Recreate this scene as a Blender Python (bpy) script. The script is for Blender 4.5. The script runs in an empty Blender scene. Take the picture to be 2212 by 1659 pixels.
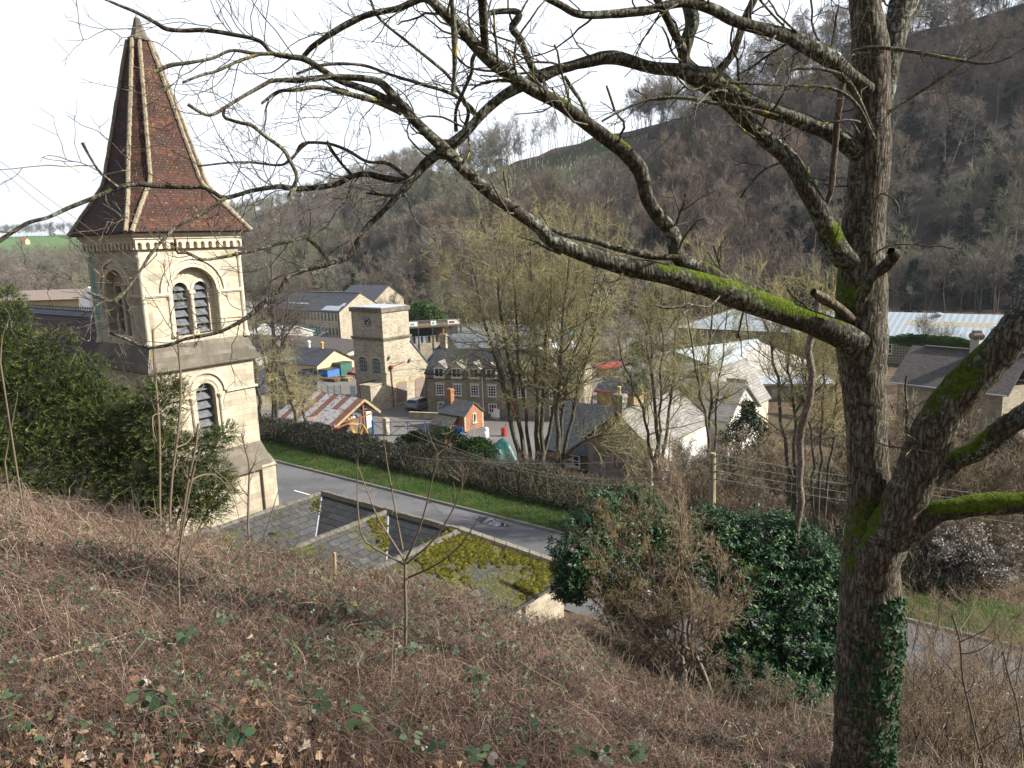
import bpy, bmesh, math, random
import numpy as np
from mathutils import Vector, Matrix

R = math.radians
rng = np.random.default_rng(7)
random.seed(7)
scene = bpy.context.scene
COL = scene.collection

# ------------------------------------------------------------------ camera
# The photographer's eye is the origin; y is the viewing azimuth, z is up.
FOC = 1660.0                       # focal length in units of a 2212 px wide frame
PIT, RHO = R(10.5), R(2.07)
FWD = np.array([0, math.cos(PIT), -math.sin(PIT)])
_R0 = np.array([1.0, 0, 0]); _U0 = np.array([0, math.sin(PIT), math.cos(PIT)])
RGT = _R0*math.cos(RHO) - _U0*math.sin(RHO)
UPV = _R0*math.sin(RHO) + _U0*math.cos(RHO)
cam_d = bpy.data.cameras.new('camera')
cam = bpy.data.objects.new('camera', cam_d); COL.objects.link(cam)
cam_d.sensor_fit = 'HORIZONTAL'; cam_d.sensor_width = 36.0; cam_d.lens = FOC/2212*36
cam_d.clip_start = 0.05; cam_d.clip_end = 9000
M = Matrix.Identity(4)
for i in range(3):
    M[i][0], M[i][1], M[i][2] = RGT[i], UPV[i], -FWD[i]
cam.matrix_world = M
scene.camera = cam

# ------------------------------------------------------------------ light
SUN_AZ, SUN_EL = R(98), R(33)
world = bpy.data.worlds.new('World'); scene.world = world; world.use_nodes = True
wt = world.node_tree; wt.nodes.clear()
w_out = wt.nodes.new('ShaderNodeOutputWorld'); w_bg = wt.nodes.new('ShaderNodeBackground')
sky = wt.nodes.new('ShaderNodeTexSky'); sky.sky_type = 'NISHITA'; sky.sun_disc = False
sky.sun_elevation = SUN_EL; sky.sun_rotation = SUN_AZ
sky.altitude = 150; sky.air_density = 1.0; sky.dust_density = 3.0; sky.ozone_density = 1.0
# thin bright cloud over most of the sky, blue showing between
w_tc = wt.nodes.new('ShaderNodeTexCoord'); w_map = wt.nodes.new('ShaderNodeMapping')
w_map.inputs['Scale'].default_value = (1.0, 1.0, 3.0)
w_noise = wt.nodes.new('ShaderNodeTexNoise'); w_noise.inputs['Scale'].default_value = 2.2
w_noise.inputs['Detail'].default_value = 6; w_noise.inputs['Roughness'].default_value = .55
w_ramp = wt.nodes.new('ShaderNodeValToRGB')
w_ramp.color_ramp.elements[0].position = .30; w_ramp.color_ramp.elements[0].color = (.78, .78, .78, 1)
w_ramp.color_ramp.elements[1].position = .52; w_ramp.color_ramp.elements[1].color = (1, 1, 1, 1)
w_sep = wt.nodes.new('ShaderNodeSeparateXYZ'); w_el = wt.nodes.new('ShaderNodeMapRange')   # the cloud thins overhead
w_el.inputs[1].default_value = .38; w_el.inputs[2].default_value = .75; w_el.inputs[3].default_value = 1; w_el.inputs[4].default_value = .1
w_mul = wt.nodes.new('ShaderNodeMath'); w_mul.operation = 'MULTIPLY'
w_mix = wt.nodes.new('ShaderNodeMixRGB'); w_mix.inputs[2].default_value = (6.4, 6.85, 7.5, 1)
L = wt.links.new
L(w_tc.outputs['Generated'], w_map.inputs[0]); L(w_map.outputs[0], w_noise.inputs['Vector'])
L(w_noise.outputs['Fac'], w_ramp.inputs[0]); L(w_tc.outputs['Generated'], w_sep.inputs[0]); L(w_sep.outputs[2], w_el.inputs[0])
L(w_ramp.outputs[0], w_mul.inputs[0]); L(w_el.outputs[0], w_mul.inputs[1]); L(w_mul.outputs[0], w_mix.inputs[0])
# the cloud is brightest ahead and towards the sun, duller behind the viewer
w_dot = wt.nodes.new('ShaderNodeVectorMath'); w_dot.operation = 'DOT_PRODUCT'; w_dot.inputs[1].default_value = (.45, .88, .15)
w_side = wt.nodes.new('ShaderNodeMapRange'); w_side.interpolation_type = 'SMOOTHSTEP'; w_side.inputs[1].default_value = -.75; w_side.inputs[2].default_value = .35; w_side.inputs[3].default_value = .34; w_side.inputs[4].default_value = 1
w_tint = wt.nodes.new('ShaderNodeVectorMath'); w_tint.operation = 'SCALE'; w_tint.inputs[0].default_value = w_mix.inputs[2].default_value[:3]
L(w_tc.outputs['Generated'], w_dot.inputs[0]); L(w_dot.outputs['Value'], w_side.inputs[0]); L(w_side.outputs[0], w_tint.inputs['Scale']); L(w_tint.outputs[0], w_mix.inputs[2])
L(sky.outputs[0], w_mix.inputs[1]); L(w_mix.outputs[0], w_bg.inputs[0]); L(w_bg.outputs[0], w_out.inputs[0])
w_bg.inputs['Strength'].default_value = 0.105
sun_d = bpy.data.lights.new('sun', 'SUN'); sun = bpy.data.objects.new('sun', sun_d); COL.objects.link(sun)
sun_d.energy = 5.0; sun_d.angle = R(0.6); sun_d.color = (1.0, .95, .86)
_d = Vector((math.sin(SUN_AZ)*math.cos(SUN_EL), math.cos(SUN_AZ)*math.cos(SUN_EL), math.sin(SUN_EL)))
sun.rotation_euler = _d.to_track_quat('Z', 'Y').to_euler()
vs = scene.view_settings
vs.view_transform = 'Standard'; vs.look = 'None'; vs.gamma = 1; vs.use_curve_mapping = False
vs.exposure = 0.9
cy = scene.cycles
try:
    cy.max_bounces = 5; cy.diffuse_bounces = 3; cy.glossy_bounces = 2; cy.transparent_max_bounces = 8
    cy.volume_bounces = 0; cy.use_adaptive_sampling = True; cy.adaptive_threshold = .02
    cy.caustics_reflective = False; cy.caustics_refractive = False
except Exception: pass

# ------------------------------------------------------------------ where things stand
AZ = R(51)                                  # the church, the road and the mill share one set of axes:
ES = np.array([-math.sin(AZ), math.cos(AZ), 0.0])   # s runs up the valley along the road,
EN = np.array([math.cos(AZ), math.sin(AZ), 0.0])    # n runs across it, away from the viewer
RZ = -(math.pi/2 - AZ)                      # local x = -s, local y = n
def ray(px, py): return FWD*FOC + RGT*(px-1106) - UPV*(py-829.5)
def at_depth(px, py, d): r = ray(px, py); return r*(d/r[1])
def at_z(px, py, z): r = ray(px, py); return r*(z/r[2])
def at_n(px, py, n): r = ray(px, py); return r*(n/(r @ EN))
def at_s(px, py, s): r = ray(px, py); return r*(s/(r @ ES))
def sn(s, n, z): return ES*s + EN*n + np.array([0, 0, z])
def to_sn(p): return (float(p @ ES), float(p @ EN), float(p[2]))

# ------------------------------------------------------------------ objects
def tag(o, label=None, cat=None, group=None, kind=None):
    if label: o['label'] = label
    if cat: o['category'] = cat
    if group: o['group'] = group
    if kind: o['kind'] = kind
    return o
def empty(name, loc=(0, 0, 0), rz=0.0):
    o = bpy.data.objects.new(name, None); COL.objects.link(o)
    o.location = tuple(float(v) for v in loc); o.rotation_euler = (0, 0, rz); o.empty_display_size = .2
    return o
def thing(name, label, cat, loc=(0, 0, 0), rz=0.0, group=None):
    return tag(empty(name, loc, rz), label, cat, group)
def copy_tree(o, parent=None):
    c = o.copy(); COL.objects.link(c)
    if parent: c.parent = parent
    for ch in list(o.children): copy_tree(ch, c)
    return c
def link_mesh(name, me, mat=None, parent=None):
    o = bpy.data.objects.new(name, me); COL.objects.link(o)
    if mat is not None:
        for m in (mat if isinstance(mat, (list, tuple)) else [mat]): me.materials.append(m)
    if parent is not None: o.parent = parent
    return o
def np_mesh(name, V, F, mat=None, parent=None, tone=None, smooth=False, uv=False):
    """F: (n,3) or (n,4) index array, or a list of such arrays."""
    Fs = F if isinstance(F, list) else [F]
    Fs = [np.asarray(f, np.int32) for f in Fs if len(f)]
    me = bpy.data.meshes.new(name)
    V = np.asarray(V, np.float32)
    me.vertices.add(len(V)); me.vertices.foreach_set('co', V.ravel())
    li = np.concatenate([f.ravel() for f in Fs]); cnt = np.concatenate([np.full(len(f), f.shape[1], np.int32) for f in Fs])
    me.loops.add(len(li)); me.loops.foreach_set('vertex_index', li)
    me.polygons.add(len(cnt)); st = np.zeros(len(cnt), np.int32); st[1:] = np.cumsum(cnt)[:-1]
    me.polygons.foreach_set('loop_start', st)
    if smooth: me.polygons.foreach_set('use_smooth', np.ones(len(cnt), bool))
    me.update(calc_edges=True)
    if tone is not None:
        a = me.attributes.new('tone', 'FLOAT', 'POINT'); a.data.foreach_set('value', np.asarray(tone, np.float32))
    if uv: metre_uv(me)
    return link_mesh(name, me, mat, parent)
def metre_uv(me):
    """UVs in metres: u runs level along each face, v up its slope."""
    n = len(me.polygons)
    if not n: return
    nor = np.zeros(n*3, np.float32); me.polygons.foreach_get('normal', nor); nor = nor.reshape(-1, 3)
    tot = np.zeros(n, np.int32); me.polygons.foreach_get('loop_total', tot)
    t = np.stack([-nor[:, 1], nor[:, 0], np.zeros(n)], 1); l = np.linalg.norm(t, axis=1)
    flat = l < 1e-3; t[flat] = (1, 0, 0); l[flat] = 1; t /= l[:, None]
    b = np.cross(nor, t)
    t, b = np.repeat(t, tot, 0), np.repeat(b, tot, 0)
    vi = np.zeros(len(me.loops), np.int32); me.loops.foreach_get('vertex_index', vi)
    co = np.zeros(len(me.vertices)*3, np.float32); me.vertices.foreach_get('co', co); co = co.reshape(-1, 3)[vi]
    uvl = me.uv_layers.new(name='UVMap')
    uvl.data.foreach_set('uv', np.stack([(co*t).sum(1), (co*b).sum(1)], 1).astype(np.float32).ravel())
class MB:
    """Collects shapes and links them as ONE mesh object."""
    def __init__(s): s.v = []; s.f = []
    def add(s, V, F):
        o = len(s.v); s.v += [tuple(float(c) for c in p) for p in V]; s.f += [tuple(i+o for i in f) for f in F]; return s
    def box(s, x0, x1, y0, y1, z0, z1, taper=0.0):
        t = taper
        return s.add([(x0, y0, z0), (x1, y0, z0), (x1, y1, z0), (x0, y1, z0), (x0+t, y0+t, z1), (x1-t, y0+t, z1), (x1-t, y1-t, z1), (x0+t, y1-t, z1)],
                     [(3, 2, 1, 0), (4, 5, 6, 7), (0, 1, 5, 4), (1, 2, 6, 5), (2, 3, 7, 6), (3, 0, 4, 7)])
    def quad(s, a, b, c, d): return s.add([a, b, c, d], [(0, 1, 2, 3)])
    def poly(s, pts): return s.add(pts, [tuple(range(len(pts)))])
    def prism(s, pts, d):
        """closed polygon pts (3-D, counter-clockwise seen from outside) pushed along -d for thickness"""
        n = len(pts); d = np.array(d, float); P = [np.array(p, float) for p in pts]
        return s.add(P + [p+d for p in P], [tuple(range(n)), tuple(range(2*n-1, n-1, -1))] + [(i, n+i, n+(i+1) % n, (i+1) % n) for i in range(n)])
    def slab(s, a, b, c, d, t):
        """a roof or board: quad a b c d (counter-clockwise from outside) with thickness t below it"""
        a, b, c, d = (np.array(q, float) for q in (a, b, c, d)); n = np.cross(b-a, d-a); n /= np.linalg.norm(n)
        return s.prism([a, b, c, d], -n*t)
    def cyl(s, a, b, r0, r1=None, k=8, caps=True):
        a, b = np.array(a, float), np.array(b, float); r1 = r0 if r1 is None else r1
        t = b-a; t /= np.linalg.norm(t); u = np.cross(t, (0, 0, 1) if abs(t[2]) < .9 else (1, 0, 0)); u /= np.linalg.norm(u); w = np.cross(t, u)
        A = [a+r0*(u*math.cos(q)+w*math.sin(q)) for q in np.arange(k)*2*math.pi/k]; B = [b+r1*(u*math.cos(q)+w*math.sin(q)) for q in np.arange(k)*2*math.pi/k]
        F = [(i, (i+1) % k, k+(i+1) % k, k+i) for i in range(k)]
        if caps: F += [tuple(range(k-1, -1, -1)), tuple(range(k, 2*k))]
        return s.add(A+B, F)
    def lathe(s, prof, c=(0, 0, 0), k=12):
        V = []; n = len(prof)
        for r, z in prof:
            V += [(c[0]+r*math.cos(q), c[1]+r*math.sin(q), c[2]+z) for q in np.arange(k)*2*math.pi/k]
        F = [(i*k+j, i*k+(j+1) % k, (i+1)*k+(j+1) % k, (i+1)*k+j) for i in range(n-1) for j in range(k)]
        return s.add(V, F+[tuple(range(k-1, -1, -1)), tuple(range((n-1)*k, n*k))])
    def bar(s, a, b, w, h=None):
        a, b = np.array(a, float), np.array(b, float); h = h or w
        t = b-a; t /= np.linalg.norm(t); u = np.cross(t, (0, 0, 1) if abs(t[2]) < .95 else (1, 0, 0)); u /= np.linalg.norm(u); q = np.cross(u, t)
        V = [p+u*w/2*i+q*h/2*j for p in (a, b) for i, j in ((-1, -1), (1, -1), (1, 1), (-1, 1))]
        return s.add(V, [(0, 1, 2, 3), (7, 6, 5, 4), (0, 4, 5, 1), (1, 5, 6, 2), (2, 6, 7, 3), (3, 7, 4, 0)])
    def build(s, name, mat=None, parent=None, smooth=False, bevel=0.0):
        me = bpy.data.meshes.new(name); me.from_pydata(s.v, [], s.f)
        bm = bmesh.new(); bm.from_mesh(me); bmesh.ops.recalc_face_normals(bm, faces=bm.faces)
        if bevel:
            bmesh.ops.bevel(bm, geom=bm.edges[:], offset=bevel, segments=2, affect='EDGES', clamp_overlap=True)
        bm.to_mesh(me); bm.free()
        if smooth: me.polygons.foreach_set('use_smooth', np.ones(len(me.polygons), bool))
        me.update(); metre_uv(me)
        return link_mesh(name, me, mat, parent)
class XF:
    """turns (u, out, z) wall coordinates into (x, y, z): origin o, along direction a (2-D), outward normal q (2-D)"""
    def __init__(s, o, a, q): s.o, s.a, s.q = o, a, q
    def __call__(s, u, w, z): return (s.o[0]+s.a[0]*u+s.q[0]*w, s.o[1]+s.a[1]*u+s.q[1]*w, z)
def wall(mb, xf, u0, u1, z0, z1, openings=(), w=0.0, depth=.2, seg=10):
    """A flat wall u0..u1, z0..z1 at offset w with openings (uc, half, sill, spring, rise) cut through and reveals of the given depth.
    rise: height of the arch above the spring (0 for a flat head)."""
    ops = sorted(openings); cur = u0
    def q(a, b, c, d): mb.quad(xf(a[0], w, a[1]), xf(b[0], w, b[1]), xf(c[0], w, c[1]), xf(d[0], w, d[1]))
    for (uc, h, zs, zp, rise) in ops:
        a, b = uc-h, uc+h
        if a > cur+1e-4: q((cur, z0), (a, z0), (a, z1), (cur, z1))
        if zs > z0+1e-4: q((a, z0), (b, z0), (b, zs), (a, zs))
        n = seg if rise > 0 else 1
        arc = [(uc-h*math.cos(math.pi*i/n), zp+rise*math.sin(math.pi*i/n)) for i in range(n+1)] if rise > 0 else [(a, zp), (b, zp)]
        for (p, r_) in zip(arc[:-1], arc[1:]): q(p, r_, (r_[0], z1), (p[0], z1))
        loop = [(a, zs)]+arc+[(b, zs)]
        for p, r_ in zip(loop, loop[1:]+loop[:1]):
            mb.quad(xf(p[0], w, p[1]), xf(r_[0], w, r_[1]), xf(r_[0], w-depth, r_[1]), xf(p[0], w-depth, p[1]))
        cur = b
    if u1 > cur+1e-4: q((cur, z0), (u1, z0), (u1, z1), (cur, z1))
def arch_band(mb, xf, uc, zp, r0, r1, w0, w1, a0=0.0, a1=math.pi, n=16, rise=1.0):
    """a raised moulding round an arch"""
    for i in range(n):
        t0, t1 = a0+(a1-a0)*i/n, a0+(a1-a0)*(i+1)/n
        P = [(uc-r*math.cos(t), zp+rise*r*math.sin(t)) for t in (t0, t1) for r in (r0, r1)]
        V = [xf(p[0], w0, p[1]) for p in P]+[xf(p[0], w1, p[1]) for p in P]
        F = [(4, 5, 7, 6), (1, 3, 7, 5), (0, 4, 6, 2)]
        if i == 0: F.append((0, 1, 5, 4))
        if i == n-1: F.append((2, 6, 7, 3))
        mb.add(V, F)
# ------------------------------------------------------------------ many thin things at once
def tubes(P, Rad, k=4):
    """P (N,K,3) polylines, Rad (N,K): vertices and quads of N tapering tubes"""
    P = np.asarray(P, float); N, K, _ = P.shape
    T = np.gradient(P, axis=1); T /= np.linalg.norm(T, axis=2, keepdims=True)+1e-9
    m = T.mean(1); ref = np.eye(3)[np.argmin(np.abs(m), axis=1)]
    U = np.cross(T, ref[:, None, :]); U /= np.linalg.norm(U, axis=2, keepdims=True)+1e-9
    W = np.cross(T, U)
    q = np.arange(k)*2*math.pi/k
    V = P[:, :, None, :] + Rad[:, :, None, None]*(U[:, :, None, :]*np.cos(q)[None, None, :, None] + W[:, :, None, :]*np.sin(q)[None, None, :, None])
    b = (np.arange(N)*K*k)[:, None, None] + (np.arange(K-1)*k)[None, :, None]
    j = np.arange(k)[None, None, :]; j2 = (j+1) % k
    F = np.stack([b+j, b+j2, b+k+j2, b+k+j], -1).reshape(-1, 4)
    return V.reshape(-1, 3), F
def resample(pts, n):
    """Catmull-Rom through pts (m,d) -> n points evenly by length"""
    p = np.asarray(pts, float)
    if len(p) < 3:
        t = np.linspace(0, 1, n)[:, None]; return p[0]*(1-t)+p[-1]*t
    q = np.vstack([2*p[0]-p[1], p, 2*p[-1]-p[-2]]); out = []
    for i in range(1, len(q)-2):
        t = np.linspace(0, 1, 12, endpoint=False)[:, None]
        a, b, c, d = q[i-1], q[i], q[i+1], q[i+2]
        out.append(.5*((2*b)+(-a+c)*t+(2*a-5*b+4*c-d)*t**2+(-a+3*b-3*c+d)*t**3))
    out = np.vstack(out+[p[-1:]])
    l = np.r_[0, np.cumsum(np.linalg.norm(np.diff(out[:, :3], axis=0), axis=1))]
    return np.stack([np.interp(np.linspace(0, l[-1], n), l, out[:, i]) for i in range(out.shape[1])], 1)
def unit(v): return v/(np.linalg.norm(v, axis=-1, keepdims=True)+1e-9)
def grow(P, Rad, m, length, ang, t0=.3, t1=1.0, up=.0, wig=.15, K=6, rfac=.6, rmin=.002, g=rng, tip=.25, taper_len=.5):
    """m side shoots on each parent polyline"""
    N, KP, _ = P.shape
    if callable(m): m = m(N)
    idx = np.repeat(np.arange(N), m)
    t = g.uniform(t0, t1, len(idx)); f = t*(KP-1); i0 = np.minimum(f.astype(int), KP-2); fr = (f-i0)[:, None]
    S = P[idx, i0]*(1-fr)+P[idx, i0+1]*fr
    T = unit(P[idx, i0+1]-P[idx, i0])
    rp = Rad[idx, i0]*(1-fr[:, 0])+Rad[idx, i0+1]*fr[:, 0]
    rv = unit(np.cross(T, unit(g.normal(size=T.shape))))
    a = R(ang)*g.uniform(.6, 1.35, len(idx))[:, None]
    d = T*np.cos(a)+rv*np.sin(a)
    Ln = length*g.uniform(.55, 1.3, len(idx))*(1-taper_len*t)
    C = np.zeros((len(idx), K, 3)); C[:, 0] = S
    for k in range(1, K):
        d = unit(d+np.array([0, 0, up])+g.normal(size=d.shape)*wig)
        C[:, k] = C[:, k-1]+d*(Ln/(K-1))[:, None]
    r0 = np.maximum(rp*rfac*g.uniform(.7, 1.1, len(idx)), rmin)
    return C, r0[:, None]*np.linspace(1, tip, K)[None, :]
def merge(parts):
    Vs, Fs, o = [], [], 0
    for V, F in parts: Vs.append(V); Fs.append(F+o); o += len(V)
    return np.vstack(Vs), np.vstack(Fs)
def leaf_quads(C, D, N, ln, wd, fold=0.0):
    """rhombic leaves: centre base C, direction D, side N"""
    ln = np.broadcast_to(ln, len(C))[:, None]; wd = np.broadcast_to(wd, len(C))[:, None]
    S = unit(np.cross(D, N)); Nn = np.cross(S, D)
    V = np.stack([C, C+D*ln*.45+S*wd/2+Nn*wd*fold, C+D*ln, C+D*ln*.45-S*wd/2+Nn*wd*fold], 1)
    F = np.arange(len(C)*4).reshape(-1, 4)
    return V.reshape(-1, 3), F
def fnoise(x, y, seed=0, sc=1.0):
    """cheap smooth 2-D value noise, -1..1"""
    x = np.asarray(x)*sc+seed*17.3; y = np.asarray(y)*sc-seed*9.1
    i, j = np.floor(x), np.floor(y); fx, fy = x-i, y-j; fx = fx*fx*(3-2*fx); fy = fy*fy*(3-2*fy)
    h = lambda a, b: np.modf(np.abs(np.sin(a*127.1+b*311.7+seed)*43758.5453))[0]*2-1
    return (h(i, j)*(1-fx)+h(i+1, j)*fx)*(1-fy)+(h(i, j+1)*(1-fx)+h(i+1, j+1)*fx)*fy
# ------------------------------------------------------------------ procedural materials
class NT:
    def __init__(s, m):
        s.t = m.node_tree; s.nd = s.t.nodes; s.bsdf = s.nd['Principled BSDF']; s._c = {}
    def n(s, kind, props=None, **inp):
        o = s.nd.new('ShaderNode'+kind)
        for k, v in (props or {}).items(): setattr(o, k, v)
        for k, v in inp.items():
            k = k.replace('_', ' ') if k not in o.inputs else k
            s.put(o.inputs[k], v)
        return o
    def put(s, sock, v):
        if isinstance(v, bpy.types.NodeSocket): s.t.links.new(v, sock)
        elif isinstance(v, tuple) and len(v) == 3 and sock.type == 'RGBA': sock.default_value = (*v, 1)
        else: sock.default_value = v
    def co(s, what='Object'):
        if what not in s._c:
            s._c[what] = s.n('NewGeometry').outputs['Position'] if what == 'Position' else s.n('TexCoord').outputs[what]
        return s._c[what]
    def mp(s, vec, scale=(1, 1, 1), loc=(0, 0, 0), rot=(0, 0, 0)):
        return s.n('Mapping', Vector=vec, Scale=scale, Location=loc, Rotation=rot).outputs[0]
    def noise(s, scale, detail=4, rough=.55, vec=None, dist=0.0):
        return s.n('TexNoise', Vector=vec if vec is not None else s.co(), Scale=scale, Detail=detail, Roughness=rough, Distortion=dist).outputs['Fac']
    def ramp(s, fac, *stops, interp='LINEAR'):
        o = s.n('ValToRGB', Fac=fac); r = o.color_ramp; r.interpolation = interp
        while len(r.elements) < len(stops): r.elements.new(1)
        for e, (p, c) in zip(r.elements, stops):
            e.position = p; e.color = (c, c, c, 1) if not isinstance(c, tuple) else (*c, 1)
        return o.outputs[0]
    def mix(s, fac, a, b, mode='MIX'):
        o = s.n('MixRGB', {'blend_type': mode}); s.put(o.inputs[0], fac)
        s.put(o.inputs[1], a); s.put(o.inputs[2], b); return o.outputs[0]
    def math(s, op, a, b=0.0, clamp=False):
        o = s.n('Math', {'operation': op, 'use_clamp': clamp}); s.put(o.inputs[0], a); s.put(o.inputs[1], b); return o.outputs[0]
    def bump(s, h, strength=.4, dist=.02, normal=None):
        o = s.n('Bump', Height=h, Strength=strength, Distance=dist)
        if normal is not None: s.put(o.inputs['Normal'], normal)
        return o.outputs[0]
    def cell(s, uv, bw, bh):
        """one random value per brick of a running bond"""
        p = s.n('SeparateXYZ', Vector=uv); row = s.math('FLOOR', s.math('DIVIDE', p.outputs[1], bh))
        off = s.math('MULTIPLY', s.math('SUBTRACT', 1.0, s.math('FLOORED_MODULO', row, 2.0)), .5)
        col = s.math('FLOOR', s.math('ADD', s.math('DIVIDE', p.outputs[0], bw), off))
        return s.n('TexWhiteNoise', {'noise_dimensions': '2D'}, Vector=s.n('CombineXYZ', X=col, Y=row).outputs[0]).outputs['Value']
    def attr(s, name): return s.n('Attribute', {'attribute_name': name}).outputs['Fac']
    def up(s):
        x = s.n('SeparateXYZ', Vector=s.n('NewGeometry').outputs['Normal']); return x.outputs['Z']
    def rnd(s): return s.n('ObjectInfo').outputs['Random']
    def set(s, col=None, rough=None, normal=None, spec=.3, **kw):
        b = s.bsdf
        if col is not None: s.put(b.inputs['Base Color'], col)
        if rough is not None: s.put(b.inputs['Roughness'], rough)
        if normal is not None: s.put(b.inputs['Normal'], normal)
        b.inputs['Specular IOR Level'].default_value = spec
        for k, v in kw.items(): s.put(b.inputs[k.replace('_', ' ')], v)
MATS = {}
def mat(name):
    def deco(fn):
        m = bpy.data.materials.new(name); m.use_nodes = True; MATS[name] = m
        t = NT(m); fn(t); return m
    return deco
def plain(name, col, rough=.6, spec=.3, var=.12, sc=3.0, **kw):
    @mat(name)
    def f(t):
        c = t.mix(t.ramp(t.noise(sc, 5), (.3, 0.0), (.7, 1.0)), tuple(c*(1-var) for c in col), tuple(min(1, c*(1+var)) for c in col))
        t.set(c, rough, spec=spec, **kw)
    return MATS[name]
def stone(name, c1, c2, mortar, bw, bh, stain=.5, stain_col=(.10, .09, .07), ms=.012, dist=.0, rough=.9, bs=.5):
    @mat(name)
    def f(t):
        uv = t.co('UV')
        if dist:
            nz = t.n('TexNoise', Vector=uv, Scale=2.2, Detail=2).outputs['Color']
            v = t.n('VectorMath', {'operation': 'MULTIPLY_ADD'}); t.put(v.inputs[0], nz); v.inputs[1].default_value = (dist, dist, 0); t.put(v.inputs[2], uv); uv2 = v.outputs[0]
        else: uv2 = uv
        b = t.n('TexBrick', {'offset': .5}, Vector=uv2, Color1=c1, Color2=c2, Mortar=mortar, Scale=1.0, Mortar_Size=ms, Mortar_Smooth=.3, Bias=0.0, Brick_Width=bw, Row_Height=bh)
        hsv = t.n('HueSaturation', Value=t.ramp(t.cell(uv2, bw, bh), (0, .70), (.3, .93), (.8, 1.06), (1, 1.2)), Color=b.outputs['Color']).outputs[0]
        big = t.noise(.55, 6, .62)
        streak = t.noise(1.0, 5, .6, t.mp(t.co(), (1.6, 1.6, .22)))
        fine = t.noise(9, 4, .7)
        c = t.mix(t.ramp(fine, (.35, 0.0), (.75, .35)), hsv, tuple(x*.55 for x in c1))
        c = t.mix(t.math('MULTIPLY', t.ramp(t.math('MULTIPLY', big, streak), (.18, 0.0), (.42, 1.0)), stain), c, stain_col)
        h = t.math('ADD', t.math('MULTIPLY', b.outputs['Fac'], -1.0), t.math('MULTIPLY', fine, .8))
        t.set(c, rough, t.bump(h, bs, .03), spec=.15)
    return MATS[name]
def slate(name, c1, c2, bw, bh, lichen=(.35, .35, .32), lich=.25, moss=None, mossamt=(.5, .62), rough=.55, gap=.02, bs=.7):
    @mat(name)
    def f(t):
        uv = t.co('UV')
        b = t.n('TexBrick', {'offset': .5}, Vector=uv, Color1=c1, Color2=c2, Mortar=tuple(x*.35 for x in c1), Scale=1.0, Mortar_Size=gap*.5, Mortar_Smooth=.1, Brick_Width=bw, Row_Height=bh)
        c = t.n('HueSaturation', Value=t.ramp(t.cell(uv, bw, bh), (0, .80), (1, 1.18)), Color=b.outputs['Color']).outputs[0]
        c = t.mix(t.math('MULTIPLY', t.ramp(t.noise(5, 8, .75), (.52, 0.0), (.66, 1.0)), lich), c, lichen)
        # each course laps the one below: a saw-tooth height in v
        v = t.n('SeparateXYZ', Vector=uv).outputs[1]
        saw = t.math('FRACT', t.math('DIVIDE', v, bh))
        h = t.math('ADD', t.math('MULTIPLY', saw, -1.0), t.math('MULTIPLY', b.outputs['Fac'], -1.2))
        if moss is not None:
            row = t.ramp(saw, (0, .06), (.25, 0.0), (1, 0.0))
            mk = t.ramp(t.math('ADD', row, t.math('ADD', t.math('MULTIPLY', t.noise(.8, 4, .6), .55), t.math('MULTIPLY', t.noise(5.5, 6, .72), .55))), (mossamt[0], 0.0), (mossamt[1], 1.0))
            c = t.mix(mk, c, t.mix(t.ramp(t.noise(9, 5, .7), (.35, 0.0), (.65, 1.0)), tuple(x*.55 for x in moss), tuple(min(1, x*1.9) for x in moss)))
            h = t.math('ADD', h, t.math('MULTIPLY', mk, t.math('ADD', t.math('MULTIPLY', t.noise(16, 4), 2.5), .6)))
        t.set(c, rough, t.bump(h, bs, .03), spec=.35)
    return MATS[name]
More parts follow.
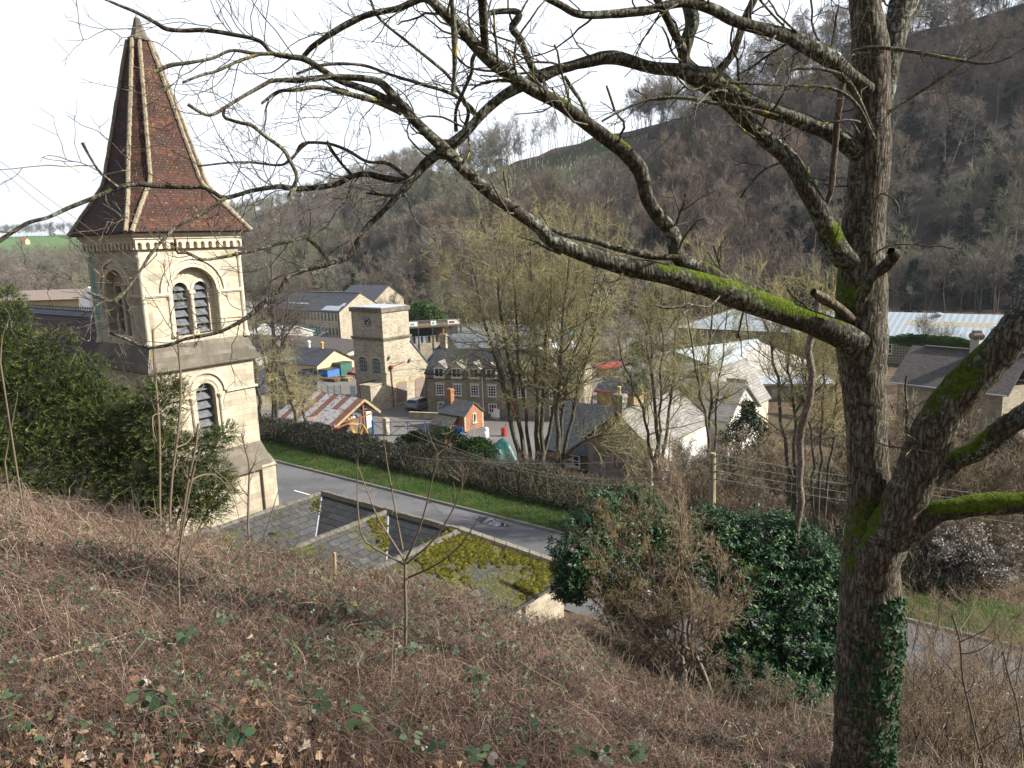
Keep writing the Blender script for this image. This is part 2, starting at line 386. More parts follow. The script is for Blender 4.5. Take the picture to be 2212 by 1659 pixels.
def bark(name, dark, mid, lichen, lamt=(.5, .6), moss=None, mamt=.35, sc=1.0, yellow=None):
    @mat(name)
    def f(t):
        p = t.co('Object')
        wv = t.n('VectorMath', {'operation': 'MULTIPLY_ADD'}); t.put(wv.inputs[0], t.n('TexNoise', Vector=p, Scale=7*sc, Detail=3).outputs['Color']); wv.inputs[1].default_value = (.05/sc, .05/sc, .10/sc); t.put(wv.inputs[2], p)
        ridg = t.n('TexVoronoi', {'feature': 'DISTANCE_TO_EDGE'}, Vector=t.mp(wv.outputs[0], (34*sc, 34*sc, 4.5*sc)), Scale=1.0).outputs['Distance']
        fine = t.noise(30*sc, 5, .7)
        c = t.mix(t.ramp(t.math('ADD', ridg, t.math('MULTIPLY', fine, .4)), (.2, 0.0), (.6, 1.0)), dark, mid)
        lm = t.math('MULTIPLY', t.ramp(t.noise(24*sc, 7, .75), (lamt[0], 0.0), (lamt[1], 1.0)), t.ramp(t.noise(3.4*sc, 4), (.40, .10), (.58, 1.0)))
        c = t.mix(lm, c, t.mix(fine, lichen, tuple(x*.62 for x in lichen)))
        if yellow is not None:
            c = t.mix(t.ramp(t.noise(5*sc, 5, .6, t.mp(p, (1, 1, 1), (3, 9, 4))), (.63, 0.0), (.68, .9)), c, yellow)
        h = t.math('ADD', ridg, t.math('MULTIPLY', fine, .5))
        if moss is not None:
            m = t.math('ADD', t.math('MULTIPLY', t.up(), .34), t.math('MULTIPLY', t.math('SUBTRACT', t.noise(2.4*sc, 4), .5), 1.1))
            m = t.math('ADD', m, t.math('MULTIPLY', t.math('SUBTRACT', t.noise(16*sc, 6, .75), .5), .75))
            m = t.math('ADD', m, t.math('MULTIPLY', t.attr('tone'), .62))
            mk = t.ramp(m, (mamt, 0.0), (mamt+.10, 1.0))
            c = t.mix(mk, c, t.mix(t.ramp(t.noise(34*sc, 5, .7), (.3, 0.0), (.7, 1.0)), tuple(x*.45 for x in moss), tuple(min(1, x*2.2) for x in moss)))
            h = t.math('ADD', h, t.math('MULTIPLY', mk, t.noise(70*sc, 3, .7)))
        t.set(c, .95, t.bump(h, .8, .012), spec=.1)
    return MATS[name]
def toned(name, *stops, rough=.7, spec=.25, sub=None, trans=0.0, bump=None):
    """colour chosen by the per-leaf / per-twig 'tone'"""
    @mat(name)
    def f(t):
        c = t.ramp(t.attr('tone'), *stops)
        t.set(c, rough, spec=spec)
        if trans:
            tr = t.n('BsdfTranslucent', Color=c); mx = t.n('MixShader', Fac=trans)
            t.t.links.new(t.bsdf.outputs[0], mx.inputs[1]); t.t.links.new(tr.outputs[0], mx.inputs[2])
            t.t.links.new(mx.outputs[0], t.nd['Material Output'].inputs[0])
    return MATS[name]

stone('church ashlar', (.62, .55, .42), (.55, .475, .355), (.42, .36, .26), .62, .27, .60, (.20, .17, .125), .006, .008)
stone('church weathering', (.23, .20, .16), (.19, .17, .13), (.15, .13, .10), .9, .3, .75, (.07, .065, .05), .006)
@mat('lichened stone')
def _(t):
    a = t.noise(3, 6, .7); f = t.noise(16, 6, .75)
    c = t.mix(t.ramp(f, (.35, 0.0), (.7, 1.0)), (.10, .09, .07), (.26, .23, .18))
    c = t.mix(t.ramp(t.noise(7, 6, .75), (.60, 0.0), (.68, .9)), c, (.42, .41, .37))
    c = t.mix(t.ramp(t.noise(5, 5, .7, t.mp(t.co(), (1, 1, 1), (4, 2, 7))), (.62, 0.0), (.70, .8)), c, (.28, .20, .03))
    t.set(c, .95, t.bump(f, .6, .02), spec=.1)
stone('rubble stone', (.50, .44, .33), (.42, .36, .26), (.50, .45, .36), .42, .17, .40, (.13, .11, .08), .02, .10)
stone('grey rubble stone', (.37, .33, .25), (.28, .245, .18), (.32, .285, .22), .42, .16, .45, (.11, .095, .07), .02, .10)
stone('old brick and render', (.43, .40, .37), (.34, .30, .27), (.42, .395, .365), .5, .2, .55, (.08, .07, .06), .015, .1)
stone('orange brick', (.40, .16, .075), (.32, .115, .05), (.50, .38, .26), .22, .075, .3, (.2, .09, .05), .01)
stone('brown brick', (.30, .16, .09), (.24, .12, .07), (.33, .27, .2), .22, .075, .3, (.12, .08, .06), .01)
@mat('fishscale tile')
def _(t):
    uv = t.co('UV'); sp = t.n('SeparateXYZ', Vector=uv); u, v = sp.outputs[0], sp.outputs[1]
    bw, bh = .17, .115
    row = t.math('FLOOR', t.math('DIVIDE', v, bh)); fr = t.math('FRACT', t.math('DIVIDE', v, bh))
    us = t.math('ADD', t.math('DIVIDE', u, bw), t.math('MULTIPLY', t.math('MODULO', row, 2.0), .5))
    fx = t.math('ABSOLUTE', t.math('SUBTRACT', t.math('FRACT', us), .5))
    band = t.math('GREATER_THAN', t.math('SINE', t.math('MULTIPLY', row, .62)), 0.0)      # bands of scalloped and of plain tiles
    edge = t.math('MULTIPLY', t.math('MULTIPLY', t.math('MULTIPLY', fx, fx), 3.2), band)
    gapv = t.math('LESS_THAN', t.math('SUBTRACT', fr, edge), .12)
    gapu = t.math('GREATER_THAN', fx, .47)
    cell = t.n('TexWhiteNoise', {'noise_dimensions': '2D'}, Vector=t.n('CombineXYZ', X=t.math('FLOOR', us), Y=row).outputs[0]).outputs['Value']
    c = t.ramp(cell, (0, (.045, .022, .017)), (.5, (.078, .033, .023)), (1, (.125, .050, .031)))
    c = t.mix(t.math('MULTIPLY', band, .5), c, (.050, .028, .023))
    c = t.mix(t.ramp(t.noise(1.2, 5, .6), (.4, 0.0), (.65, .6)), c, (.06, .038, .032))
    c = t.mix(t.ramp(t.noise(11, 5, .7), (.60, 0.0), (.67, .8)), c, (.30, .25, .22))
    c = t.mix(t.math('MULTIPLY', t.ramp(t.noise(6.5, 6, .7, t.mp(t.co(), (1, 1, 1), (7, 3, 1))), (.58, 0.0), (.64, .9)), t.ramp(t.noise(.7, 2), (.42, 0.0), (.60, 1.0))), c, (.30, .18, .04))
    gap = t.math('MAXIMUM', gapv, t.math('MULTIPLY', gapu, .7))
    c = t.mix(t.math('MULTIPLY', gap, .75), c, (.022, .014, .012))
    h = t.math('SUBTRACT', t.math('MULTIPLY', fr, -1.0), gap)
    t.set(c, .8, t.bump(h, .7, .02), spec=.2)
@mat('nave tile')
def _(t):
    uv = t.co('UV'); v = t.n('SeparateXYZ', Vector=uv).outputs[1]
    b = t.n('TexBrick', {'offset': .5}, Vector=uv, Color1=(.090, .046, .040), Color2=(.060, .036, .035), Mortar=(.016, .011, .011), Scale=1.0, Mortar_Size=.012, Brick_Width=.17, Row_Height=.115)
    bandv = t.ramp(t.math('FRACT', t.math('DIVIDE', v, .46)), (.0, .55), (.08, .55), (.12, 1.0), (1, 1.0))
    c = t.mix(1.0, b.outputs['Color'], bandv, 'MULTIPLY')
    c = t.mix(t.ramp(t.noise(6, 6, .75), (.6, 0.0), (.7, .35)), c, (.26, .19, .17))
    h = t.math('SUBTRACT', t.math('MULTIPLY', t.math('FRACT', t.math('DIVIDE', v, .115)), -1.0), b.outputs['Fac'])
    t.set(c, .75, t.bump(h, .8, .02), spec=.25)
@mat('ridge tile')
def _(t):
    f = t.noise(14, 6, .75)
    c = t.mix(t.ramp(f, (.38, 0.0), (.62, 1.0)), (.17, .145, .11), (.40, .34, .24))
    c = t.mix(t.ramp(t.noise(5, 5, .7), (.54, 0.0), (.63, .85)), c, (.10, .085, .06))
    c = t.mix(t.ramp(t.noise(8, 5, .7, t.mp(t.co(), (1, 1, 1), (2, 5, 9))), (.60, 0.0), (.68, .85)), c, (.40, .26, .03))
    t.set(c, .9, t.bump(f, .6, .02), spec=.1)
slate('grey slate', (.060, .065, .072), (.085, .09, .098), .32, .22, lich=.30)
slate('dark slate', (.030, .033, .040), (.046, .050, .058), .32, .22, lich=.22)
slate('blue slate', (.075, .087, .105), (.10, .112, .13), .45, .25, lich=.2)
slate('mill slate', (.040, .043, .055), (.052, .055, .068), .4, .25, lich=.18)
slate('stone tile', (.20, .19, .17), (.27, .255, .23), .45, .3, lich=.3, lichen=(.42, .41, .38))
slate('dark stone tile', (.055, .047, .04), (.085, .072, .06), .32, .15, lich=.35, lichen=(.24, .22, .2))
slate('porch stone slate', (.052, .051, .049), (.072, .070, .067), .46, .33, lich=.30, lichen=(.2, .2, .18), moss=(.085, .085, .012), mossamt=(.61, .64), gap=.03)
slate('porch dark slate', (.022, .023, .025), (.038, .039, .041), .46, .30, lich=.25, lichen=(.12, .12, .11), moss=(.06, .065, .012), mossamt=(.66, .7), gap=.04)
slate('porch mossy slate', (.055, .054, .052), (.078, .076, .073), .5, .36, lich=.3, lichen=(.25, .25, .23), moss=(.062, .060, .008), mossamt=(.545, .575), gap=.03)
plain('coping stone', (.13, .118, .10), .95, .1, .4, 6)
plain('lead', (.42, .45, .50), .4, .5, .1, 4)
plain('louvre slate', (.085, .092, .105), .6, .3, .5, 5)
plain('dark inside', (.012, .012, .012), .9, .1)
plain('white paint', (.80, .81, .80), .5, .4, .04)
plain('white render', (.62, .60, .55), .85, .2, .08, 1.2)
plain('cream render', (.66, .52, .30), .85, .2, .05, 1.2)
plain('grey render', (.42, .39, .35), .9, .2, .12, 1.2)
plain('dressed stone', (.58, .51, .39), .9, .15, .15, 3)
plain('yellow stone', (.50, .34, .13), .9, .15, .2, 5)
plain('weathered board', (.24, .19, .165), .85, .2, .3, 6)
plain('pale green paint', (.33, .40, .37), .5, .4, .08)
plain('iron', (.035, .035, .038), .5, .4, .2)
plain('blue steel', (.03, .06, .16), .45, .4, .15)
plain('galvanised', (.32, .34, .36), .45, .5, .12)
plain('rusty iron', (.25, .10, .05), .9, .2, .45, 8)
plain('old timber', (.17, .12, .075), .9, .15, .35, 5)
plain('pale timber', (.36, .27, .15), .9, .15, .25, 5)
plain('red pot', (.42, .14, .07), .9, .15, .2)
plain('buff pot', (.52, .44, .28), .9, .15, .1)
plain('copper green', (.16, .42, .36), .6, .3, .15)
plain('red paint', (.36, .02, .025), .4, .5, .08)
plain('orange paint', (.75, .16, .03), .5, .4, .08)
plain('yellow paint', (.42, .26, .05), .5, .4, .2)
plain('teal paint', (.04, .26, .26), .4, .5, .1)
plain('bright green paint', (.06, .55, .16), .4, .5, .1)
plain('container green', (.045, .13, .10), .5, .4, .1)
plain('blue paint', (.05, .17, .42), .5, .4, .15)
plain('grey plastic', (.30, .31, .33), .5, .4, .15)
plain('dark plastic', (.05, .05, .06), .5, .4, .15)
plain('tarpaulin', (.012, .085, .078), .45, .45, .15, 2)
plain('paper white', (.82, .84, .83), .6, .3, .03)
plain('sign green', (.02, .22, .16), .6, .3, .03)
plain('pole timber', (.30, .27, .17), .9, .15, .3, 2)
plain('road paint', (.72, .72, .70), .7, .2, .12, 6)
plain('kerb stone', (.20, .19, .175), .9, .15, .25, 4)
plain('cable', (.25, .33, .28), .5, .4, .05)
plain('pale cable', (.24, .23, .19), .6, .3, .05)
plain('dark cable', (.10, .09, .08), .6, .3, .05)
plain('skin', (.45, .27, .19), .6, .3, .05)
plain('navy cloth', (.03, .04, .09), .9, .1, .1)
plain('red cloth', (.50, .06, .05), .9, .1, .1)
plain('tyre', (.015, .015, .016), .8, .2, .1)
plain('car paint', (.34, .39, .46), .25, .6, .02, Metallic=.3, Coat_Weight=.6)
plain('window glass', (.02, .025, .03), .06, .8, .1)
plain('tree guard plastic', (.55, .62, .50), .6, .3, .15)
@mat('asphalt')
def _(t):
    f = t.noise(40, 4, .8); b = t.noise(.25, 5, .6, t.mp(t.co(), (.25, 1.6, 1)))
    c = t.mix(t.ramp(f, (.3, 0.0), (.7, 1.0)), (.075, .075, .078), (.13, .13, .133))
    c = t.mix(t.ramp(b, (.35, 0.0), (.65, .45)), c, (.20, .20, .20))
    c = t.mix(t.ramp(t.noise(.9, 4, .6, t.mp(t.co(), (.35, .35, 1), (3, 8, 0))), (.56, 0.0), (.58, .35)), c, (.06, .06, .062))
    t.set(c, .8, t.bump(f, .3, .01), spec=.25)
@mat('puddle')
def _(t): t.set((.04, .045, .05), .03, spec=.9)
@mat('yard')
def _(t):
    f = t.noise(6, 5, .7); b = t.noise(.12, 5, .6)
    c = t.mix(t.ramp(f, (.3, 0.0), (.7, 1.0)), (.13, .125, .115), (.22, .21, .195))
    t.set(t.mix(t.ramp(b, (.4, 0.0), (.6, .5)), c, (.12, .105, .09)), .9, spec=.2)
@mat('grass verge')
def _(t):
    f = t.noise(22, 5, .7); b = t.noise(.6, 5, .6)
    c = t.mix(f, (.028, .058, .010), (.062, .115, .024))
    c = t.mix(t.ramp(b, (.5, 0.0), (.72, .8)), c, (.17, .15, .06))
    t.set(c, .95, t.bump(f, 1.0, .1), spec=.1)
@mat('leaf litter')
def _(t):
    p = t.co('Position')
    f = t.noise(18, 6, .75, p); b = t.noise(.05, 5, .6, p); v = t.n('TexVoronoi', Vector=p, Scale=9.0).outputs['Color']
    c = t.mix(f, (.045, .032, .022), (.17, .12, .08))
    c = t.mix(.4, c, t.ramp(t.n('SeparateColor', Color=v).outputs[0], (0, (.05, .035, .022)), (.6, (.14, .09, .055)), (1, (.22, .16, .10))))
    c = t.mix(t.ramp(b, (.45, 0.0), (.62, .55)), c, (.065, .075, .035))
    t.set(c, .95, t.bump(f, .8, .05), spec=.1)
@mat('hill ground')
def _(t):
    p = t.co('Position')
    b = t.noise(.02, 6, .65, p); f = t.noise(.5, 6, .7, p)
    c = t.mix(f, (.050, .041, .034), (.105, .085, .070))
    c = t.mix(t.ramp(b, (.48, 0.0), (.62, .5)), c, (.055, .06, .04))
    t.set(c, .95, spec=.05)
@mat('clearing')
def _(t):
    p = t.co('Position'); c = t.mix(t.noise(.35, 6, .7, p), (.075, .050, .038), (.16, .115, .088)); c = t.mix(t.ramp(t.noise(.045, 5, .65, p), (.48, 0.0), (.6, .85)), c, (.085, .12, .045)); t.set(c, .95, spec=.05)
@mat('field')
def _(t):
    p = t.co('Position'); c = t.mix(t.noise(.02, 5, .6, p), (.07, .14, .035), (.13, .22, .06)); t.set(c, .95, spec=.05)
@mat('metal sheet')
def _(t):
    uv = t.co('UV'); u = t.n('SeparateXYZ', Vector=uv).outputs[0]
    w = t.math('SINE', t.math('MULTIPLY', u, 2*math.pi/.9))
    c = t.mix(t.ramp(w, (.75, 0.0), (1, .55)), t.mix(t.noise(.4, 4), (.34, .39, .42), (.41, .46, .49)), (.27, .32, .35))
    t.set(c, .45, t.bump(w, .35, .05), spec=.4)
@mat('rooflight sheet')
def _(t):
    u = t.n('SeparateXYZ', Vector=t.co('UV')).outputs[0]; w = t.math('SINE', t.math('MULTIPLY', u, 2*math.pi/.9))
    t.set(t.mix(t.ramp(w, (.7, 0.0), (1, .6)), (.42, .36, .25), (.26, .21, .14)), .5, spec=.3)
@mat('lattice cladding')
def _(t):
    uv = t.mp(t.co('UV'), (1, 1, 1), rot=(0, 0, R(45)))
    s = t.n('SeparateXYZ', Vector=uv); k = 2*math.pi/.55
    w = t.math('MULTIPLY', t.math('SINE', t.math('MULTIPLY', s.outputs[0], k)), t.math('SINE', t.math('MULTIPLY', s.outputs[1], k)))
    t.set(t.ramp(w, (.35, (.30, .26, .19)), (.6, (.055, .05, .04))), .9, spec=.1)
def rust_sheet(name, base, patch, amt):
    @mat(name)
    def f(t):
        u = t.n('SeparateXYZ', Vector=t.co('UV')).outputs[0]; w = t.math('SINE', t.math('MULTIPLY', u, 2*math.pi/.15))
        m = t.ramp(t.noise(2.4, 5, .7), (amt, 0.0), (amt+.08, 1.0))
        c = t.mix(t.math('MULTIPLY', t.ramp(w, (-.6, .35), (.8, 0.0)), 1.0), t.mix(m, base, patch), (.06, .045, .04))
        t.set(c, .7, t.bump(w, .5, .04), spec=.3)
rust_sheet('rusty sheet', (.23, .095, .06), (.45, .43, .41), .66)
rust_sheet('pale sheet', (.50, .52, .54), (.27, .13, .09), .52)
rust_sheet('rust and grey sheet', (.11, .095, .085), (.16, .13, .10), .5)
bark('oak bark', (.026, .022, .016), (.125, .105, .08), (.27, .30, .24), (.50, .57), (.058, .082, .008), .40, 1.0)
bark('trunk bark', (.030, .024, .017), (.185, .155, .118), (.26, .28, .23), (.53, .61), (.050, .072, .008), .34, 1.0)
bark('twig bark', (.05, .04, .028), (.15, .125, .085), (.33, .36, .27), (.46, .60), None, .4, 1.5, (.42, .33, .03))
bark('bleached wood', (.07, .055, .04), (.24, .195, .145), (.36, .33, .27), (.55, .66), None)
bark('sycamore bark', (.045, .042, .030), (.17, .155, .115), (.22, .22, .16), (.5, .62), (.05, .065, .008), .55, .35)
bark('birch bark', (.08, .062, .045), (.28, .22, .16), (.38, .38, .33), (.5, .6), (.04, .055, .01), .85, .7)
toned('olive twigs', (0, (.11, .10, .062)), (.5, (.34, .31, .17)), (1, (.56, .49, .20)), rough=.9, spec=.1)
toned('grey twigs', (0, (.075, .060, .048)), (.5, (.12, .098, .078)), (1, (.19, .16, .125)), rough=.9, spec=.1)
toned('brown twigs', (0, (.085, .062, .042)), (.5, (.16, .125, .088)), (1, (.29, .235, .165)), rough=.9, spec=.1)
toned('tan twigs', (0, (.14, .10, .07)), (.5, (.28, .21, .145)), (1, (.46, .36, .25)), rough=.85, spec=.1)
toned('dead canes', (0, (.052, .034, .028)), (.3, (.110, .070, .057)), (.55, (.200, .136, .106)), (.8, (.31, .225, .16)), (1, (.50, .40, .27)), rough=.8, spec=.15)
toned('bramble leaves', (0, (.060, .035, .025)), (.18, (.075, .055, .05)), (.42, (.035, .065, .03)), (.75, (.06, .11, .05)), (1, (.16, .18, .07)), rough=.5, spec=.4, trans=.2)
toned('fallen leaves', (0, (.09, .05, .03)), (.4, (.22, .13, .075)), (.7, (.36, .25, .16)), (1, (.60, .52, .44)), rough=.75, spec=.2, trans=.15)
toned('herb leaves', (0, (.03, .09, .02)), (1, (.10, .23, .06)), rough=.6, trans=.25)
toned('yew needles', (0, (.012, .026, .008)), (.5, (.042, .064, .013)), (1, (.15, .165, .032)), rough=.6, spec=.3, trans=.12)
toned('laurel leaves', (0, (.010, .030, .012)), (.5, (.022, .062, .024)), (.85, (.045, .105, .038)), (1, (.12, .16, .04)), rough=.45, spec=.22, trans=.1)
toned('ivy leaves', (0, (.012, .035, .014)), (.5, (.028, .068, .028)), (1, (.065, .115, .045)), rough=.6, spec=.2, trans=.1)
toned('hedge leaves', (0, (.040, .034, .026)), (.3, (.030, .040, .022)), (.7, (.050, .064, .036)), (.88, (.10, .095, .075)), (1, (.26, .24, .20)), rough=.7, trans=.1)
toned('moss cushions', (0, (.018, .019, .005)), (.5, (.048, .045, .008)), (1, (.12, .11, .014)), rough=.95, spec=.05)
toned('bush leaves', (0, (.016, .035, .008)), (.6, (.045, .10, .018)), (1, (.10, .18, .035)), rough=.5, trans=.15)
toned('conifer green', (0, (.008, .018, .010)), (.6, (.018, .038, .018)), (1, (.04, .07, .03)), rough=.7)
toned('catkins', (0, (.30, .24, .05)), (1, (.52, .44, .10)), rough=.8, trans=.2)
toned('seed fluff', (0, (.22, .20, .17)), (1, (.50, .47, .42)), rough=.9, trans=.2)
toned('grass blades', (0, (.035, .060, .016)), (.6, (.070, .108, .032)), (1, (.16, .15, .075)), rough=.7, trans=.2)
# ------------------------------------------------------------------ lie of the land
EYE = 1.65
_be = [(-500, 985, 12), (-200, 1020, 13), (0, 1048, 14), (200, 1090, 14.5), (470, 1143, 15), (700, 1190, 15), (900, 1240, 14.5), (1100, 1300, 14), (1220, 1334, 13.5),
       (1300, 1412, 13), (1370, 1452, 12.5), (1500, 1505, 11.5), (1625, 1548, 10.5), (1724, 1590, 9.5), (1850, 1640, 9), (2000, 1672, 8.5), (2300, 1700, 8)]
_az, _e, _r = [], [], []
for px, py, rr in _be:
    q = ray(px, py); h = math.hypot(q[0], q[1]); _az.append(math.atan2(q[0], q[1])); _e.append(-q[2]/h); _r.append(rr)
def bank(x, y):
    az = np.arctan2(x, np.maximum(y, .01)); rho = np.hypot(x, y)
    e = np.interp(az, _az, _e); rr = np.interp(az, _az, _r)
    ze = -e*rr-.28
    k = (-ze-EYE)/rr
    z = np.where(rho < rr, -EYE-k*rho, ze-(rho-rr)*(.80+.0*rho))
    z = np.where(y < .01, -EYE+.4*np.minimum(-y, 60), z)
    return z+.10*fnoise(x, y, 3, .9)+.05*fnoise(x, y, 5, 2.3)
_hp = [(-2500, 380, 1300, 500), (-900, 420, 1450, 508), (-300, 450, 1500, 510), (0, 450, 1500, 512), (150, 450, 1500, 506), (300, 420, 1300, 490), (420, 390, 1180, 470), (490, 380, 1100, 462), (550, 360, 950, 456),
       (660, 332, 850, 428), (740, 300, 760, 405), (850, 245, 650, 372), (900, 222, 540, 356), (960, 210, 450, 372), (1032, 205, 395, 386), (1100, 200, 385, 354), (1200, 197, 372, 320), (1300, 195, 360, 292),
       (1409, 192, 350, 269), (1500, 190, 345, 246), (1700, 188, 325, 172), (1850, 187, 310, 118), (2000, 186, 300, 62), (2212, 183, 292, 5), (2600, 175, 285, -70), (4500, 150, 280, -150)]
_hu, _hf, _hr, _hz = [], [], [], []
for px, fy, ry, py in _hp:
    q = ray(px, py); _hu.append(q[0]/q[1]); _hf.append(fy); _hr.append(ry); _hz.append(q[2]/q[1]*ry)
def hill(x, y):
    ys = np.maximum(y, 1.0); u = x/ys
    f = np.interp(u, _hu, _hf); r_ = np.interp(u, _hu, _hr); zr = np.interp(u, _hu, _hz)
    t = (ys-f)/(r_-f)
    sm = np.where(t < 1, np.clip(t, 0, 1)**1.08, 1.0)
    z = -20+(zr+20)*sm-np.where(t > 1, .06*np.minimum(ys-r_, 500), 0)
    z = np.where(t > 0, z+np.minimum(t*6, 1)*(1.4*fnoise(x, y, 11, .035)+.5*fnoise(x, y, 12, .11))*np.clip(1.3-t, 0, 1), z)
    return np.where(y < 60, -20.0, z)
def valley(x, y):
    s = x*ES[0]+y*ES[1]; n = x*EN[0]+y*EN[1]
    w = np.clip((19-s)/6, 0, 1)
    z1 = np.interp(n, [0, 22, 24, 31, 33.4, 35.5, 38, 52, 90], [-14.9, -14.9, -15.08, -15.08, -15.0, -14.85, -15.3, -20.0, -20.05])
    z2 = np.interp(n, [0, 17, 18.6, 23.6, 24, 31, 33.4, 35.5, 38, 52, 90], [-12, -12, -12.2, -14.7, -15.08, -15.08, -15.0, -14.85, -15.3, -20.0, -20.05])
    return z1*(1-w)+z2*w
def ground(x, y):
    x = np.asarray(x, float); y = np.asarray(y, float)
    return np.maximum(np.maximum(bank(x, y), valley(x, y)), np.where(np.hypot(x, y) > 100, hill(x, y), -99))
def gz(x, y): return float(ground(np.array([x]), np.array([y]))[0])

_a = np.concatenate([np.linspace(-180, -46, 90, endpoint=False), np.linspace(-46, 46, 460, endpoint=False), np.linspace(46, 180, 90, endpoint=False)])
_a = np.radians(_a); _rr = np.concatenate([np.geomspace(.4, 60, 170), np.geomspace(62, 4200, 170)])
AA, RR = np.meshgrid(_a, _rr, indexing='ij')
GX, GY = np.sin(AA)*RR, np.cos(AA)*RR
GZ = ground(GX, GY)
na, nr = GX.shape
i, j = np.meshgrid(np.arange(na), np.arange(nr-1), indexing='ij'); i2 = (i+1) % na
F = np.stack([i*nr+j, i*nr+j+1, i2*nr+j+1, i2*nr+j], -1).reshape(-1, 4)
V = np.stack([GX, GY, GZ], -1).reshape(-1, 3)
cen = V[F].mean(1); dist = np.hypot(cen[:, 0], cen[:, 1])
sC = cen[:, 0]*ES[0]+cen[:, 1]*ES[1]; nC = cen[:, 0]*EN[0]+cen[:, 1]*EN[1]
mi = np.zeros(len(F), np.int32)
mi[(dist > 100) & (cen[:, 2] > -19.6)] = 1
mi[(nC > 46) & (sC > 36) & (dist < 330) & (cen[:, 2] <= -19.6)] = 2
uC = cen[:, 0]/np.maximum(cen[:, 1], 1)
zc_ = cen[:, 2]/np.maximum(cen[:, 1], 1)
q1, q2 = ray(150, 552), ray(60, 506)
mi[(cen[:, 1] > 700) & (uC < ray(190, 520)[0]/ray(190, 520)[1]) & (zc_ > q1[2]/q1[1]) & (zc_ < q2[2]/q2[1]+.004)] = 3
cpy = cen @ FWD; cpx, cpy = 1106+FOC*(cen @ RGT)/cpy, 829.5-FOC*(cen @ UPV)/cpy
clearing = np.array([(1085, 440), (1060, 395), (1140, 362), (1200, 330), (1275, 300), (1330, 276), (1420, 300), (1440, 345), (1400, 395), (1330, 425), (1200, 440)])
def inside(px, py, poly):
    c = np.zeros(len(px), bool); j = len(poly)-1
    for i in range(len(poly)):
        xi, yi = poly[i]; xj, yj = poly[j]
        c ^= ((yi > py) != (yj > py)) & (px < (xj-xi)*(py-yi)/(yj-yi+1e-9)+xi); j = i
    return c
mi[(cen[:, 1] > 150) & inside(cpx, cpy, clearing)] = 4
ter = np_mesh('ground', V, F, [MATS['leaf litter'], MATS['hill ground'], MATS['yard'], MATS['field'], MATS['clearing']], smooth=True)
ter.data.polygons.foreach_set('material_index', mi)
tag(ter, kind='structure')

def strip(name, m, prof, s0, s1, step=4.0, kind='structure', wob=0.0):
    """a long band along the road: prof = [(n, z), ...] across it"""
    S = np.arange(s0, s1+.01, step); k = len(prof)
    V = np.array([sn(s, n+(wob*math.sin(s*.7)+wob*math.sin(s*1.9+1) if 0 < i_ < k-1 or wob and i_ == k-1 else 0), z) for s in S for i_, (n, z) in enumerate(prof)])
    F = np.array([(a*k+b, a*k+b+1, (a+1)*k+b+1, (a+1)*k+b) for a in range(len(S)-1) for b in range(k-1)])
    o = np_mesh(name, V, F, m, uv=True); tag(o, kind=kind)
    bm = bmesh.new(); bm.from_mesh(o.data); bmesh.ops.recalc_face_normals(bm, faces=bm.faces); bm.to_mesh(o.data); bm.free()
    return o
strip('road', MATS['asphalt'], [(24.1, -15.03), (27.4, -14.96), (30.8, -15.03)], -70, 180, 2)
strip('kerb', MATS['kerb stone'], [(30.8, -15.06), (30.8, -14.91), (30.93, -14.91), (30.93, -15.06)], -70, 180, 2)
strip('verge', MATS['grass verge'], [(30.93, -14.93), (31.5, -14.9), (32.5, -14.86), (33.6, -14.8), (34.2, -14.8)], -70, 180, 2)
rp = []
for k, s in enumerate(np.arange(-60, 170, 6.0)):
    q = MB(); s_ = s+.2
    a = [sn(s_+d, n, -14.957) for d, n in ((0, 27.36), (0, 27.46), (4, 27.46), (4, 27.36))]
    mk = MB().poly(a).build('road_marking', MATS['road paint']); tag(mk, 'white centre line dash painted on the grey road', 'road marking', 'centre line dashes on the road'); rp.append(mk)
for s, ln in ((26.2, 2.4), (3.6, 3.2)):
    P = [sn(s+ln*.5*math.cos(a)*(1+.15*math.sin(3*a)), 30.1+.42*math.sin(a)*(1+.2*math.sin(2*a)) if s > 10 else 28.2+1.5*math.sin(a), -14.985) for a in np.linspace(0, 2*math.pi, 24, endpoint=False)]
    tag(MB().poly(P).build('puddle', MATS['puddle']), kind='structure')
# grass on the verge
g = np.random.default_rng(3); n_ = 26000
s_ = g.uniform(4, 75, n_); nn = 31.0+2.7*g.uniform(0, 1, n_)**1.1
zz = np.interp(nn, [30.93, 31.5, 32.5, 33.6, 34.2], [-14.93, -14.9, -14.86, -14.8, -14.8])
C = ES*s_[:, None]+EN*nn[:, None]+np.array([0, 0, 1])*zz[:, None]
D_ = unit(np.stack([g.normal(0, .5, n_), g.normal(0, .5, n_), np.ones(n_)], 1))
V, F = leaf_quads(C, D_, unit(g.normal(size=(n_, 3))), g.uniform(.08, .22, n_), g.uniform(.015, .03, n_))
tag(np_mesh('verge_grass', V, F, MATS['grass blades'], tone=np.repeat(np.clip(g.normal(.45, .2, n_)+.35*fnoise(s_, nn, 4, .5), 0, 1), 4)), kind='stuff')
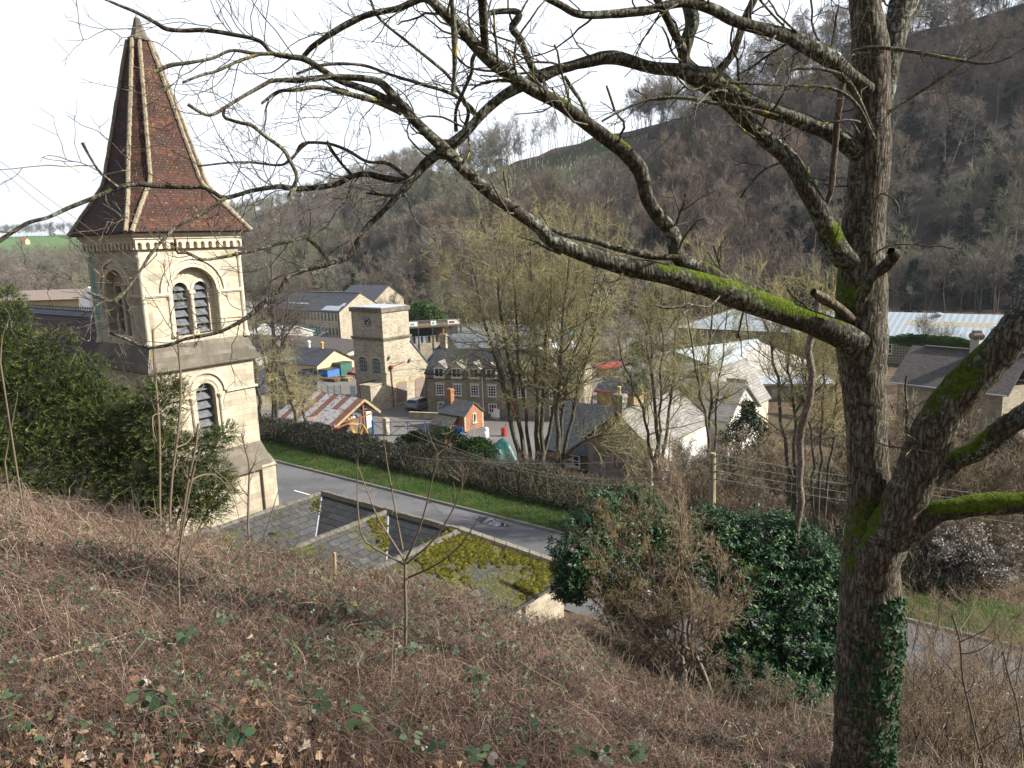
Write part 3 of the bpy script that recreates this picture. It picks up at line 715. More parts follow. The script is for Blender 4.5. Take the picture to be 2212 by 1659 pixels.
# ------------------------------------------------------------------ the church tower (local: x = -s, y = n)
TW, TD = 4.62, 4.6
tower = thing('church_tower', 'square cream stone church tower with red tiled broach spire and louvred belfry arches', 'church tower', sn(32.17, 15.5, 0), RZ)
FR = lambda off=0: XF((-TW, -off), (1, 0), (0, -1))          # the shaded face towards the hillside, u from its left end
RT = lambda off=0: XF((off, 0), (0, 1), (1, 0))              # the sunlit face
BK = lambda off=0: XF((0, TD+off), (-1, 0), (0, 1))
LF = lambda off=0: XF((-TW-off, TD), (0, -1), (-1, 0))
ash, wea = MATS['church ashlar'], MATS['church weathering']
mb = MB(); big = (2.27, 1.07, -3.55, -1.66, 1.07)
for k, X in enumerate((FR(), RT(), BK(), LF())):
    wd = TW if k % 2 == 0 else TD
    if k < 2:
        wall(mb, X, 0, wd, -3.84, .62, [big], depth=.34, seg=18)
        # infill with twin lights, set back inside the big arch
        wall(mb, X, 2.27-1.2, 2.27+1.2, -3.6, -.5, [(2.27-.47, .34, -3.56, -1.58, .36), (2.27+.47, .34, -3.56, -1.58, .36)], w=-.34, depth=.35, seg=12)
    else: wall(mb, X, 0, wd, -3.84, .62)
mb.build('belfry_stage', ash, tower)
mb = MB()                                                     # arch rings, hood moulds, string courses, shafts
for X in (FR(), RT()):
    for (r0, r1, w) in ((1.07, 1.20, .05), (1.23, 1.38, .025), (1.41, 1.54, .09)): arch_band(mb, X, 2.27, -1.66, r0, r1, -.02, w)
    for c in (2.27-.47, 2.27+.47):
        arch_band(mb, X, c, -1.58, .34, .46, -.36, -.28, n=12)
    for a, b in ((0, 1.18), (3.36, TW)):
        for w0, w1, z0, z1 in ((-.02, .10, -1.74, -1.64), (-.02, .06, -1.79, -1.74)):
            V = [X(a, w, z) for w in (w0, w1) for z in (z0, z1)]+[X(b, w, z) for w in (w0, w1) for z in (z0, z1)]
            mb.add(V, [(0, 1, 3, 2), (4, 6, 7, 5), (2, 3, 7, 6), (1, 5, 7, 3), (0, 2, 6, 4)])
    V0 = X(2.27-.13, -.3, -3.55); V1 = X(2.27+.13, -.22, -3.55)
    p = X(2.27, -.27, 0); mb.cyl((p[0], p[1], -3.4), (p[0], p[1], -1.75), .085, k=10); mb.box(p[0]-.13, p[0]+.13, p[1]-.13, p[1]+.13, -1.75, -1.60); mb.box(p[0]-.13, p[0]+.13, p[1]-.13, p[1]+.13, -3.58, -3.38)
    for u in (1.22-.1, 3.32+.1):                              # nook shafts at the jambs
        p = X(u+.0, .0, 0); mb.cyl((p[0], p[1], -3.4), (p[0], p[1], -1.95), .075, k=10); mb.lathe([(.08, 0), (.13, .16), (.13, .22)], (p[0], p[1], -1.97), 10); mb.lathe([(.13, 0), (.12, .1), (.08, .18)], (p[0], p[1], -3.56), 10)
for (x, y) in ((0, 0), (-TW, 0), (0, TD)):                     # three-quarter shafts on the corners
    mb.cyl((x, y, -3.6), (x, y, -.25), .10, k=12); mb.lathe([(.10, 0), (.16, .2), (.16, .3)], (x, y, -.3), 12); mb.lathe([(.18, 0), (.16, .12), (.10, .26)], (x, y, -3.86), 12)
mb.build('carved_dressings', MATS['dressed stone'], tower)
mb = MB()                                                     # corbel table: a row of little arches under the cornice
for X, wd in ((FR(.16), TW), (RT(.16), TD), (BK(.16), TW), (LF(.16), TD)):
    n = 14; st = (wd+.28)/n
    wall(mb, X, -.14, wd+.14, .22, .64, [(-.14+st*(k+.5), st*.27, .22, .40, st*.3) for k in range(n)], depth=.16, seg=6)
mb.box(-TW-.22, .22, -.22, TD+.22, .64, .76); mb.box(-TW-.3, .3, -.3, TD+.3, .76, .88)
mb.build('corbel_table', MATS['dressed stone'], tower)
# louvres
for X in (FR(), RT()):
    for c in (2.27-.47, 2.27+.47):
        mb = MB(); bk = []
        for z in np.arange(-3.5, -1.35, .38):
            h = .33 if z < -1.7 else .24
            a, b = X(c-h, -.62, z+.42), X(c+h, -.62, z+.42); d, e = X(c-h, -.38, z), X(c+h, -.38, z)
            mb.slab(d, e, b, a, .03)
        lv = mb.build('louvre', MATS['louvre slate'], tower)
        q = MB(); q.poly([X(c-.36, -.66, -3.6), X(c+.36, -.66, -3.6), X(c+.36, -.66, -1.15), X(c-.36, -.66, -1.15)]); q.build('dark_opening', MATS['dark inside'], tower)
# weathered offsets and the two lower stages
def frustum(mb, x0, x1, y0, y1, z0, o0, z1, o1):
    P = lambda o, z: [(x0-o, y0-o, z), (x1+o, y0-o, z), (x1+o, y1+o, z), (x0-o, y1+o, z)]
    return mb.add(P(o0, z0)+P(o1, z1), [(0, 1, 5, 4), (1, 2, 6, 5), (2, 3, 7, 6), (3, 0, 4, 7), (4, 5, 6, 7), (3, 2, 1, 0)])
mb = MB(); frustum(mb, -TW, 0, 0, TD, -4.40, .20, -3.84, .01); frustum(mb, -TW, 0, 0, TD, -4.92, .34, -4.40, .235); frustum(mb, -TW, 0, 0, TD, -4.98, .30, -4.92, .34)
mb.build('weathered_offset', wea, tower)
mb = MB(); low = (2.22, .46, -8.5, -6.2, .46)
for k, X in enumerate((FR(.12), RT(.12), BK(.12), LF(.12))):
    wd = TW if k % 2 == 0 else TD
    wall(mb, X, -.12, wd+.12, -8.95, -4.98, [low] if k < 2 else [], depth=.45, seg=14)
mb.build('middle_stage', ash, tower)
mb = MB()
for X in (FR(.12), RT(.12)):
    for (r0, r1, w) in ((.62, .74, .03), (.90, 1.04, .08)): arch_band(mb, X, 2.22, -6.2, r0, r1, -.02, w)
    for a, b in ((-.2, 1.22), (3.22, TW+.2)):
        V = [X(a, w, z) for w in (-.02, .1) for z in (-6.3, -6.2)]+[X(b, w, z) for w in (-.02, .1) for z in (-6.3, -6.2)]
        mb.add(V, [(0, 1, 3, 2), (4, 6, 7, 5), (2, 3, 7, 6), (1, 5, 7, 3), (0, 2, 6, 4)])
    for u in (2.22-.68, 2.22+.68):
        p = X(u, .02, 0); mb.cyl((p[0], p[1], -8.4), (p[0], p[1], -6.5), .08, k=10); mb.lathe([(.08, 0), (.14, .14), (.14, .2)], (p[0], p[1], -6.5), 10)
mb.build('carved_dressings', MATS['dressed stone'], tower)
for X in (FR(.12), RT(.12)):
    mb = MB()
    for z in np.arange(-8.6, -5.9, .42):
        h = .45 if z < -6.4 else .36
        mb.slab(X(2.22-h, -.22, z), X(2.22+h, -.22, z), X(2.22+h, -.48, z+.45), X(2.22-h, -.48, z+.45), .03)
    mb.build('louvre', MATS['louvre slate'], tower)
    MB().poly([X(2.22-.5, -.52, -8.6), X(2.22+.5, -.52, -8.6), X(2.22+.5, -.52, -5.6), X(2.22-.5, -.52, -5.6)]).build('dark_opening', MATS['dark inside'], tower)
mb = MB(); frustum(mb, -TW, 0, 0, TD, -9.6, .34, -8.95, .13); frustum(mb, -TW, 0, 0, TD, -10.2, .62, -9.6, .37); frustum(mb, -TW, 0, 0, TD, -10.27, .56, -10.2, .62)
mb.build('weathered_offset', wea, tower)
mb = MB(); frustum(mb, -TW, 0, 0, TD, -15.3, .46, -10.27, .44); mb.box(.44, .60, TD-.22, TD+.5, -15.3, -10.05); mb.build('base_stage', ash, tower)
mb = MB(); mb.lathe([(.62, 0), (.62, .07), (.5, .09)], (0, 0, 0), 24); mb.lathe([(.36, .09), (.36, .12), (.1, .13)], (0, 0, 0), 20)
rw = mb.build('round_window', MATS['iron'], tower); rw.location = (.45, 1.2, -12.75); rw.rotation_euler = (0, R(90), 0)
# verdigris streak left by the lightning conductor
mb = MB(); mb.prism([(-TW+.12, -.012, -2.2), (-TW+.42, -.012, -2.2), (-TW+.36, -.012, .2), (-TW+.10, -.012, .2)], (0, .012, 0)); mb.prism([(-TW+.24, -.012, -4.2), (-TW+.30, -.012, -4.2), (-TW+.42, -.012, -2.2), (-TW+.12, -.012, -2.2)], (0, .012, 0))
mb.build('lightning_conductor', MATS['copper green'], tower)
# broach spire
def octo(h, c, z):
    cx, cy_ = -TW/2, TD/2; a = h-c
    return [(cx+x, cy_+y, z) for x, y in ((-a, -h), (a, -h), (h, -a), (h, a), (a, h), (-a, h), (-h, a), (-h, -a))]
rings = [octo(2.87, .17, .93), octo(2.50, .30, 1.62), octo(2.08, .47, 2.42), octo(1.80, .62, 3.0), octo(1.72, .63, 3.3), octo(.40, .20, 9.1)]
mb = MB(); V = sum(rings, []); mb.add(V, [(8*r+i, 8*r+(i+1) % 8, 8*r+8+(i+1) % 8, 8*r+8+i) for r in range(5) for i in range(8)]); mb.poly(octo(2.87, .17, .93)[::-1])
mb.build('spire_roof', MATS['fishscale tile'], tower)
mb = MB(); mb.box(-TW-.42, .42, -.42, TD+.42, .88, .925); mb.build('eaves_board', MATS['iron'], tower)
for i in range(8):                                            # hip tiles up each of the eight edges
    pts = [np.array(rings[r][i]) for r in range(6)]; mb = MB()
    for a, b in zip(pts[:-1], pts[1:]):
        n = max(1, int(np.linalg.norm(b-a)/.42))
        for k in range(n):
            p, q = a+(b-a)*k/n, a+(b-a)*(k+1.05)/n; out = np.array([p[0]+TW/2, p[1]-TD/2, 0]); out /= np.linalg.norm(out)
            wob = random.uniform(-.012, .012)
            mb.cyl(p+out*(.015+wob), q+out*(.03+wob), .105, .088, k=7)
    mb.build('hip_tile', MATS['ridge tile'], tower)
mb = MB(); c = (-TW/2, TD/2, 0)
mb.lathe([(.42, 9.02), (.52, 9.08), (.50, 9.16), (.36, 9.28), (.20, 9.75), (.13, 10.0), (.10, 10.02)], c, 8); mb.build('spire_cap', wea, tower)
mb = MB()
for dx in (-.06, .05): mb.cyl((c[0]+dx, c[1], 9.95), (c[0]+dx*1.6, c[1], 10.85), .013, .006, k=5)
mb.lathe([(.07, 9.98), (.09, 10.06), (.03, 10.14)], c, 8); mb.build('lightning_rod', MATS['galvanised'], tower)

# ------------------------------------------------------------------ nave behind the tower
nave = thing('church_nave', 'long church nave with purple brown tiled roof and spiky iron ridge cresting', 'church nave', sn(37.0, 18.0, 0), RZ)
mb = MB(); z0, z1 = -2.95, -7.6; hw = 5.0
mb.slab((-46, -hw, z1), (-.05, -hw, z1), (-.05, 0, z0), (-46, 0, z0), .15); mb.slab((-.05, hw, z1), (-46, hw, z1), (-46, 0, z0), (-.05, 0, z0), .15)
mb.build('roof', MATS['nave tile'], nave)
mb = MB(); mb.box(-46, -.1, -4.6, 4.6, -15.3, -7.4); mb.build('wall', ash, nave)
mb = MB(); mb.slab((-46, -.26, z0-.2), (-.05, -.26, z0-.2), (-.05, 0, z0+.05), (-46, 0, z0+.05), .05); mb.slab((-.05, .26, z0-.2), (-46, .26, z0-.2), (-46, 0, z0+.05), (-.05, 0, z0+.05), .05); mb.build('ridge_capping', MATS['blue slate'], nave)
mb = MB(); mb.box(-46, -.05, -.02, .02, z0+.05, z0+.1); mb.box(-46, -.05, -.015, .015, z0+.2, z0+.23)
for x in np.arange(-45.9, -.1, .22): mb.box(x-.03, x+.03, -.015, .015, z0+.1, z0+.2); mb.cyl((x, 0, z0+.23), (x, 0, z0+.36), .045, .0, k=4)
mb.build('cresting', MATS['iron'], nave)

# ------------------------------------------------------------------ the low range beside the road, three wings to the hillside
low_ = thing('slate_roofed_hall', 'low hall beside the road with three ridged wings of mossy stone slates', 'hall', sn(28.2, 20.7, -11.0), RZ)
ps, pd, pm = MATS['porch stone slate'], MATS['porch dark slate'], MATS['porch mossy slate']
XA, XB, XC, XE = 0.0, 4.45, 8.5, 12.0       # ridges of the wings and the right-hand eave, along x = -s
PI_ = .53
mb = MB(); e = 3.0                          # road slope with hips
mb.slab((XE, e-.2, -1.8), (XA-2.4, e-.2, -1.8), (XA, 0, 0), (XC, 0, 0), .1)
mb.slab((XA, 0, -.004), (XA+.01, -4.2, -4.2*PI_), (XC, -4.2, -4.2*PI_), (XC, 0, -.004), .1)
mb.build('main_roof', pd, low_)
def wing(x, l, r, ml, mr, name):
    a = MB(); a.slab((x, 0.02, .01), (x, -9.5, .01), (x+r, -9.5, -r*PI_+.01), (x+r, .02, -r*PI_+.01), .1); a.build('roof_slope', mr, low_)
    a = MB(); a.slab((x, -9.5, .01), (x, .02, .01), (x-l, .02, -l*PI_+.01), (x-l, -9.5, -l*PI_+.01), .1); a.build('roof_slope', ml, low_)
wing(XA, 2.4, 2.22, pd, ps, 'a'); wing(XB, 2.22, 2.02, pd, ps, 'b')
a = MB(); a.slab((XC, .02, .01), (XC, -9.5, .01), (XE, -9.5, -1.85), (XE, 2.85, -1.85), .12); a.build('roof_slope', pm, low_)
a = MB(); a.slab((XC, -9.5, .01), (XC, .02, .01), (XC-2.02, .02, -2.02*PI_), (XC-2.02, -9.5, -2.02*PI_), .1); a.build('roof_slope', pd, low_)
for x, w in ((XA, .13), (XB, .15), (XC, .19)):
    mb = MB(); y = .1
    while y > -9.3:
        l = random.uniform(.45, .6); j_ = random.uniform(-.01, .01)
        mb.add([(x-w, y, -.05+j_), (x-w*.4, y, .06+j_), (x+w*.4, y, .06+j_), (x+w, y, -.05+j_), (x-w, y-l+.012, -.05+j_), (x-w*.4, y-l+.012, .06+j_), (x+w*.4, y-l+.012, .06+j_), (x+w, y-l+.012, -.05+j_)],
               [(0, 1, 2, 3), (7, 6, 5, 4), (0, 4, 5, 1), (1, 5, 6, 2), (2, 6, 7, 3)]); y -= l
    mb.build('ridge_stone', MATS['coping stone'], low_)
mb = MB(); x = XA-.1
while x < XC+.1:
    l = random.uniform(.4, .55); j_ = random.uniform(-.02, .02); w = .2
    mb.add([(x, -w, -.07+j_), (x, -w*.4, .09+j_), (x, w*.4, .09+j_), (x, w, -.07+j_), (x+l-.015, -w, -.07+j_), (x+l-.015, -w*.4, .09+j_), (x+l-.015, w*.4, .09+j_), (x+l-.015, w, -.07+j_)],
           [(0, 1, 2, 3), (7, 6, 5, 4), (0, 4, 5, 1), (1, 5, 6, 2), (2, 6, 7, 3)]); x += l
a0, a1 = np.array((XC, 0, .0)), np.array((XE, 2.85, -1.83)); n = 10
for k in range(n): mb.bar(a0+(a1-a0)*(k+.02)/n+(0, 0, .05), a0+(a1-a0)*(k+.97)/n+(0, 0, .05), .36, .14)
mb.build('ridge_stone', MATS['lichened stone'], low_)
for x in (XA, XB):
    mb = MB(); d = np.array((2.1, -2.1, -2.1*PI_)); w = np.array((.07, .07, 0)); p = np.array((x+.12, -.12, -.05)); mb.slab(p-w, p+d-w, p+d+w, p+w, .02); mb.build('valley_gutter', MATS['lead'], low_)
mb = MB(); mb.box(XA-2.0, XE-.35, -9.2, 2.5, -4.3, -1.92); mb.build('wall', MATS['rubble stone'], low_)
mb = MB(); mb.cyl((XE+.03, -9.5, -1.95), (XE+.03, 2.9, -1.95), .06, k=8); mb.build('gutter', MATS['iron'], low_)
# cushions of moss lodged along the slate courses
g = np.random.default_rng(33)
def moss_cushions(x0, x1, y0, y1, zf, n, seed, lim):
    X = g.uniform(x0, x1, n); Y = g.uniform(y0, y1, n); sl = (X-x0)/math.cos(math.atan(PI_)); sl = np.round(sl/.36)*.36+g.normal(.03, .10, n); X = x0+sl*math.cos(math.atan(PI_))
    m = .62*fnoise(X, Y, seed, .55)+.42*fnoise(X, Y, seed+1, 1.7)+.25*fnoise(X, Y, seed+2, 4.5); hip = (X < x1) & (Y < 2.6*(X-x0)/(x1-x0)-.12 if y1 > 1 else Y < y1)
    k = (m+g.uniform(-.25, .25, n) > lim) & hip; X, Y = X[k], Y[k]; n = len(X); r_ = g.uniform(.03, .095, n)
    q = np.arange(7)*2*math.pi/7; T = np.concatenate([np.stack([np.cos(q), np.sin(q), 0*q-.1], 1), np.stack([.72*np.cos(q+.4), .72*np.sin(q+.4), 0*q+.42], 1), [[0, 0, .62]]])
    V = T[None]*r_[:, None, None]*g.uniform(.75, 1.3, (n, 15, 1))*np.array([1.0, 1.5, 1.0])+np.stack([X, Y, zf(X)], 1)[:, None]
    F4 = np.array([(i, (i+1) % 7, 7+(i+1) % 7, 7+i) for i in range(7)]); F3 = np.array([(7+i, 7+(i+1) % 7, 14) for i in range(7)]); o = np.arange(n)[:, None, None]*15
    ob = np_mesh('moss_cushions', V.reshape(-1, 3), [(F4[None]+o).reshape(-1, 4), (F3[None]+o).reshape(-1, 3)], MATS['moss cushions'], low_, tone=np.repeat(np.clip(g.normal(.5, .22, n), 0, 1), 15), smooth=True); ob['kind'] = 'stuff'
moss_cushions(XC, XE, -9.3, 2.6, lambda x: .01-(x-XC)*1.86/(XE-XC), 26000, 40, .02)
moss_cushions(XB, XB+2.0, -9.3, .0, lambda x: .01-(x-XB)*PI_, 3200, 44, .42)
moss_cushions(XA, XA+2.2, -9.3, .0, lambda x: .01-(x-XA)*PI_, 2200, 48, .55)
# ------------------------------------------------------------------ the mill yard across the road
def z4(x, y): return 542.2+x/4.08, 569.3+y/4.08
def z5(x, y): return 894.6+x/4.08, 677.7+y/4.08
def z6(x, y): return 1138.5+x/3.6, 623.5+y/3.6
def z7(x, y): return 1572.3+x/3.4, 596.4+y/3.4
def z8(x, y): return 623.5+x/8.16, 623.5+y/8.16
def z9(x, y): return 623.5+x/8.16, 786.1+y/8.16
def z10(x, y): return 894.6+x/6.8, 786.1+y/6.8
GY_ = -20.02
def frame(origin, rz=RZ):
    """to local coordinates of a thing standing at origin, turned rz"""
    c, s_ = math.cos(rz), math.sin(rz)
    def f(p):
        d = np.asarray(p, float)-np.asarray(origin, float); return np.array([d[0]*c+d[1]*s_, -d[0]*s_+d[1]*c, d[2]])
    return f
def on_wall(px, py, origin, rz=RZ, y=0.0):
    """(u, z) where the line of sight meets the wall local-y = y of a thing"""
    c, s_ = math.cos(rz), math.sin(rz); nrm = np.array([-s_, c, 0]); o = np.asarray(origin, float)
    r_ = ray(px, py); t = ((o @ nrm)+y)/(r_ @ nrm); p = r_*t-o
    return p[0]*c+p[1]*s_, p[2]
def gabled(root, x0, x1, y0, y1, z0, ze, zr, axis, wm, rm, over=.25, th=.12, roof='roof'):
    """walls and a two-sided roof; axis = direction of the ridge"""
    mb = MB(); r_ = MB(); k = .02
    if axis == 'y':
        xm = (x0+x1)/2; mb.prism([(x0, y0, z0), (x1, y0, z0), (x1, y0, ze), (xm, y0, zr), (x0, y0, ze)], (0, y1-y0, 0)); sl = (zr-ze)/(x1-xm)
        r_.slab((xm, y0-over, zr+.1), (xm, y1+over, zr+.1), (x0-over, y1+over, ze-over*sl+.1), (x0-over, y0-over, ze-over*sl+.1), th)
        r_.slab((xm, y1+over, zr+.1), (xm, y0-over, zr+.1), (x1+over, y0-over, ze-over*sl+.1), (x1+over, y1+over, ze-over*sl+.1), th)
    else:
        ym = (y0+y1)/2; mb.prism([(x1, y0, z0), (x1, y1, z0), (x1, y1, ze), (x1, ym, zr), (x1, y0, ze)], (x0-x1, 0, 0)); sl = (zr-ze)/(y1-ym)
        r_.slab((x0-over, y0-over, ze-over*sl+.1), (x1+over, y0-over, ze-over*sl+.1), (x1+over, ym, zr+.1), (x0-over, ym, zr+.1), th)
        r_.slab((x1+over, y1+over, ze-over*sl+.1), (x0-over, y1+over, ze-over*sl+.1), (x0-over, ym, zr+.1), (x1+over, ym, zr+.1), th)
    return mb.build('wall', wm, root), r_.build(roof, rm, root)
def window(root, X, uc, z0, w, h, fm='white paint', nx=2, ny=3, t=.07, rise=0.0, sill=True, gm='window glass'):
    mb = MB(); a, b = uc-w/2, uc+w/2
    def bx(u0, u1, za, zb, d=.07):
        V = [X(u, q, z) for z in (za, zb) for q in (-.02, d) for u in (u0, u1)]
        mb.add(V, [(0, 1, 3, 2), (4, 6, 7, 5), (0, 4, 5, 1), (2, 3, 7, 6), (0, 2, 6, 4), (1, 5, 7, 3)])
    bx(a, a+t, z0, z0+h); bx(b-t, b, z0, z0+h); bx(a+t, b-t, z0, z0+t); bx(a+t, b-t, z0+h-t, z0+h)
    for i in range(1, nx): bx(a+w*i/nx-t*.3, a+w*i/nx+t*.3, z0+t, z0+h-t, .05)
    for k in range(1, ny): bx(a+t, b-t, z0+h*k/ny-t*.3, z0+h*k/ny+t*.3, .045)
    if rise:
        for i in range(8):
            t0, t1 = math.pi*i/8, math.pi*(i+1)/8
            mb.add([X(uc-w/2*math.cos(q), d, z0+h+rise*math.sin(q)*m) for d in (-.02, .07) for q, m in ((t0, 1), (t1, 1), (t1, .75), (t0, .75))], [(4, 5, 6, 7), (0, 4, 7, 3), (1, 2, 6, 5), (0, 1, 5, 4), (2, 3, 7, 6)])
    f = mb.build('window', MATS[fm], root)
    pts = [(a+.01, z0+.01), (b-.01, z0+.01), (b-.01, z0+h)]+([(uc+w/2*math.cos(q), z0+h+rise*math.sin(q)) for q in np.linspace(.3, math.pi-.3, 8)] if rise else [])+[(a+.01, z0+h)]
    MB().poly([X(u, .02, z) for u, z in pts]).build('pane', MATS[gm], f)
    if sill:
        s_ = MB(); V = [X(u, q, z) for z in (z0-.12, z0) for q in (-.02, .13) for u in (a-.08, b+.08)]
        s_.add(V, [(0, 1, 3, 2), (4, 6, 7, 5), (0, 4, 5, 1), (2, 3, 7, 6), (0, 2, 6, 4), (1, 5, 7, 3)]); s_.build('sill', MATS['dressed stone'], f)
    return f
def chimney(root, x, y, z0, z1, w, m, pot='red pot', npot=1, d=None):
    d = d or w; mb = MB(); mb.box(x-w/2, x+w/2, y-d/2, y+d/2, z0, z1-.3); mb.box(x-w/2-.07, x+w/2+.07, y-d/2-.07, y+d/2+.07, z1-.3, z1-.14); mb.box(x-w/2-.02, x+w/2+.02, y-d/2-.02, y+d/2+.02, z1-.14, z1)
    c = mb.build('chimney', MATS[m], root)
    for k in range(npot):
        q = MB(); q.lathe([(.16, 0), (.13, .1), (.12, .5), (.16, .55), (.15, .62)], (x+(k-(npot-1)/2)*.4, y, z1), 10); q.build('chimney_pot', MATS[pot], c)
# --- clock tower block
O = sn(71.5, 63.4, GY_)
ct = thing('clock_tower_mill', 'tall square rubble stone mill block with a black clock and sunlit boarded windows', 'mill building', O, RZ)
rub, grub, crn = MATS['rubble stone'], MATS['grey rubble stone'], MATS['church weathering']
FX = XF((0, 0), (1, 0), (0, -1)); RX = XF((0, 0), (0, 1), (1, 0))
mb = MB(); w1, w2 = [on_wall(*z8(*q), O) for q in ((1318, 1480), (1557, 1515))]
wall(mb, FX, -5.75, 0, 0, 12.0, [(w1[0], .74, w1[1], 5.9, .42), (w2[0], .74, w2[1]-.0, 5.9, .42)], depth=.18)
mb.poly([(0, 0, 0), (0, 7.55, 0), (0, 7.55, 4.6), (0, 4.5, 8.0), (0, 4.5, 12.0), (0, 0, 12.0)])
mb.poly([(-5.75, 4.5, 0), (-5.75, 0, 0), (-5.75, 0, 12.0), (-5.75, 4.5, 12.0)]); mb.poly([(0, 4.5, 8.0), (-5.75, 4.5, 8.0), (-5.75, 4.5, 12.0), (0, 4.5, 12.0)])
mb.box(-5.73, -.02, 4.4, 7.53, 0, 4.55); mb.build('wall', rub, ct)
mb = MB(); mb.slab((.12, 7.75, 4.5), (-5.9, 7.75, 4.5), (-5.9, 4.5, 8.1), (.12, 4.5, 8.1), .12); mb.build('roof', MATS['blue slate'], ct)
mb = MB(); mb.box(-5.95, .2, -.2, 4.7, 8.65, 8.85); mb.box(-5.88, .13, -.13, 4.63, 8.5, 8.65); mb.build('string_course', crn, ct)
mb = MB(); mb.box(-5.93, .18, -.18, 4.68, 12.0, 12.55); mb.build('parapet', crn, ct); mb = MB(); mb.box(-5.6, -.1, .1, 4.4, 12.55, 12.62); mb.build('flat_roof', MATS['lead'], ct)
for w in (w1, w2):
    window(ct, XF((0, .16), (1, 0), (0, -1)), w[0], w[1]+.02, 1.44, 5.9-w[1], 'pale green paint', 4, 3, .09, .38, gm='louvre slate')
    mb = MB(); arch_band(mb, FX, w[0], 5.9, .76, 1.0, -.02, .03, .0, math.pi, 10, .55); mb.build('window_arch', MATS['dressed stone'], ct)
c = on_wall(*z8(1385, 590), O)
mb = MB(); mb.lathe([(.62, 0), (.62, .06), (.50, .08)], k=28); ck = mb.build('clock_face', MATS['iron'], ct); ck.location = (c[0], 0, c[1]); ck.rotation_euler = (R(90), 0, 0)
for k in range(12):
    a = k*math.pi/6; MB().bar((.40*math.sin(a), .40*math.cos(a), .085), (.56*math.sin(a), .56*math.cos(a), .085), .075, .02).build('numeral', MATS['white paint'], ck)
MB().bar((0, 0, .10), (.26*math.sin(R(100)), .26*math.cos(R(100)), .10), .06, .02).build('hour_hand', MATS['white paint'], ck); MB().bar((0, 0, .11), (.4*math.sin(R(150)), .4*math.cos(R(150)), .11), .045, .02).build('minute_hand', MATS['white paint'], ck)
for y, zt, hh in ((2.55, 2.7, 2.35), (5.75, 2.75, 2.4)):
    mb = MB(); mb.box(.0, .04, y-.86, y+.86, zt-hh, zt); mb.box(.04, .07, y-.86, y+.86, zt-hh*.55, zt-hh*.5); 
    arch_band(mb, RX, y, zt, .0, .86, .0, .04, n=8, rise=.35); bw = mb.build('boarded_window', MATS['weathered board'], ct)
    mb = MB(); arch_band(mb, RX, y, zt+.02, .9, 1.2, -.02, .04, n=10, rise=.42); mb.build('window_arch', MATS['yellow stone'], bw)
    mb = MB(); mb.box(-.02, .1, y-.95, y+.95, zt-hh-.14, zt-hh); mb.build('sill', MATS['dressed stone'], bw)
mb = MB(); mb.cyl((.1, .98, .05), (.1, .88, 4.9), .06, k=8); mb.build('drainpipe', MATS['rusty iron'], ct)
mb = MB(); mb.lathe([(.1, 0), (.26, .25), (.28, .5)], (.2, .87, 4.85), 8); mb.cyl((.12, .9, 5.15), (.12, 3.3, 5.5), .05, k=6); mb.build('rainwater_head', MATS['rusty iron'], ct)
for y, z in ((.75, 6.35), (4.2, 5.55)):
    mb = MB(); mb.lathe([(.03, .35), (.12, .3), (.24, .05), (.24, 0)], (.3, y, z), 10); mb.bar((.0, y, z+.45), (.3, y, z+.33), .04); mb.build('wall_lamp', MATS['pale green paint'], ct)
mb = MB(); mb.bar((.02, .3, 5.6), (.02, 7.4, 5.2), .03); mb.bar((.02, .3, 4.7), (.02, 5.5, 4.3), .03); mb.build('wall_cable', MATS['dark cable'], ct)
mb = MB(); mb.box(-1.9, .0, -2.6, -.02, 0, 3.2); mb.box(-2.0, .08, -2.68, 0, 3.2, 3.35); mb.build('side_lean_to', rub, ct)
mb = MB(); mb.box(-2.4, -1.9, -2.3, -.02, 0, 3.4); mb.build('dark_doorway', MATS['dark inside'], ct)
# --- slate range behind it
p1, p2 = at_z(884, 732, -11.8), at_z(1109, 705.6, -11.8)
d = unit(p2-p1); q = np.array([d[1], -d[0], 0])
rg = thing('slate_roofed_mill_range', 'long mill range with broad pale blue slate roof behind the cottages', 'mill building', (p1[0], p1[1], GY_), math.atan2(d[1], d[0])-math.pi/2)
Lg = float(np.linalg.norm(p2-p1))+8; gabled(rg, -6.2, 6.2, 6.0, Lg, 0, 3.7, 8.1, 'y', rub, MATS['blue slate'])
for y in (17.5, 20.5, 23.5):
    mb = MB(); sl = (8.1-3.7)/6.2; a = np.array((3.6, y, 8.1-3.6*sl+.14)); u = np.array((1, 0, -sl)); v = np.array((0, 1, 0)); mb.slab(a, a+u*1.3, a+u*1.3+v*1.0, a+v*1.0, .06); mb.build('rooflight', MATS['white paint'], rg)
# --- terraced cottages
C0, C1 = sn(64.4, 63.4, GY_), sn(46.93, 69.71, GY_)
rzc = math.atan2(C1[1]-C0[1], C1[0]-C0[0]); Lc = float(np.hypot(*(C1-C0)[:2]))
cot = thing('terraced_cottages', 'row of grey stone cottages with white framed dormers and a sunlit gable end', 'cottages', C0, rzc)
gabled(cot, 0, Lc, 0, 6.6, 0, 5.1, 7.5, 'x', grub, MATS['dark slate'], .18)
mb = MB(); mb.box(-.03, Lc+.03, -.06, -.02, 4.38, 4.5); mb.build('string_course', MATS['iron'], cot)
mb = MB(); mb.cyl((-.1, -.25, 5.0), (Lc+.1, -.25, 5.0), .06, k=6); mb.cyl((-.05, -.08, 0), (-.05, -.08, 5.0), .05, k=6); mb.build('gutter', MATS['iron'], cot)
mb = MB(); u_ = on_wall(*z10(1005, 300), C0, rzc)[0]; mb.cyl((u_, -.08, 0), (u_, -.08, 5), .05, k=6); mb.build('drainpipe', MATS['white paint'], cot)
CX = XF((0, 0), (1, 0), (0, -1))
dm = [z10(372, 190), z10(628, 190), z10(882, 200), z10(1137, 210), z5(947, 575), z5(1225, 580)]
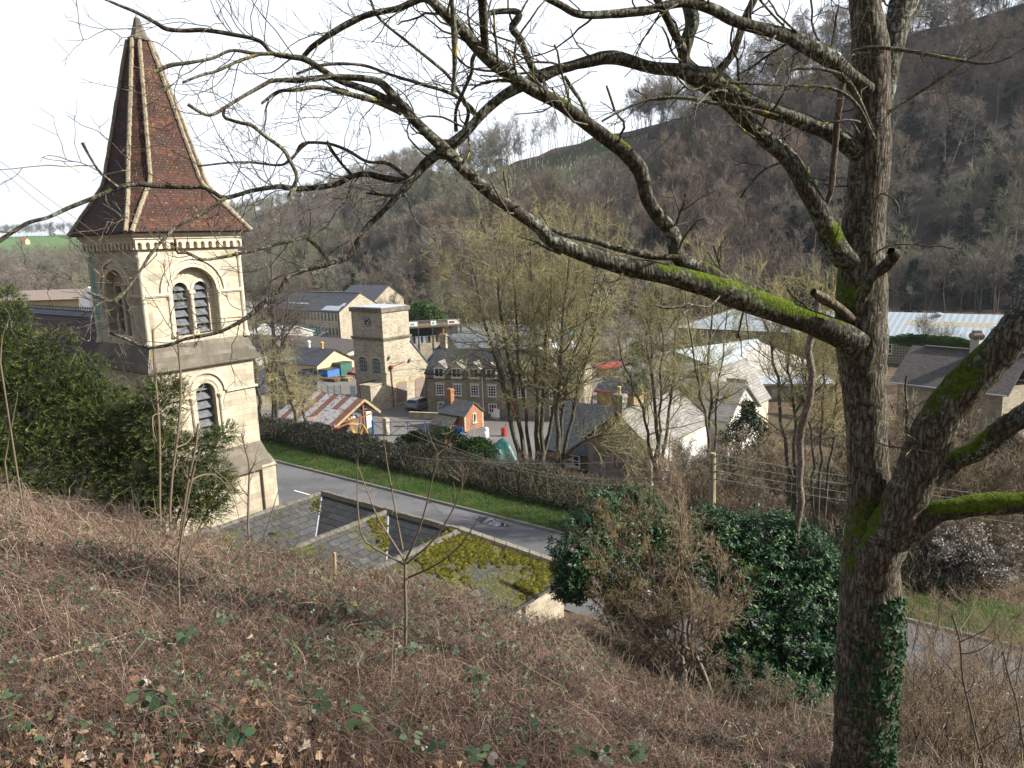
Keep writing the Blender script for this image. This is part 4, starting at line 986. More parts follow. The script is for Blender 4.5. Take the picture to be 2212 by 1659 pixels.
for k, q in enumerate(dm):
    u, z = on_wall(*q, C0, rzc); w = 1.25
    mb = MB(); mb.prism([(u-w/2-.1, -.02, 4.4), (u+w/2+.1, -.02, 4.4), (u+w/2+.1, -.02, 5.75), (u, -.02, 6.4), (u-w/2-.1, -.02, 5.75)], (0, 2.2, 0)); dr = mb.build('dormer', MATS['dressed stone' if k in (0, 1) else 'grey render'], cot)
    mb = MB(); mb.slab((u, -.15, 6.5), (u, 2.4, 6.5), (u-w/2-.25, 2.4, 5.65), (u-w/2-.25, -.15, 5.65), .07); mb.slab((u, 2.4, 6.5), (u, -.15, 6.5), (u+w/2+.25, -.15, 5.65), (u+w/2+.25, 2.4, 5.65), .07); mb.build('dormer_roof', MATS['stone tile'], dr)
    window(cot, XF((0, -.05), (1, 0), (0, -1)), u, 4.6, w, 1.15, 'white paint', 2, 1, .12, 0)
    window(cot, CX, u, 2.5, 1.0, 1.3, 'white paint', 3, 4, .07)
    if k not in (1, 4): window(cot, CX, u, .55, 1.0 if k else .8, 1.1, 'white paint', 3, 2, .08)
    mb = MB(); mb.box(u-.65, u+.65, -.05, .0, 3.8, 4.0); mb.build('lintel', MATS['dressed stone'], cot)
for k, c in ((4, 'red paint'), (1, 'dark plastic')):
    u, z = on_wall(*dm[k], C0, rzc); mb = MB(); mb.box(u-1.6, u-.7, -.06, -.01, 0, 2.05); mb.build('door', MATS['rusty iron' if k == 4 else c], cot)
window(cot, XF((Lc, 0), (0, 1), (1, 0)), 3.3, 4.9, .6, .9, 'white paint', 2, 2, .08)
chimney(cot, .9, 3.6, 6.7, 9.3, .75, 'rubble stone', d=.6); chimney(cot, Lc-4.5, 3.3, 6.9, 8.7, .8, 'rubble stone', npot=2)
mb = MB(); mb.box(-1.3, 2.6, -2.4, -2.1, 0, .75); mb.box(-1.35, 2.65, -2.45, -2.05, .75, .83)
tag(mb.build('garden_wall', rub), 'low garden wall with pale coping before the cottages', 'wall'); bpy.context.scene.objects['garden_wall'].location = C0; bpy.context.scene.objects['garden_wall'].rotation_euler.z = rzc
# --- long mill
O = sn(131.07, 104.4, GY_)
ml = thing('long_stone_mill', 'long stone mill with rows of narrow windows and dark slate roof streaked white', 'mill building', O, RZ)
gabled(ml, -31.7, 0, 0, 12.2, 0, 6.6, 10.2, 'x', rub, MATS['mill slate'], .15)
MX = XF((0, 0), (1, 0), (0, -1))
mb = MB(); mb.slab((-31.8, 5.9, 10.33), (.1, 5.9, 10.33), (.1, 6.2, 10.4), (-31.8, 6.2, 10.4), .1); mb.build('mossy_ridge', MATS['lichened stone'], ml)
for k in range(26):
    u = -1.2-k*1.19
    for z0, h in ((4.5, 1.75), (1.5, 1.6)):
        mb = MB(); mb.box(u-.24, u+.24, -.03, .0, z0, z0+h); f = mb.build('window', MATS['louvre slate'], ml)
        if z0 > 3: mb = MB(); mb.box(u-.34, u+.34, -.1, .01, z0-.14, z0-.01); mb.build('sill', MATS['dressed stone'], f)
mb = MB()
for u in (-.3, -12.1, -19.6): mb.cyl((u, -.12, 0), (u, -.12, 6.4), .08, k=6)
mb.cyl((-31.8, -.3, 6.45), (.1, -.3, 6.45), .08, k=6); mb.build('drainpipe', MATS['iron'], ml)
for (x0, x1, y0, y1) in ((-30.6, -25.5, .3, 1.5), (-6.5, -.5, .2, 1.6), (-1.8, -.2, 1.6, 2.6), (-22, -13, 1.9, 2.25)):
    mb = MB(); sl = 3.6/6.1; mb.slab((x0, y0, 6.6+sl*y0+.14), (x1, y0, 6.6+sl*y0+.14), (x1-.4, y1, 6.6+sl*y1+.14), (x0+.4, y1, 6.6+sl*y1+.14), .02); mb.build('roof_patch', MATS['lead'], ml)
mb = MB(); mb.cyl((-29, .9, 7), (-29, .9, 9.2), .25, k=8); mb.lathe([(.4, 9.2), (.4, 9.4), (.1, 9.6)], (-29, .9, 0), 8); mb.build('flue', MATS['galvanised'], ml)
p = at_z(*z8(1520, 205), -12.8); 
O = (p[0], p[1], -20.0); h2 = thing('small_gabled_mill', 'small stone gable end with grey roof just behind the long mill', 'mill building', O, RZ)
gabled(h2, -14, 0, 0, 9.5, 0, 7.2, 10.4, 'x', rub, MATS['grey slate'], .15)
# --- cream gabled shed and its neighbours
O = sn(97.74, 72.77, GY_)
ys = thing('cream_rendered_shed', 'cream rendered shed with dark slate roof and two roof vents', 'shed', O, RZ)
gabled(ys, -13, 0, 0, 7.3, 0, 2.2, 4.2, 'x', MATS['cream render'], MATS['dark slate'], .3)
for x, m in ((-2.8, 'yellow stone'), (-6.2, 'white paint')):
    mb = MB(); mb.lathe([(.2, 0), (.2, .8), (.32, .85), (.32, 1.0), (.05, 1.2)], (x, 3.4, 4.2), 8); mb.build('roof_vent', MATS[m], ys)
p = at_z(699.5, 727.7, -15.5); rf = thing('corrugated_roof_shed', 'long shed with grey and rust corrugated roof beside the clock tower', 'shed', (p[0], p[1], GY_), RZ)
mb = MB(); mb.box(-3, 11, -5.5, 0, 0, 3.0); mb.build('wall', MATS['grey render'], rf)
mb = MB(); mb.slab((-4, -6, 2.9), (12, -6, 2.9), (12, 0, 4.5), (-4, 0, 4.5), .1); mb.build('roof', MATS['rust and grey sheet'], rf)
p = at_z(682, 839, -17.7); sl_ = thing('low_slate_shed', 'low dark slate roofed shed with pale rubble wall', 'shed', (p[0], p[1], GY_), R(13))
gabled(sl_, -15, 0, .2, 6.2, 0, 2.3, 4.4, 'x', rub, MATS['mill slate'], .2)
# --- open shed with rusty and pale roof sheets
O = sn(63.0, 47.3, GY_)
os_ = thing('open_timber_shed', 'open fronted shed roofed in stripes of rusty and pale corrugated sheets', 'shed', O, RZ)
a, b = np.array((.35, -.15, 1.45)), np.array((.35, 5.05, 4.15)); xL = -10.0; n = 10
rs = [MATS['rusty sheet'], MATS['pale sheet']]
for k in range(n):
    x0, x1 = .35-k*1.03, .35-(k+1)*1.03
    for (t0, t1) in ((0, .62), (.62, 1)):
        m = rs[(k+(0 if t0 == 0 else 0)) % 2]
        if t0 == 0 and k in (2, 5): m = MATS['pale sheet']
        P0, P1 = a+(b-a)*t0, a+(b-a)*t1; lift = .02 if t0 else 0
        mb = MB(); mb.slab((x1-.04, P0[1], P0[2]+lift+.015*(k % 2)), (x0, P0[1], P0[2]+lift+.015*(k % 2)), (x0, P1[1], P1[2]+lift+.015*(k % 2)), (x1-.04, P1[1], P1[2]+lift+.015*(k % 2)), .03); mb.build('roof_sheet', m, os_)
mb = MB(); mb.slab((.35, 7.1, 2.45), (xL, 7.1, 2.45), (xL, 5.05, 4.2), (.35, 5.05, 4.2), .04); mb.build('roof_sheet', MATS['dark slate'], os_)
mb = MB(); mb.bar((.38, -.15, 1.32), (.38, 5.05, 4.02), .08, .26); mb.bar((.38, 5.05, 4.02), (.38, 7.15, 2.3), .08, .26); mb.build('bargeboard', MATS['pale timber'], os_)
mb = MB(); mb.bar((0, 5.05, 0), (0, 5.05, 4.0), .18); mb.bar((0, 1.7, 0), (0, 1.7, 2.3), .16); mb.bar((0, 5.05, 3.0), (0, 6.5, 2.8), .12); mb.bar((0, .2, 1.5), (0, 6.3, 2.35), .14); mb.build('timber_frame', MATS['rusty iron'], os_)
mb = MB(); mb.box(-.2, .05, 5.4, 6.15, 0, 2.6); mb.build('white_wall', MATS['white render'], os_)
mb = MB(); mb.box(-9.8, -3.2, .2, 6, 0, 1.4); mb.box(-3.4, -3.2, .2, 6.2, 0, 2.6); mb.build('back_wall', MATS['weathered board'], os_)
mb = MB(); mb.box(-3.0, -.2, .8, 4.9, 2.0, 2.08); mb.build('loft_shelf', MATS['old timber'], os_)
for k in range(7):
    x, y = -.5-.2*random.random(), 2.2+k*.4; w = random.uniform(.2, .38); mb = MB(); mb.box(x-.25, x, y, y+w, 2.085, 2.085+random.uniform(.15, .4), .03)
    o = mb.build('stored_box', MATS[random.choice(['blue paint', 'white paint', 'red cloth', 'grey plastic', 'pale timber'])])
    o.parent = None; o.location = sn(63.0, 47.3, GY_); o.rotation_euler.z = RZ; tag(o, 'small odd box among the clutter on the shed loft shelf', 'box', 'boxes on the loft shelf of the open shed')
# --- blue steel gate
def steel_gate(name, lab, cat, A, B, zt, m, nb=4):
    A, B = np.array(A), np.array(B); L_ = float(np.hypot(*(B-A)[:2])); g_ = thing(name, lab, cat, A, math.atan2(B[1]-A[1], B[0]-A[0]))
    for k, x in enumerate(np.linspace(0, L_, nb+1)):
        mb = MB(); mb.bar((x, 0, 0), (x, 0, zt+(.25 if k in (0,) else 0)), .22 if k == 0 else .09); mb.build('upright', MATS[m], g_)
    mb = MB(); mb.bar((0, 0, zt), (L_, 0, zt), .06); mb.bar((0, 0, .12), (L_, 0, .12), .06)
    xs = np.linspace(0, L_, nb+1); 
    for k in range(nb): mb.bar((xs[k], 0, .12 if k % 2 else zt), (xs[k+1], 0, zt if k % 2 else .12), .05)
    mb.bar((L_*.45, 0, zt*.5), (L_*.62, 0, zt*.5), .06); mb.build('bracing', MATS['blue steel'], g_); return g_
gA = at_z(*z9(1497, 1280), GY_); gB = at_z(*z10(425, 1045), GY_)
steel_gate('blue_steel_gate', 'wide blue steel gate with diagonal braces across the yard entrance', 'gate', gA, gB, 1.55, 'blue paint', 4)
mb = MB(); P = to_sn(gA); mb.box(.5, 1.1, .9, 1.5, 0, 1.9, .03); o = mb.build('gate_pier', rub); o.location = gA; o.rotation_euler.z = RZ; tag(o, 'rough stone gate pier behind the blue gate post', 'pier')
# --- mesh fence and estate sign
def mesh_fence(name, lab, A, B, h, n, m='galvanised'):
    A, B = np.array(A), np.array(B); L_ = float(np.hypot(*(B-A)[:2])); f_ = thing(name, lab, 'fence', A, math.atan2(B[1]-A[1], B[0]-A[0]))
    for x in np.linspace(0, L_, n+1): mb = MB(); mb.bar((x, 0, 0), (x, 0, h+.1), .08); mb.build('post', MATS[m], f_)
    mb = MB()
    for z in np.linspace(.1, h, 9): mb.bar((0, 0, z), (L_, 0, z), .02)
    for x in np.arange(.12, L_, .16): mb.bar((x, 0, .05), (x, 0, h), .018)
    mb.build('mesh_panel', MATS[m], f_); return f_
mesh_fence('mesh_fence', 'grey steel mesh fence in front of the parking yard', at_z(683, 872, GY_), at_z(738, 868, GY_), 2.2, 4)
p = at_z(764, 872, GY_); sg = thing('estate_sign', 'white estate signboard with green lettering by the clock tower', 'sign', p, RZ+R(8))
mb = MB(); mb.bar((-.35, .05, 0), (-.35, .05, 2.3), .07); mb.bar((.35, .05, 0), (.35, .05, 2.3), .07); mb.build('post', MATS['iron'], sg)
mb = MB(); mb.box(-.42, .42, -.02, .02, .9, 2.35); bd = mb.build('board', MATS['paper white'], sg)
def words(txt, loc, size, m, parent, rot=(R(90), 0, 0), name='lettering', ext=.004):
    cu = bpy.data.curves.new(name, 'FONT'); cu.body = txt; cu.size = size; cu.align_x = 'CENTER'; cu.align_y = 'CENTER'; cu.extrude = ext
    c_ = bpy.data.objects.new('tmp', cu); COL.objects.link(c_); me = bpy.data.meshes.new_from_object(c_.evaluated_get(bpy.context.evaluated_depsgraph_get())); bpy.data.objects.remove(c_); me.materials.clear()
    o = link_mesh(name, me, MATS[m], parent); o.location = loc; o.rotation_euler = rot; return o
for k, t_ in enumerate(('CHALFORD', 'INDUSTRIAL', 'ESTATE')): words(t_, (0, -.03, 2.05-k*.42), .155, 'sign green', bd)
p = at_depth(635.5, 777, 104); o = MB().box(-.3, .3, -.02, .02, -.45, .45).build('advert_board', MATS['copper green']); o.location = p; o.rotation_euler.z = RZ; tag(o, 'small green advert board standing up beside the bare willow', 'sign')
mb = MB(); mb.bar((0, .05, -3.6), (0, .05, -.4), .06); mb.build('post', MATS['iron'], o)
# --- brick outhouse
O = sn(54.78, 59.3, GY_)
oh = thing('brick_outhouse', 'small orange brick outhouse with slate roof and a narrow window', 'outhouse', O, RZ)
gabled(oh, -3.6, 0, 0, 3.1, 0, 1.75, 3.0, 'x', MATS['orange brick'], MATS['grey slate'], .15)
window(oh, XF((0, 0), (0, 1), (1, 0)), 1.6, .75, .55, 1.05, 'dressed stone', 1, 1, .1, sill=True)
mb = MB()
for y in (0, 3.1):
    for k in range(9): mb.box(-.1, .012, y-.2 if y else -.01, y+.01 if y else .2, k*.19, k*.19+.1)
mb.build('quoins', MATS['dressed stone'], oh)
chimney(oh, -3.0, 1.2, 2.3, 4.3, .55, 'orange brick', npot=0)
mb = MB(); mb.box(-3.6, -.9, -1.5, -.02, 0, .8); mb.build('lean_to_wall', MATS['brown brick'], oh)
mb = MB(); mb.slab((-3.75, -1.6, .78), (-.8, -1.6, .78), (-.8, -.0, 1.72), (-3.75, -.0, 1.72), .08); mb.build('lean_to_roof', MATS['dark stone tile'], oh)
# --- house with the grey gable, white side wall
O = sn(33.75, 51.3, -19.2)
gh = thing('grey_gabled_house', 'house with grey brick patched gable, slate roof and sunlit white side wall', 'house', O, RZ)
mb = MB(); mb.prism([(0, 0, 0), (5.8, 0, 0), (5.8, 0, 3.2), (2.85, 0, 5.55), (0, 0, 3.2)], (0, .3, 0)); mb.build('gable_wall', MATS['old brick and render'], gh)
mb = MB(); mb.prism([(.02, .31, 0), (5.78, .31, 0), (5.78, .31, 3.2), (2.85, .31, 5.5), (.02, .31, 3.2)], (0, 10, 0)); mb.build('wall', MATS['white render'], gh)
mb = MB(); mb.slab((2.85, -.15, 5.65), (2.85, 10.4, 5.65), (-.25, 10.4, 3.15), (-.25, -.15, 3.15), .1); mb.build('roof', MATS['grey slate'], gh); mb = MB(); mb.slab((2.85, 10.4, 5.65), (2.85, -.15, 5.65), (6.1, -.15, 3.05), (6.1, 10.4, 3.05), .1); mb.build('roof', MATS['stone tile'], gh)
chimney(gh, 2.75, .45, 5.2, 7.0, .95, 'old brick and render', 'buff pot', 1, .7)
mb = MB(); mb.box(2.4, 3.2, -.02, .0, 1.0, 2.1); mb.build('blocked_window', MATS['weathered board'], gh)
mb = MB(); mb.prism([(-5.2, .9, 0), (-.02, .9, 0), (-.02, .9, 1.5), (-5.2, .9, 1.5)], (0, 6, 0)); mb.build('side_wing_wall', MATS['brown brick'], gh)
mb = MB(); mb.slab((-5.4, .6, 1.35), (0.0, .6, 1.35), (0.0, 4.4, 4.9), (-5.4, 4.4, 4.9), .1); mb.build('side_wing_roof', MATS['grey slate'], gh)
u, z = on_wall(*z5(1405, 1350), O, RZ, .9); window(gh, XF((0, .85), (1, 0), (0, -1)), u, max(z, .15), 1.45, 1.1, 'white paint', 2, 2, .12)
window(gh, XF((5.78, .3), (0, 1), (1, 0)), 4.5, 1.2, 1.1, 1.0, 'white paint', 2, 2, .08)
O = sn(32.5, 62.5, -19.6)
wh = thing('white_rendered_house', 'white rendered house with pale stone tiled roof half hidden by bare trees', 'house', O, RZ)
gabled(wh, 0, 6.0, 0, 7, 0, 3.6, 6.2, 'x', MATS['white render'], MATS['stone tile'])
window(wh, XF((6.0, 0), (0, 1), (1, 0)), 2.2, .9, .9, 1.2, 'white paint', 2, 2, .08)
window(wh, XF((0, 0), (1, 0), (0, -1)), 3.5, .9, .9, 1.2, 'white paint', 2, 2, .08)
O = sn(29.6, 66.0, -19.8)
th_ = thing('stone_dormer_house', 'tan stone house with stone tiled roof and one gabled dormer in sun', 'house', O, RZ)
gabled(th_, -3.0, 2.0, 0, 9, 0, 3.6, 7.2, 'y', MATS['dressed stone'], MATS['stone tile'])
mb = MB(); mb.prism([(2.0, 2.0, 3.5), (2.0, 3.5, 3.5), (2.0, 3.5, 5.3), (2.0, 2.75, 6.2), (2.0, 2.0, 5.3)], (-2.2, 0, 0)); dr = mb.build('dormer', MATS['cream render'], th_)
mb = MB(); mb.slab((2.2, 2.75, 6.32), (-.2, 2.75, 6.32), (-.2, 1.75, 5.2), (2.2, 1.75, 5.2), .07); mb.slab((-.2, 2.75, 6.32), (2.2, 2.75, 6.32), (2.2, 3.75, 5.2), (-.2, 3.75, 5.2), .07); mb.build('dormer_roof', MATS['grey slate'], dr)
window(th_, XF((2.0, 0), (0, 1), (1, 0)), 2.75, 3.9, 1.0, 1.2, 'weathered board', 3, 1, .07)
window(th_, XF((2.0, 0), (0, 1), (1, 0)), 5.5, 1.3, .8, 1.3, 'weathered board', 2, 2, .07)
# --- small slate hut, boarded fence, red sheeting between cottages and house
p = at_z(*z6(545, 905), -19.6); hu = thing('timber_hut', 'timber hut with slate roof and red fascia behind the house chimney', 'hut', p, RZ)
gabled(hu, 0, 5, 0, 3.5, 0, 1.9, 3.1, 'x', MATS['pale timber'], MATS['mill slate'], .25); mb = MB(); mb.box(-.25, 5.25, -.33, -.28, 1.62, 1.85); mb.build('fascia', MATS['red paint'], hu)
for (a, b, h, zt) in (((1255, 779), (1345, 779), 1.7, 0), ((1250, 757), (1345, 750), 1.9, 0)):
    A, B = at_z(a[0], a[1], -18.6 if a[1] > 760 else -17.2), at_z(b[0], b[1], -18.6 if a[1] > 760 else -17.2); L_ = float(np.hypot(*(B-A)[:2]))
    f_ = thing('boarded_fence', 'weathered grey upright board fence, %s of two, beyond the cottages' % ('lower and nearer' if a[1] > 760 else 'upper and farther'), 'fence', A, math.atan2(B[1]-A[1], B[0]-A[0]))
    mb = MB()
    for x in np.arange(0, L_, .17): mb.box(x, x+.13, 0, .03, -1.4, h+random.uniform(-.04, .04))
    mb.build('boards', MATS['weathered board'], f_)
    mb = MB()
    for x in np.arange(0, L_+.1, 2.0): mb.box(x, x+.1, .035, .13, -1.4, h)
    mb.build('post', MATS['old timber'], f_)
p = at_z(*z6(550, 690), -19.9); st = thing('pallet_stack', 'stacked brown pallets covered with bright red sheeting', 'pallet stack', p, RZ+R(60))
mb = MB()
for k in range(8):
    for j in range(5): mb.box(.2+j*.95, 1.05+j*.95, .1, 1.1, k*.16, k*.16+.11)
mb.build('pallets', MATS['old timber'], st)
mb = MB(); mb.slab((-.1, -.2, 1.55), (5.2, -.2, 1.6), (5.0, 1.4, 1.85), (.1, 1.4, 1.75), .05); mb.slab((-.1, -.24, 1.2), (5.2, -.24, 1.3), (5.2, -.2, 1.6), (-.1, -.2, 1.55), .03); mb.build('red_sheet', MATS['red paint'], st)
p = at_z(1166, 748, -18.4); o = thing('teal_roofed_store', 'long low store with teal roof behind the cottages', 'store', p, RZ+R(50))
mb = MB(); mb.box(0, 8, 0, 3, -1.6, 1.5); mb.build('wall', MATS['pale timber'], o); mb = MB(); mb.slab((-.2, -.2, 1.5), (8.2, -.2, 1.5), (8.2, 3.2, 2.1), (-.2, 3.2, 2.1), .1); mb.build('roof', MATS['teal paint'], o)
# --- deck with banners
p = at_depth(884, 707, 138); O = (p[0], p[1], -20.0); dk = thing('raised_deck', 'raised timber deck with railings hung with white banners', 'deck', O, RZ+R(52))
zt = float(p[2])+20
mb = MB(); mb.box(-1, 9.5, 0, 5, zt-.25, zt); mb.build('floor', MATS['old timber'], dk)
mb = MB()
for x in np.arange(-1, 9.6, 2.6): mb.box(x-.12, x+.12, .05, .25, 0, zt-.25)
mb.build('posts', MATS['iron'], dk); mb = MB(); mb.box(-1, 9.5, 4.8, 5, 0, zt-.25); mb.build('back_wall', MATS['dark plastic'], dk)
mb = MB(); mb.bar((-1, .05, zt+1.05), (9.5, .05, zt+1.05), .08)
for x in np.arange(-1, 9.55, .14): mb.bar((x, .05, zt), (x, .05, zt+1.05), .05)
mb.build('railing', MATS['weathered board'], dk)
for x0, x1 in ((0, 1.5), (3.9, 4.9), (7.0, 9.2)):
    mb = MB(); mb.box(x0, x1, -.06, -.02, zt+.12, zt+.92); mb.build('banner', MATS['paper white'], dk)
    mb = MB(); mb.box(x0+.25, x0+.25+(x1-x0)*.45, -.075, -.065, zt+.3, zt+.7); mb.build('banner_print', MATS['copper green' if x0 < 5 else 'rusty iron'], dk)
for k, c in enumerate(['grey plastic', 'galvanised', 'galvanised', 'pale timber', 'old timber', 'weathered board', 'pale timber']):
    mb = MB(); mb.box(-.5, .5, -.4, .4, 0, 1.1, .04); mb.box(-.54, .54, -.44, .44, 1.1, 1.2); o = mb.build('storage_crate', MATS[c])
    loc = np.array(O)+np.array([math.cos(RZ+R(52))*(k*1.35+.2)-math.sin(RZ+R(52))*.9, math.sin(RZ+R(52))*(k*1.35+.2)+math.cos(RZ+R(52))*.9, 2.4]); o.location = loc; o.rotation_euler.z = RZ+R(52)
    tag(o, 'crate on the stone ledge under the bannered deck', 'crate', 'crates under the deck')
mb = MB(); mb.box(-1, 9.5, .1, 4.5, 0, 2.4); mb.build('stone_ledge', rub, dk)
# --- metal roofed works
O = at_z(1463, 707, -16.0); O = np.array([O[0], O[1], GY_]); zt = 4.0
mw = thing('metal_roofed_works', 'very long works with pale ribbed metal roof and lattice clad walls', 'works building', O, RZ)
mb = MB(); mb.box(0, 66, 0, 15, 0, zt); mb.build('wall', MATS['lattice cladding'], mw)
mb = MB(); y1 = 8.5; zr = 6.9
mb.slab((-.3, -.3, zt), (66, -.3, zt), (66, y1, zr), (7.5, y1, zr), .12); mb.slab((66, 17.3, zt), (-.3, 17.3, zt), (7.5, y1, zr), (66, y1, zr), .12); mb.poly([(-.3, 17.3, zt), (-.3, -.3, zt), (7.5, y1, zr)]); mb.build('roof', MATS['metal sheet'], mw)
mb = MB(); t0, t1 = .50, .66; f_ = lambda x, t: (x, -.3+(y1+.3)*t, zt+(zr-zt)*t+.012); mb.quad(f_(36, t0), f_(66, t0), f_(66, t1), f_(36, t1)); mb.build('rooflight_band', MATS['rooflight sheet'], mw)
mb = MB(); mb.box(-.3, 66, -.42, -.3, zt-.25, zt+.02); mb.build('gutter', MATS['iron'], mw)
for q in ((1590, 660), (560, 450)):
    mb = MB(); mb.lathe([(.5, 0), (.5, .3), (.7, .35), (.3, .6)], (q[0]/40, y1-1, zr-.4), 10); mb.build('roof_vent', MATS['galvanised'], mw)
X_ = XF((0, 0), (1, 0), (0, -1))
for q in (z6(1278, 435), z7(1165, 570)):
    u, z = on_wall(*q, O); window(mw, X_, u, max(z, .5), 1.5, 2.2, 'white paint', 3, 3, .12)
mb = MB(); u, z = on_wall(*z6(1402, 430), O); mb.cyl((u, -.1, 0), (u, -.1, zt), .09, k=6); mb.build('drainpipe', MATS['white paint'], mw)
pt = [at_z(*z6(1130, 480), -14), at_z(*z6(1590, 655), -17), at_z(*z6(1960, 575), -17), at_z(*z6(1790, 388), -14)]
O = np.array([pt[0][0], pt[0][1], GY_]); fr = frame(O, R(20)); L_ = [fr(p) for p in pt]
m2 = thing('ribbed_roof_workshop', 'cream walled workshop with one broad pale ribbed metal roof slope', 'workshop', O, R(20))
off = L_[3]-L_[0]; 
mb = MB(); mb.slab(L_[0], L_[1], L_[2], L_[3], .12); back = [L_[0]+np.array((-6.5, 2.2, -1.6)), L_[3]+np.array((-6.5, 2.2, -1.6))]; mb.slab(back[0], L_[0], L_[3], back[1], .12); mb.build('roof', MATS['metal sheet'], m2)
P0, P1, Pb = L_[0].copy(), L_[1].copy(), back[0].copy()
ins = (off/np.linalg.norm(off))*.25
mb = MB(); pol = [np.array((Pb[0], Pb[1], 0)), np.array((P1[0], P1[1], 0)), P1-(0, 0, .15), P0-(0, 0, .15), Pb-(0, 0, .15)]; mb.prism([p+ins for p in pol], off*.95); mb.build('wall', MATS['grey render'], m2)
mb = MB(); dd = (P1-P0); dd[2] = 0; dd /= np.linalg.norm(dd); nn_ = np.array((dd[1], -dd[0], 0))
for a_, b_, z0_, z1_, m_ in ((-2.6, .0, 0, 2.0, 'weathered board'), (.4, 3.2, 2.3, 4.4, 'white paint')):
    mb = MB(); c0 = np.array((P0[0], P0[1], 0))+ins; w_ = [c0+dd*a_, c0+dd*b_]; o1 = nn_*.06
    mb.prism([w_[0]+o1+(0, 0, z0_), w_[1]+o1+(0, 0, z0_), w_[1]+o1+(0, 0, z1_), w_[0]+o1+(0, 0, z1_)], -o1*.9); mb.build('shutter' if z0_ else 'garage_door', MATS[m_], m2)
mb = MB(); mb.slab(L_[1]+np.array((0, 0, -.02)), L_[1]+np.array((0, 0, -.3)), L_[2]+np.array((0, 0, -.3)), L_[2]+np.array((0, 0, -.02)), .1); mb.build('fascia', MATS['cream render'], m2)
# flat-roofed extension with blue trim
p = at_z(*z6(1640, 760), -18.2); fx = thing('flat_roofed_extension', 'grey boarded flat roofed extension edged in blue white trim', 'extension', (p[0], p[1], GY_), RZ+R(30))
mb = MB(); mb.box(0, 11, 0, 5, 0, 1.9); mb.build('wall', MATS['weathered board'], fx); mb = MB(); mb.box(-.3, 11.3, -.3, 5.3, 1.9, 2.15); mb.build('roof', MATS['lead'], fx); mb = MB(); mb.box(4, 8, -.04, 0, .5, 1.6); mb.build('window', MATS['pale green paint'], fx)
# slate house by the works
O = at_depth(1934, 826, 71); A = O; B = at_depth(2093, 826, 66.0); rzs = math.atan2(B[1]-A[1], B[0]-A[0]); O = np.array([A[0], A[1], -19.5])
sh = thing('dark_roofed_house', 'house with deep dark stone tiled roof seen past the mossy trunk', 'house', O, rzs)
ze_ = float(A[2])+19.5; mb = MB(); mb.box(.1, 9.0, .3, 8.5, 0, ze_-.1); mb.build('wall', grub, sh)
mb = MB(); mb.slab((-.6, 0, ze_), (9.5, 0, ze_), (9.5, 4.4, ze_+3.0), (-.6, 4.4, ze_+3.0), .12); mb.slab((9.5, 8.8, ze_), (-.6, 8.8, ze_), (-.6, 4.4, ze_+3.0), (9.5, 4.4, ze_+3.0), .12); mb.build('roof', MATS['dark stone tile'], sh)
mb = MB(); mb.cyl((-.5, -.08, ze_-.06), (9.4, -.08, ze_-.06), .07, k=6); mb.build('gutter', MATS['lead'], sh)
mb = MB(); mb.box(.6, 9.4, 4.25, 4.55, ze_+2.98, ze_+3.1); mb.build('ridge', MATS['coping stone'], sh)
def stack(px, py, pb, d, w, m, top, name, lab):
    p = at_depth(px, py, d); b = at_depth(px, pb, d); h = float(p[2]-b[2]); t_ = thing(name, lab, 'chimney', (b[0], b[1], b[2]), rzs)
    mb = MB(); mb.box(-w/2, w/2, -w/2, w/2, -3, h*.72); mb.build('stack', MATS[m], t_)
    mb = MB(); mb.lathe([(w*.72, h*.70), (w*.9, h*.78), (w*.9, h*.86), (w*.6, h*.93), (w*.55, h)], (0, 0, 0), 4 if top == 's' else 10); mb.build('cap', MATS['lichened stone' if top == 's' else 'paper white'], t_)
stack(2106, 714, 779, 69, .75, 'grey render', 's', 'stone_chimney', 'tall square stone chimney with moulded cap above the dark roof')
stack(2155, 703, 752, 72, .8, 'dark plastic', 'm', 'capped_flue', 'dark flue with shiny white metal cowl beyond the leaning bough')
# --- grey and white sheds beyond the willow
for k, (px, py, w_, d_, h_, zt_, rm, wm, lb) in enumerate(((522, 712, 14, 10, 4.5, 6.5, 'galvanised', 'white render', 'big grey metal shed with white corner seen past the church tower'),
        (540, 752, 11, 8, 3.2, 4.6, 'paper white', 'grey render', 'shed with sun bleached pale roof behind the willow'), (592, 778, 9, 7, 2.6, 4.2, 'weathered board', 'orange brick', 'grey roofed brick shed behind the drooping willow twigs'))):
    p = at_z(px, py, GY_); t_ = thing('yard_shed', lb, 'shed', (p[0], p[1], GY_), RZ); gabled(t_, 0, w_, 0, d_, 0, h_, zt_, 'x', MATS[wm], MATS[rm])
for k in range(7):
    p = at_z(555+k*4.2, 790-k*.5, GY_); o = MB().box(-.18, .18, -.05, .05, 0, 1.5).build('white_pale', MATS['white paint']); o.location = p; o.rotation_euler.z = RZ; tag(o, 'white painted upright pale beside the brick shed', 'pale', 'white pales by the brick shed')
p1, p2 = at_z(651, 642, GY_), at_z(690, 648, GY_)
A = at_depth(645, 652, 205); B = at_depth(692, 656, 195); f_ = thing('panel_fence', 'orange brown timber panel fence at the foot of the wood', 'fence', A, math.atan2(B[1]-A[1], B[0]-A[0])); Lf = float(np.hypot(*(B-A)[:2]))
mb = MB()
for x in np.arange(0, Lf, .25): mb.box(x, x+.2, 0, .04, -6, 1.3)
mb.build('boards', MATS['pale timber'], f_)
o = MB().poly([at_z(640, 715, -19.95), at_z(690, 712, -19.95), at_z(690, 676, -19.95), at_z(640, 676, -19.95)]).build('gravel_pad', MATS['kerb stone'], None); tag(o, kind='structure')
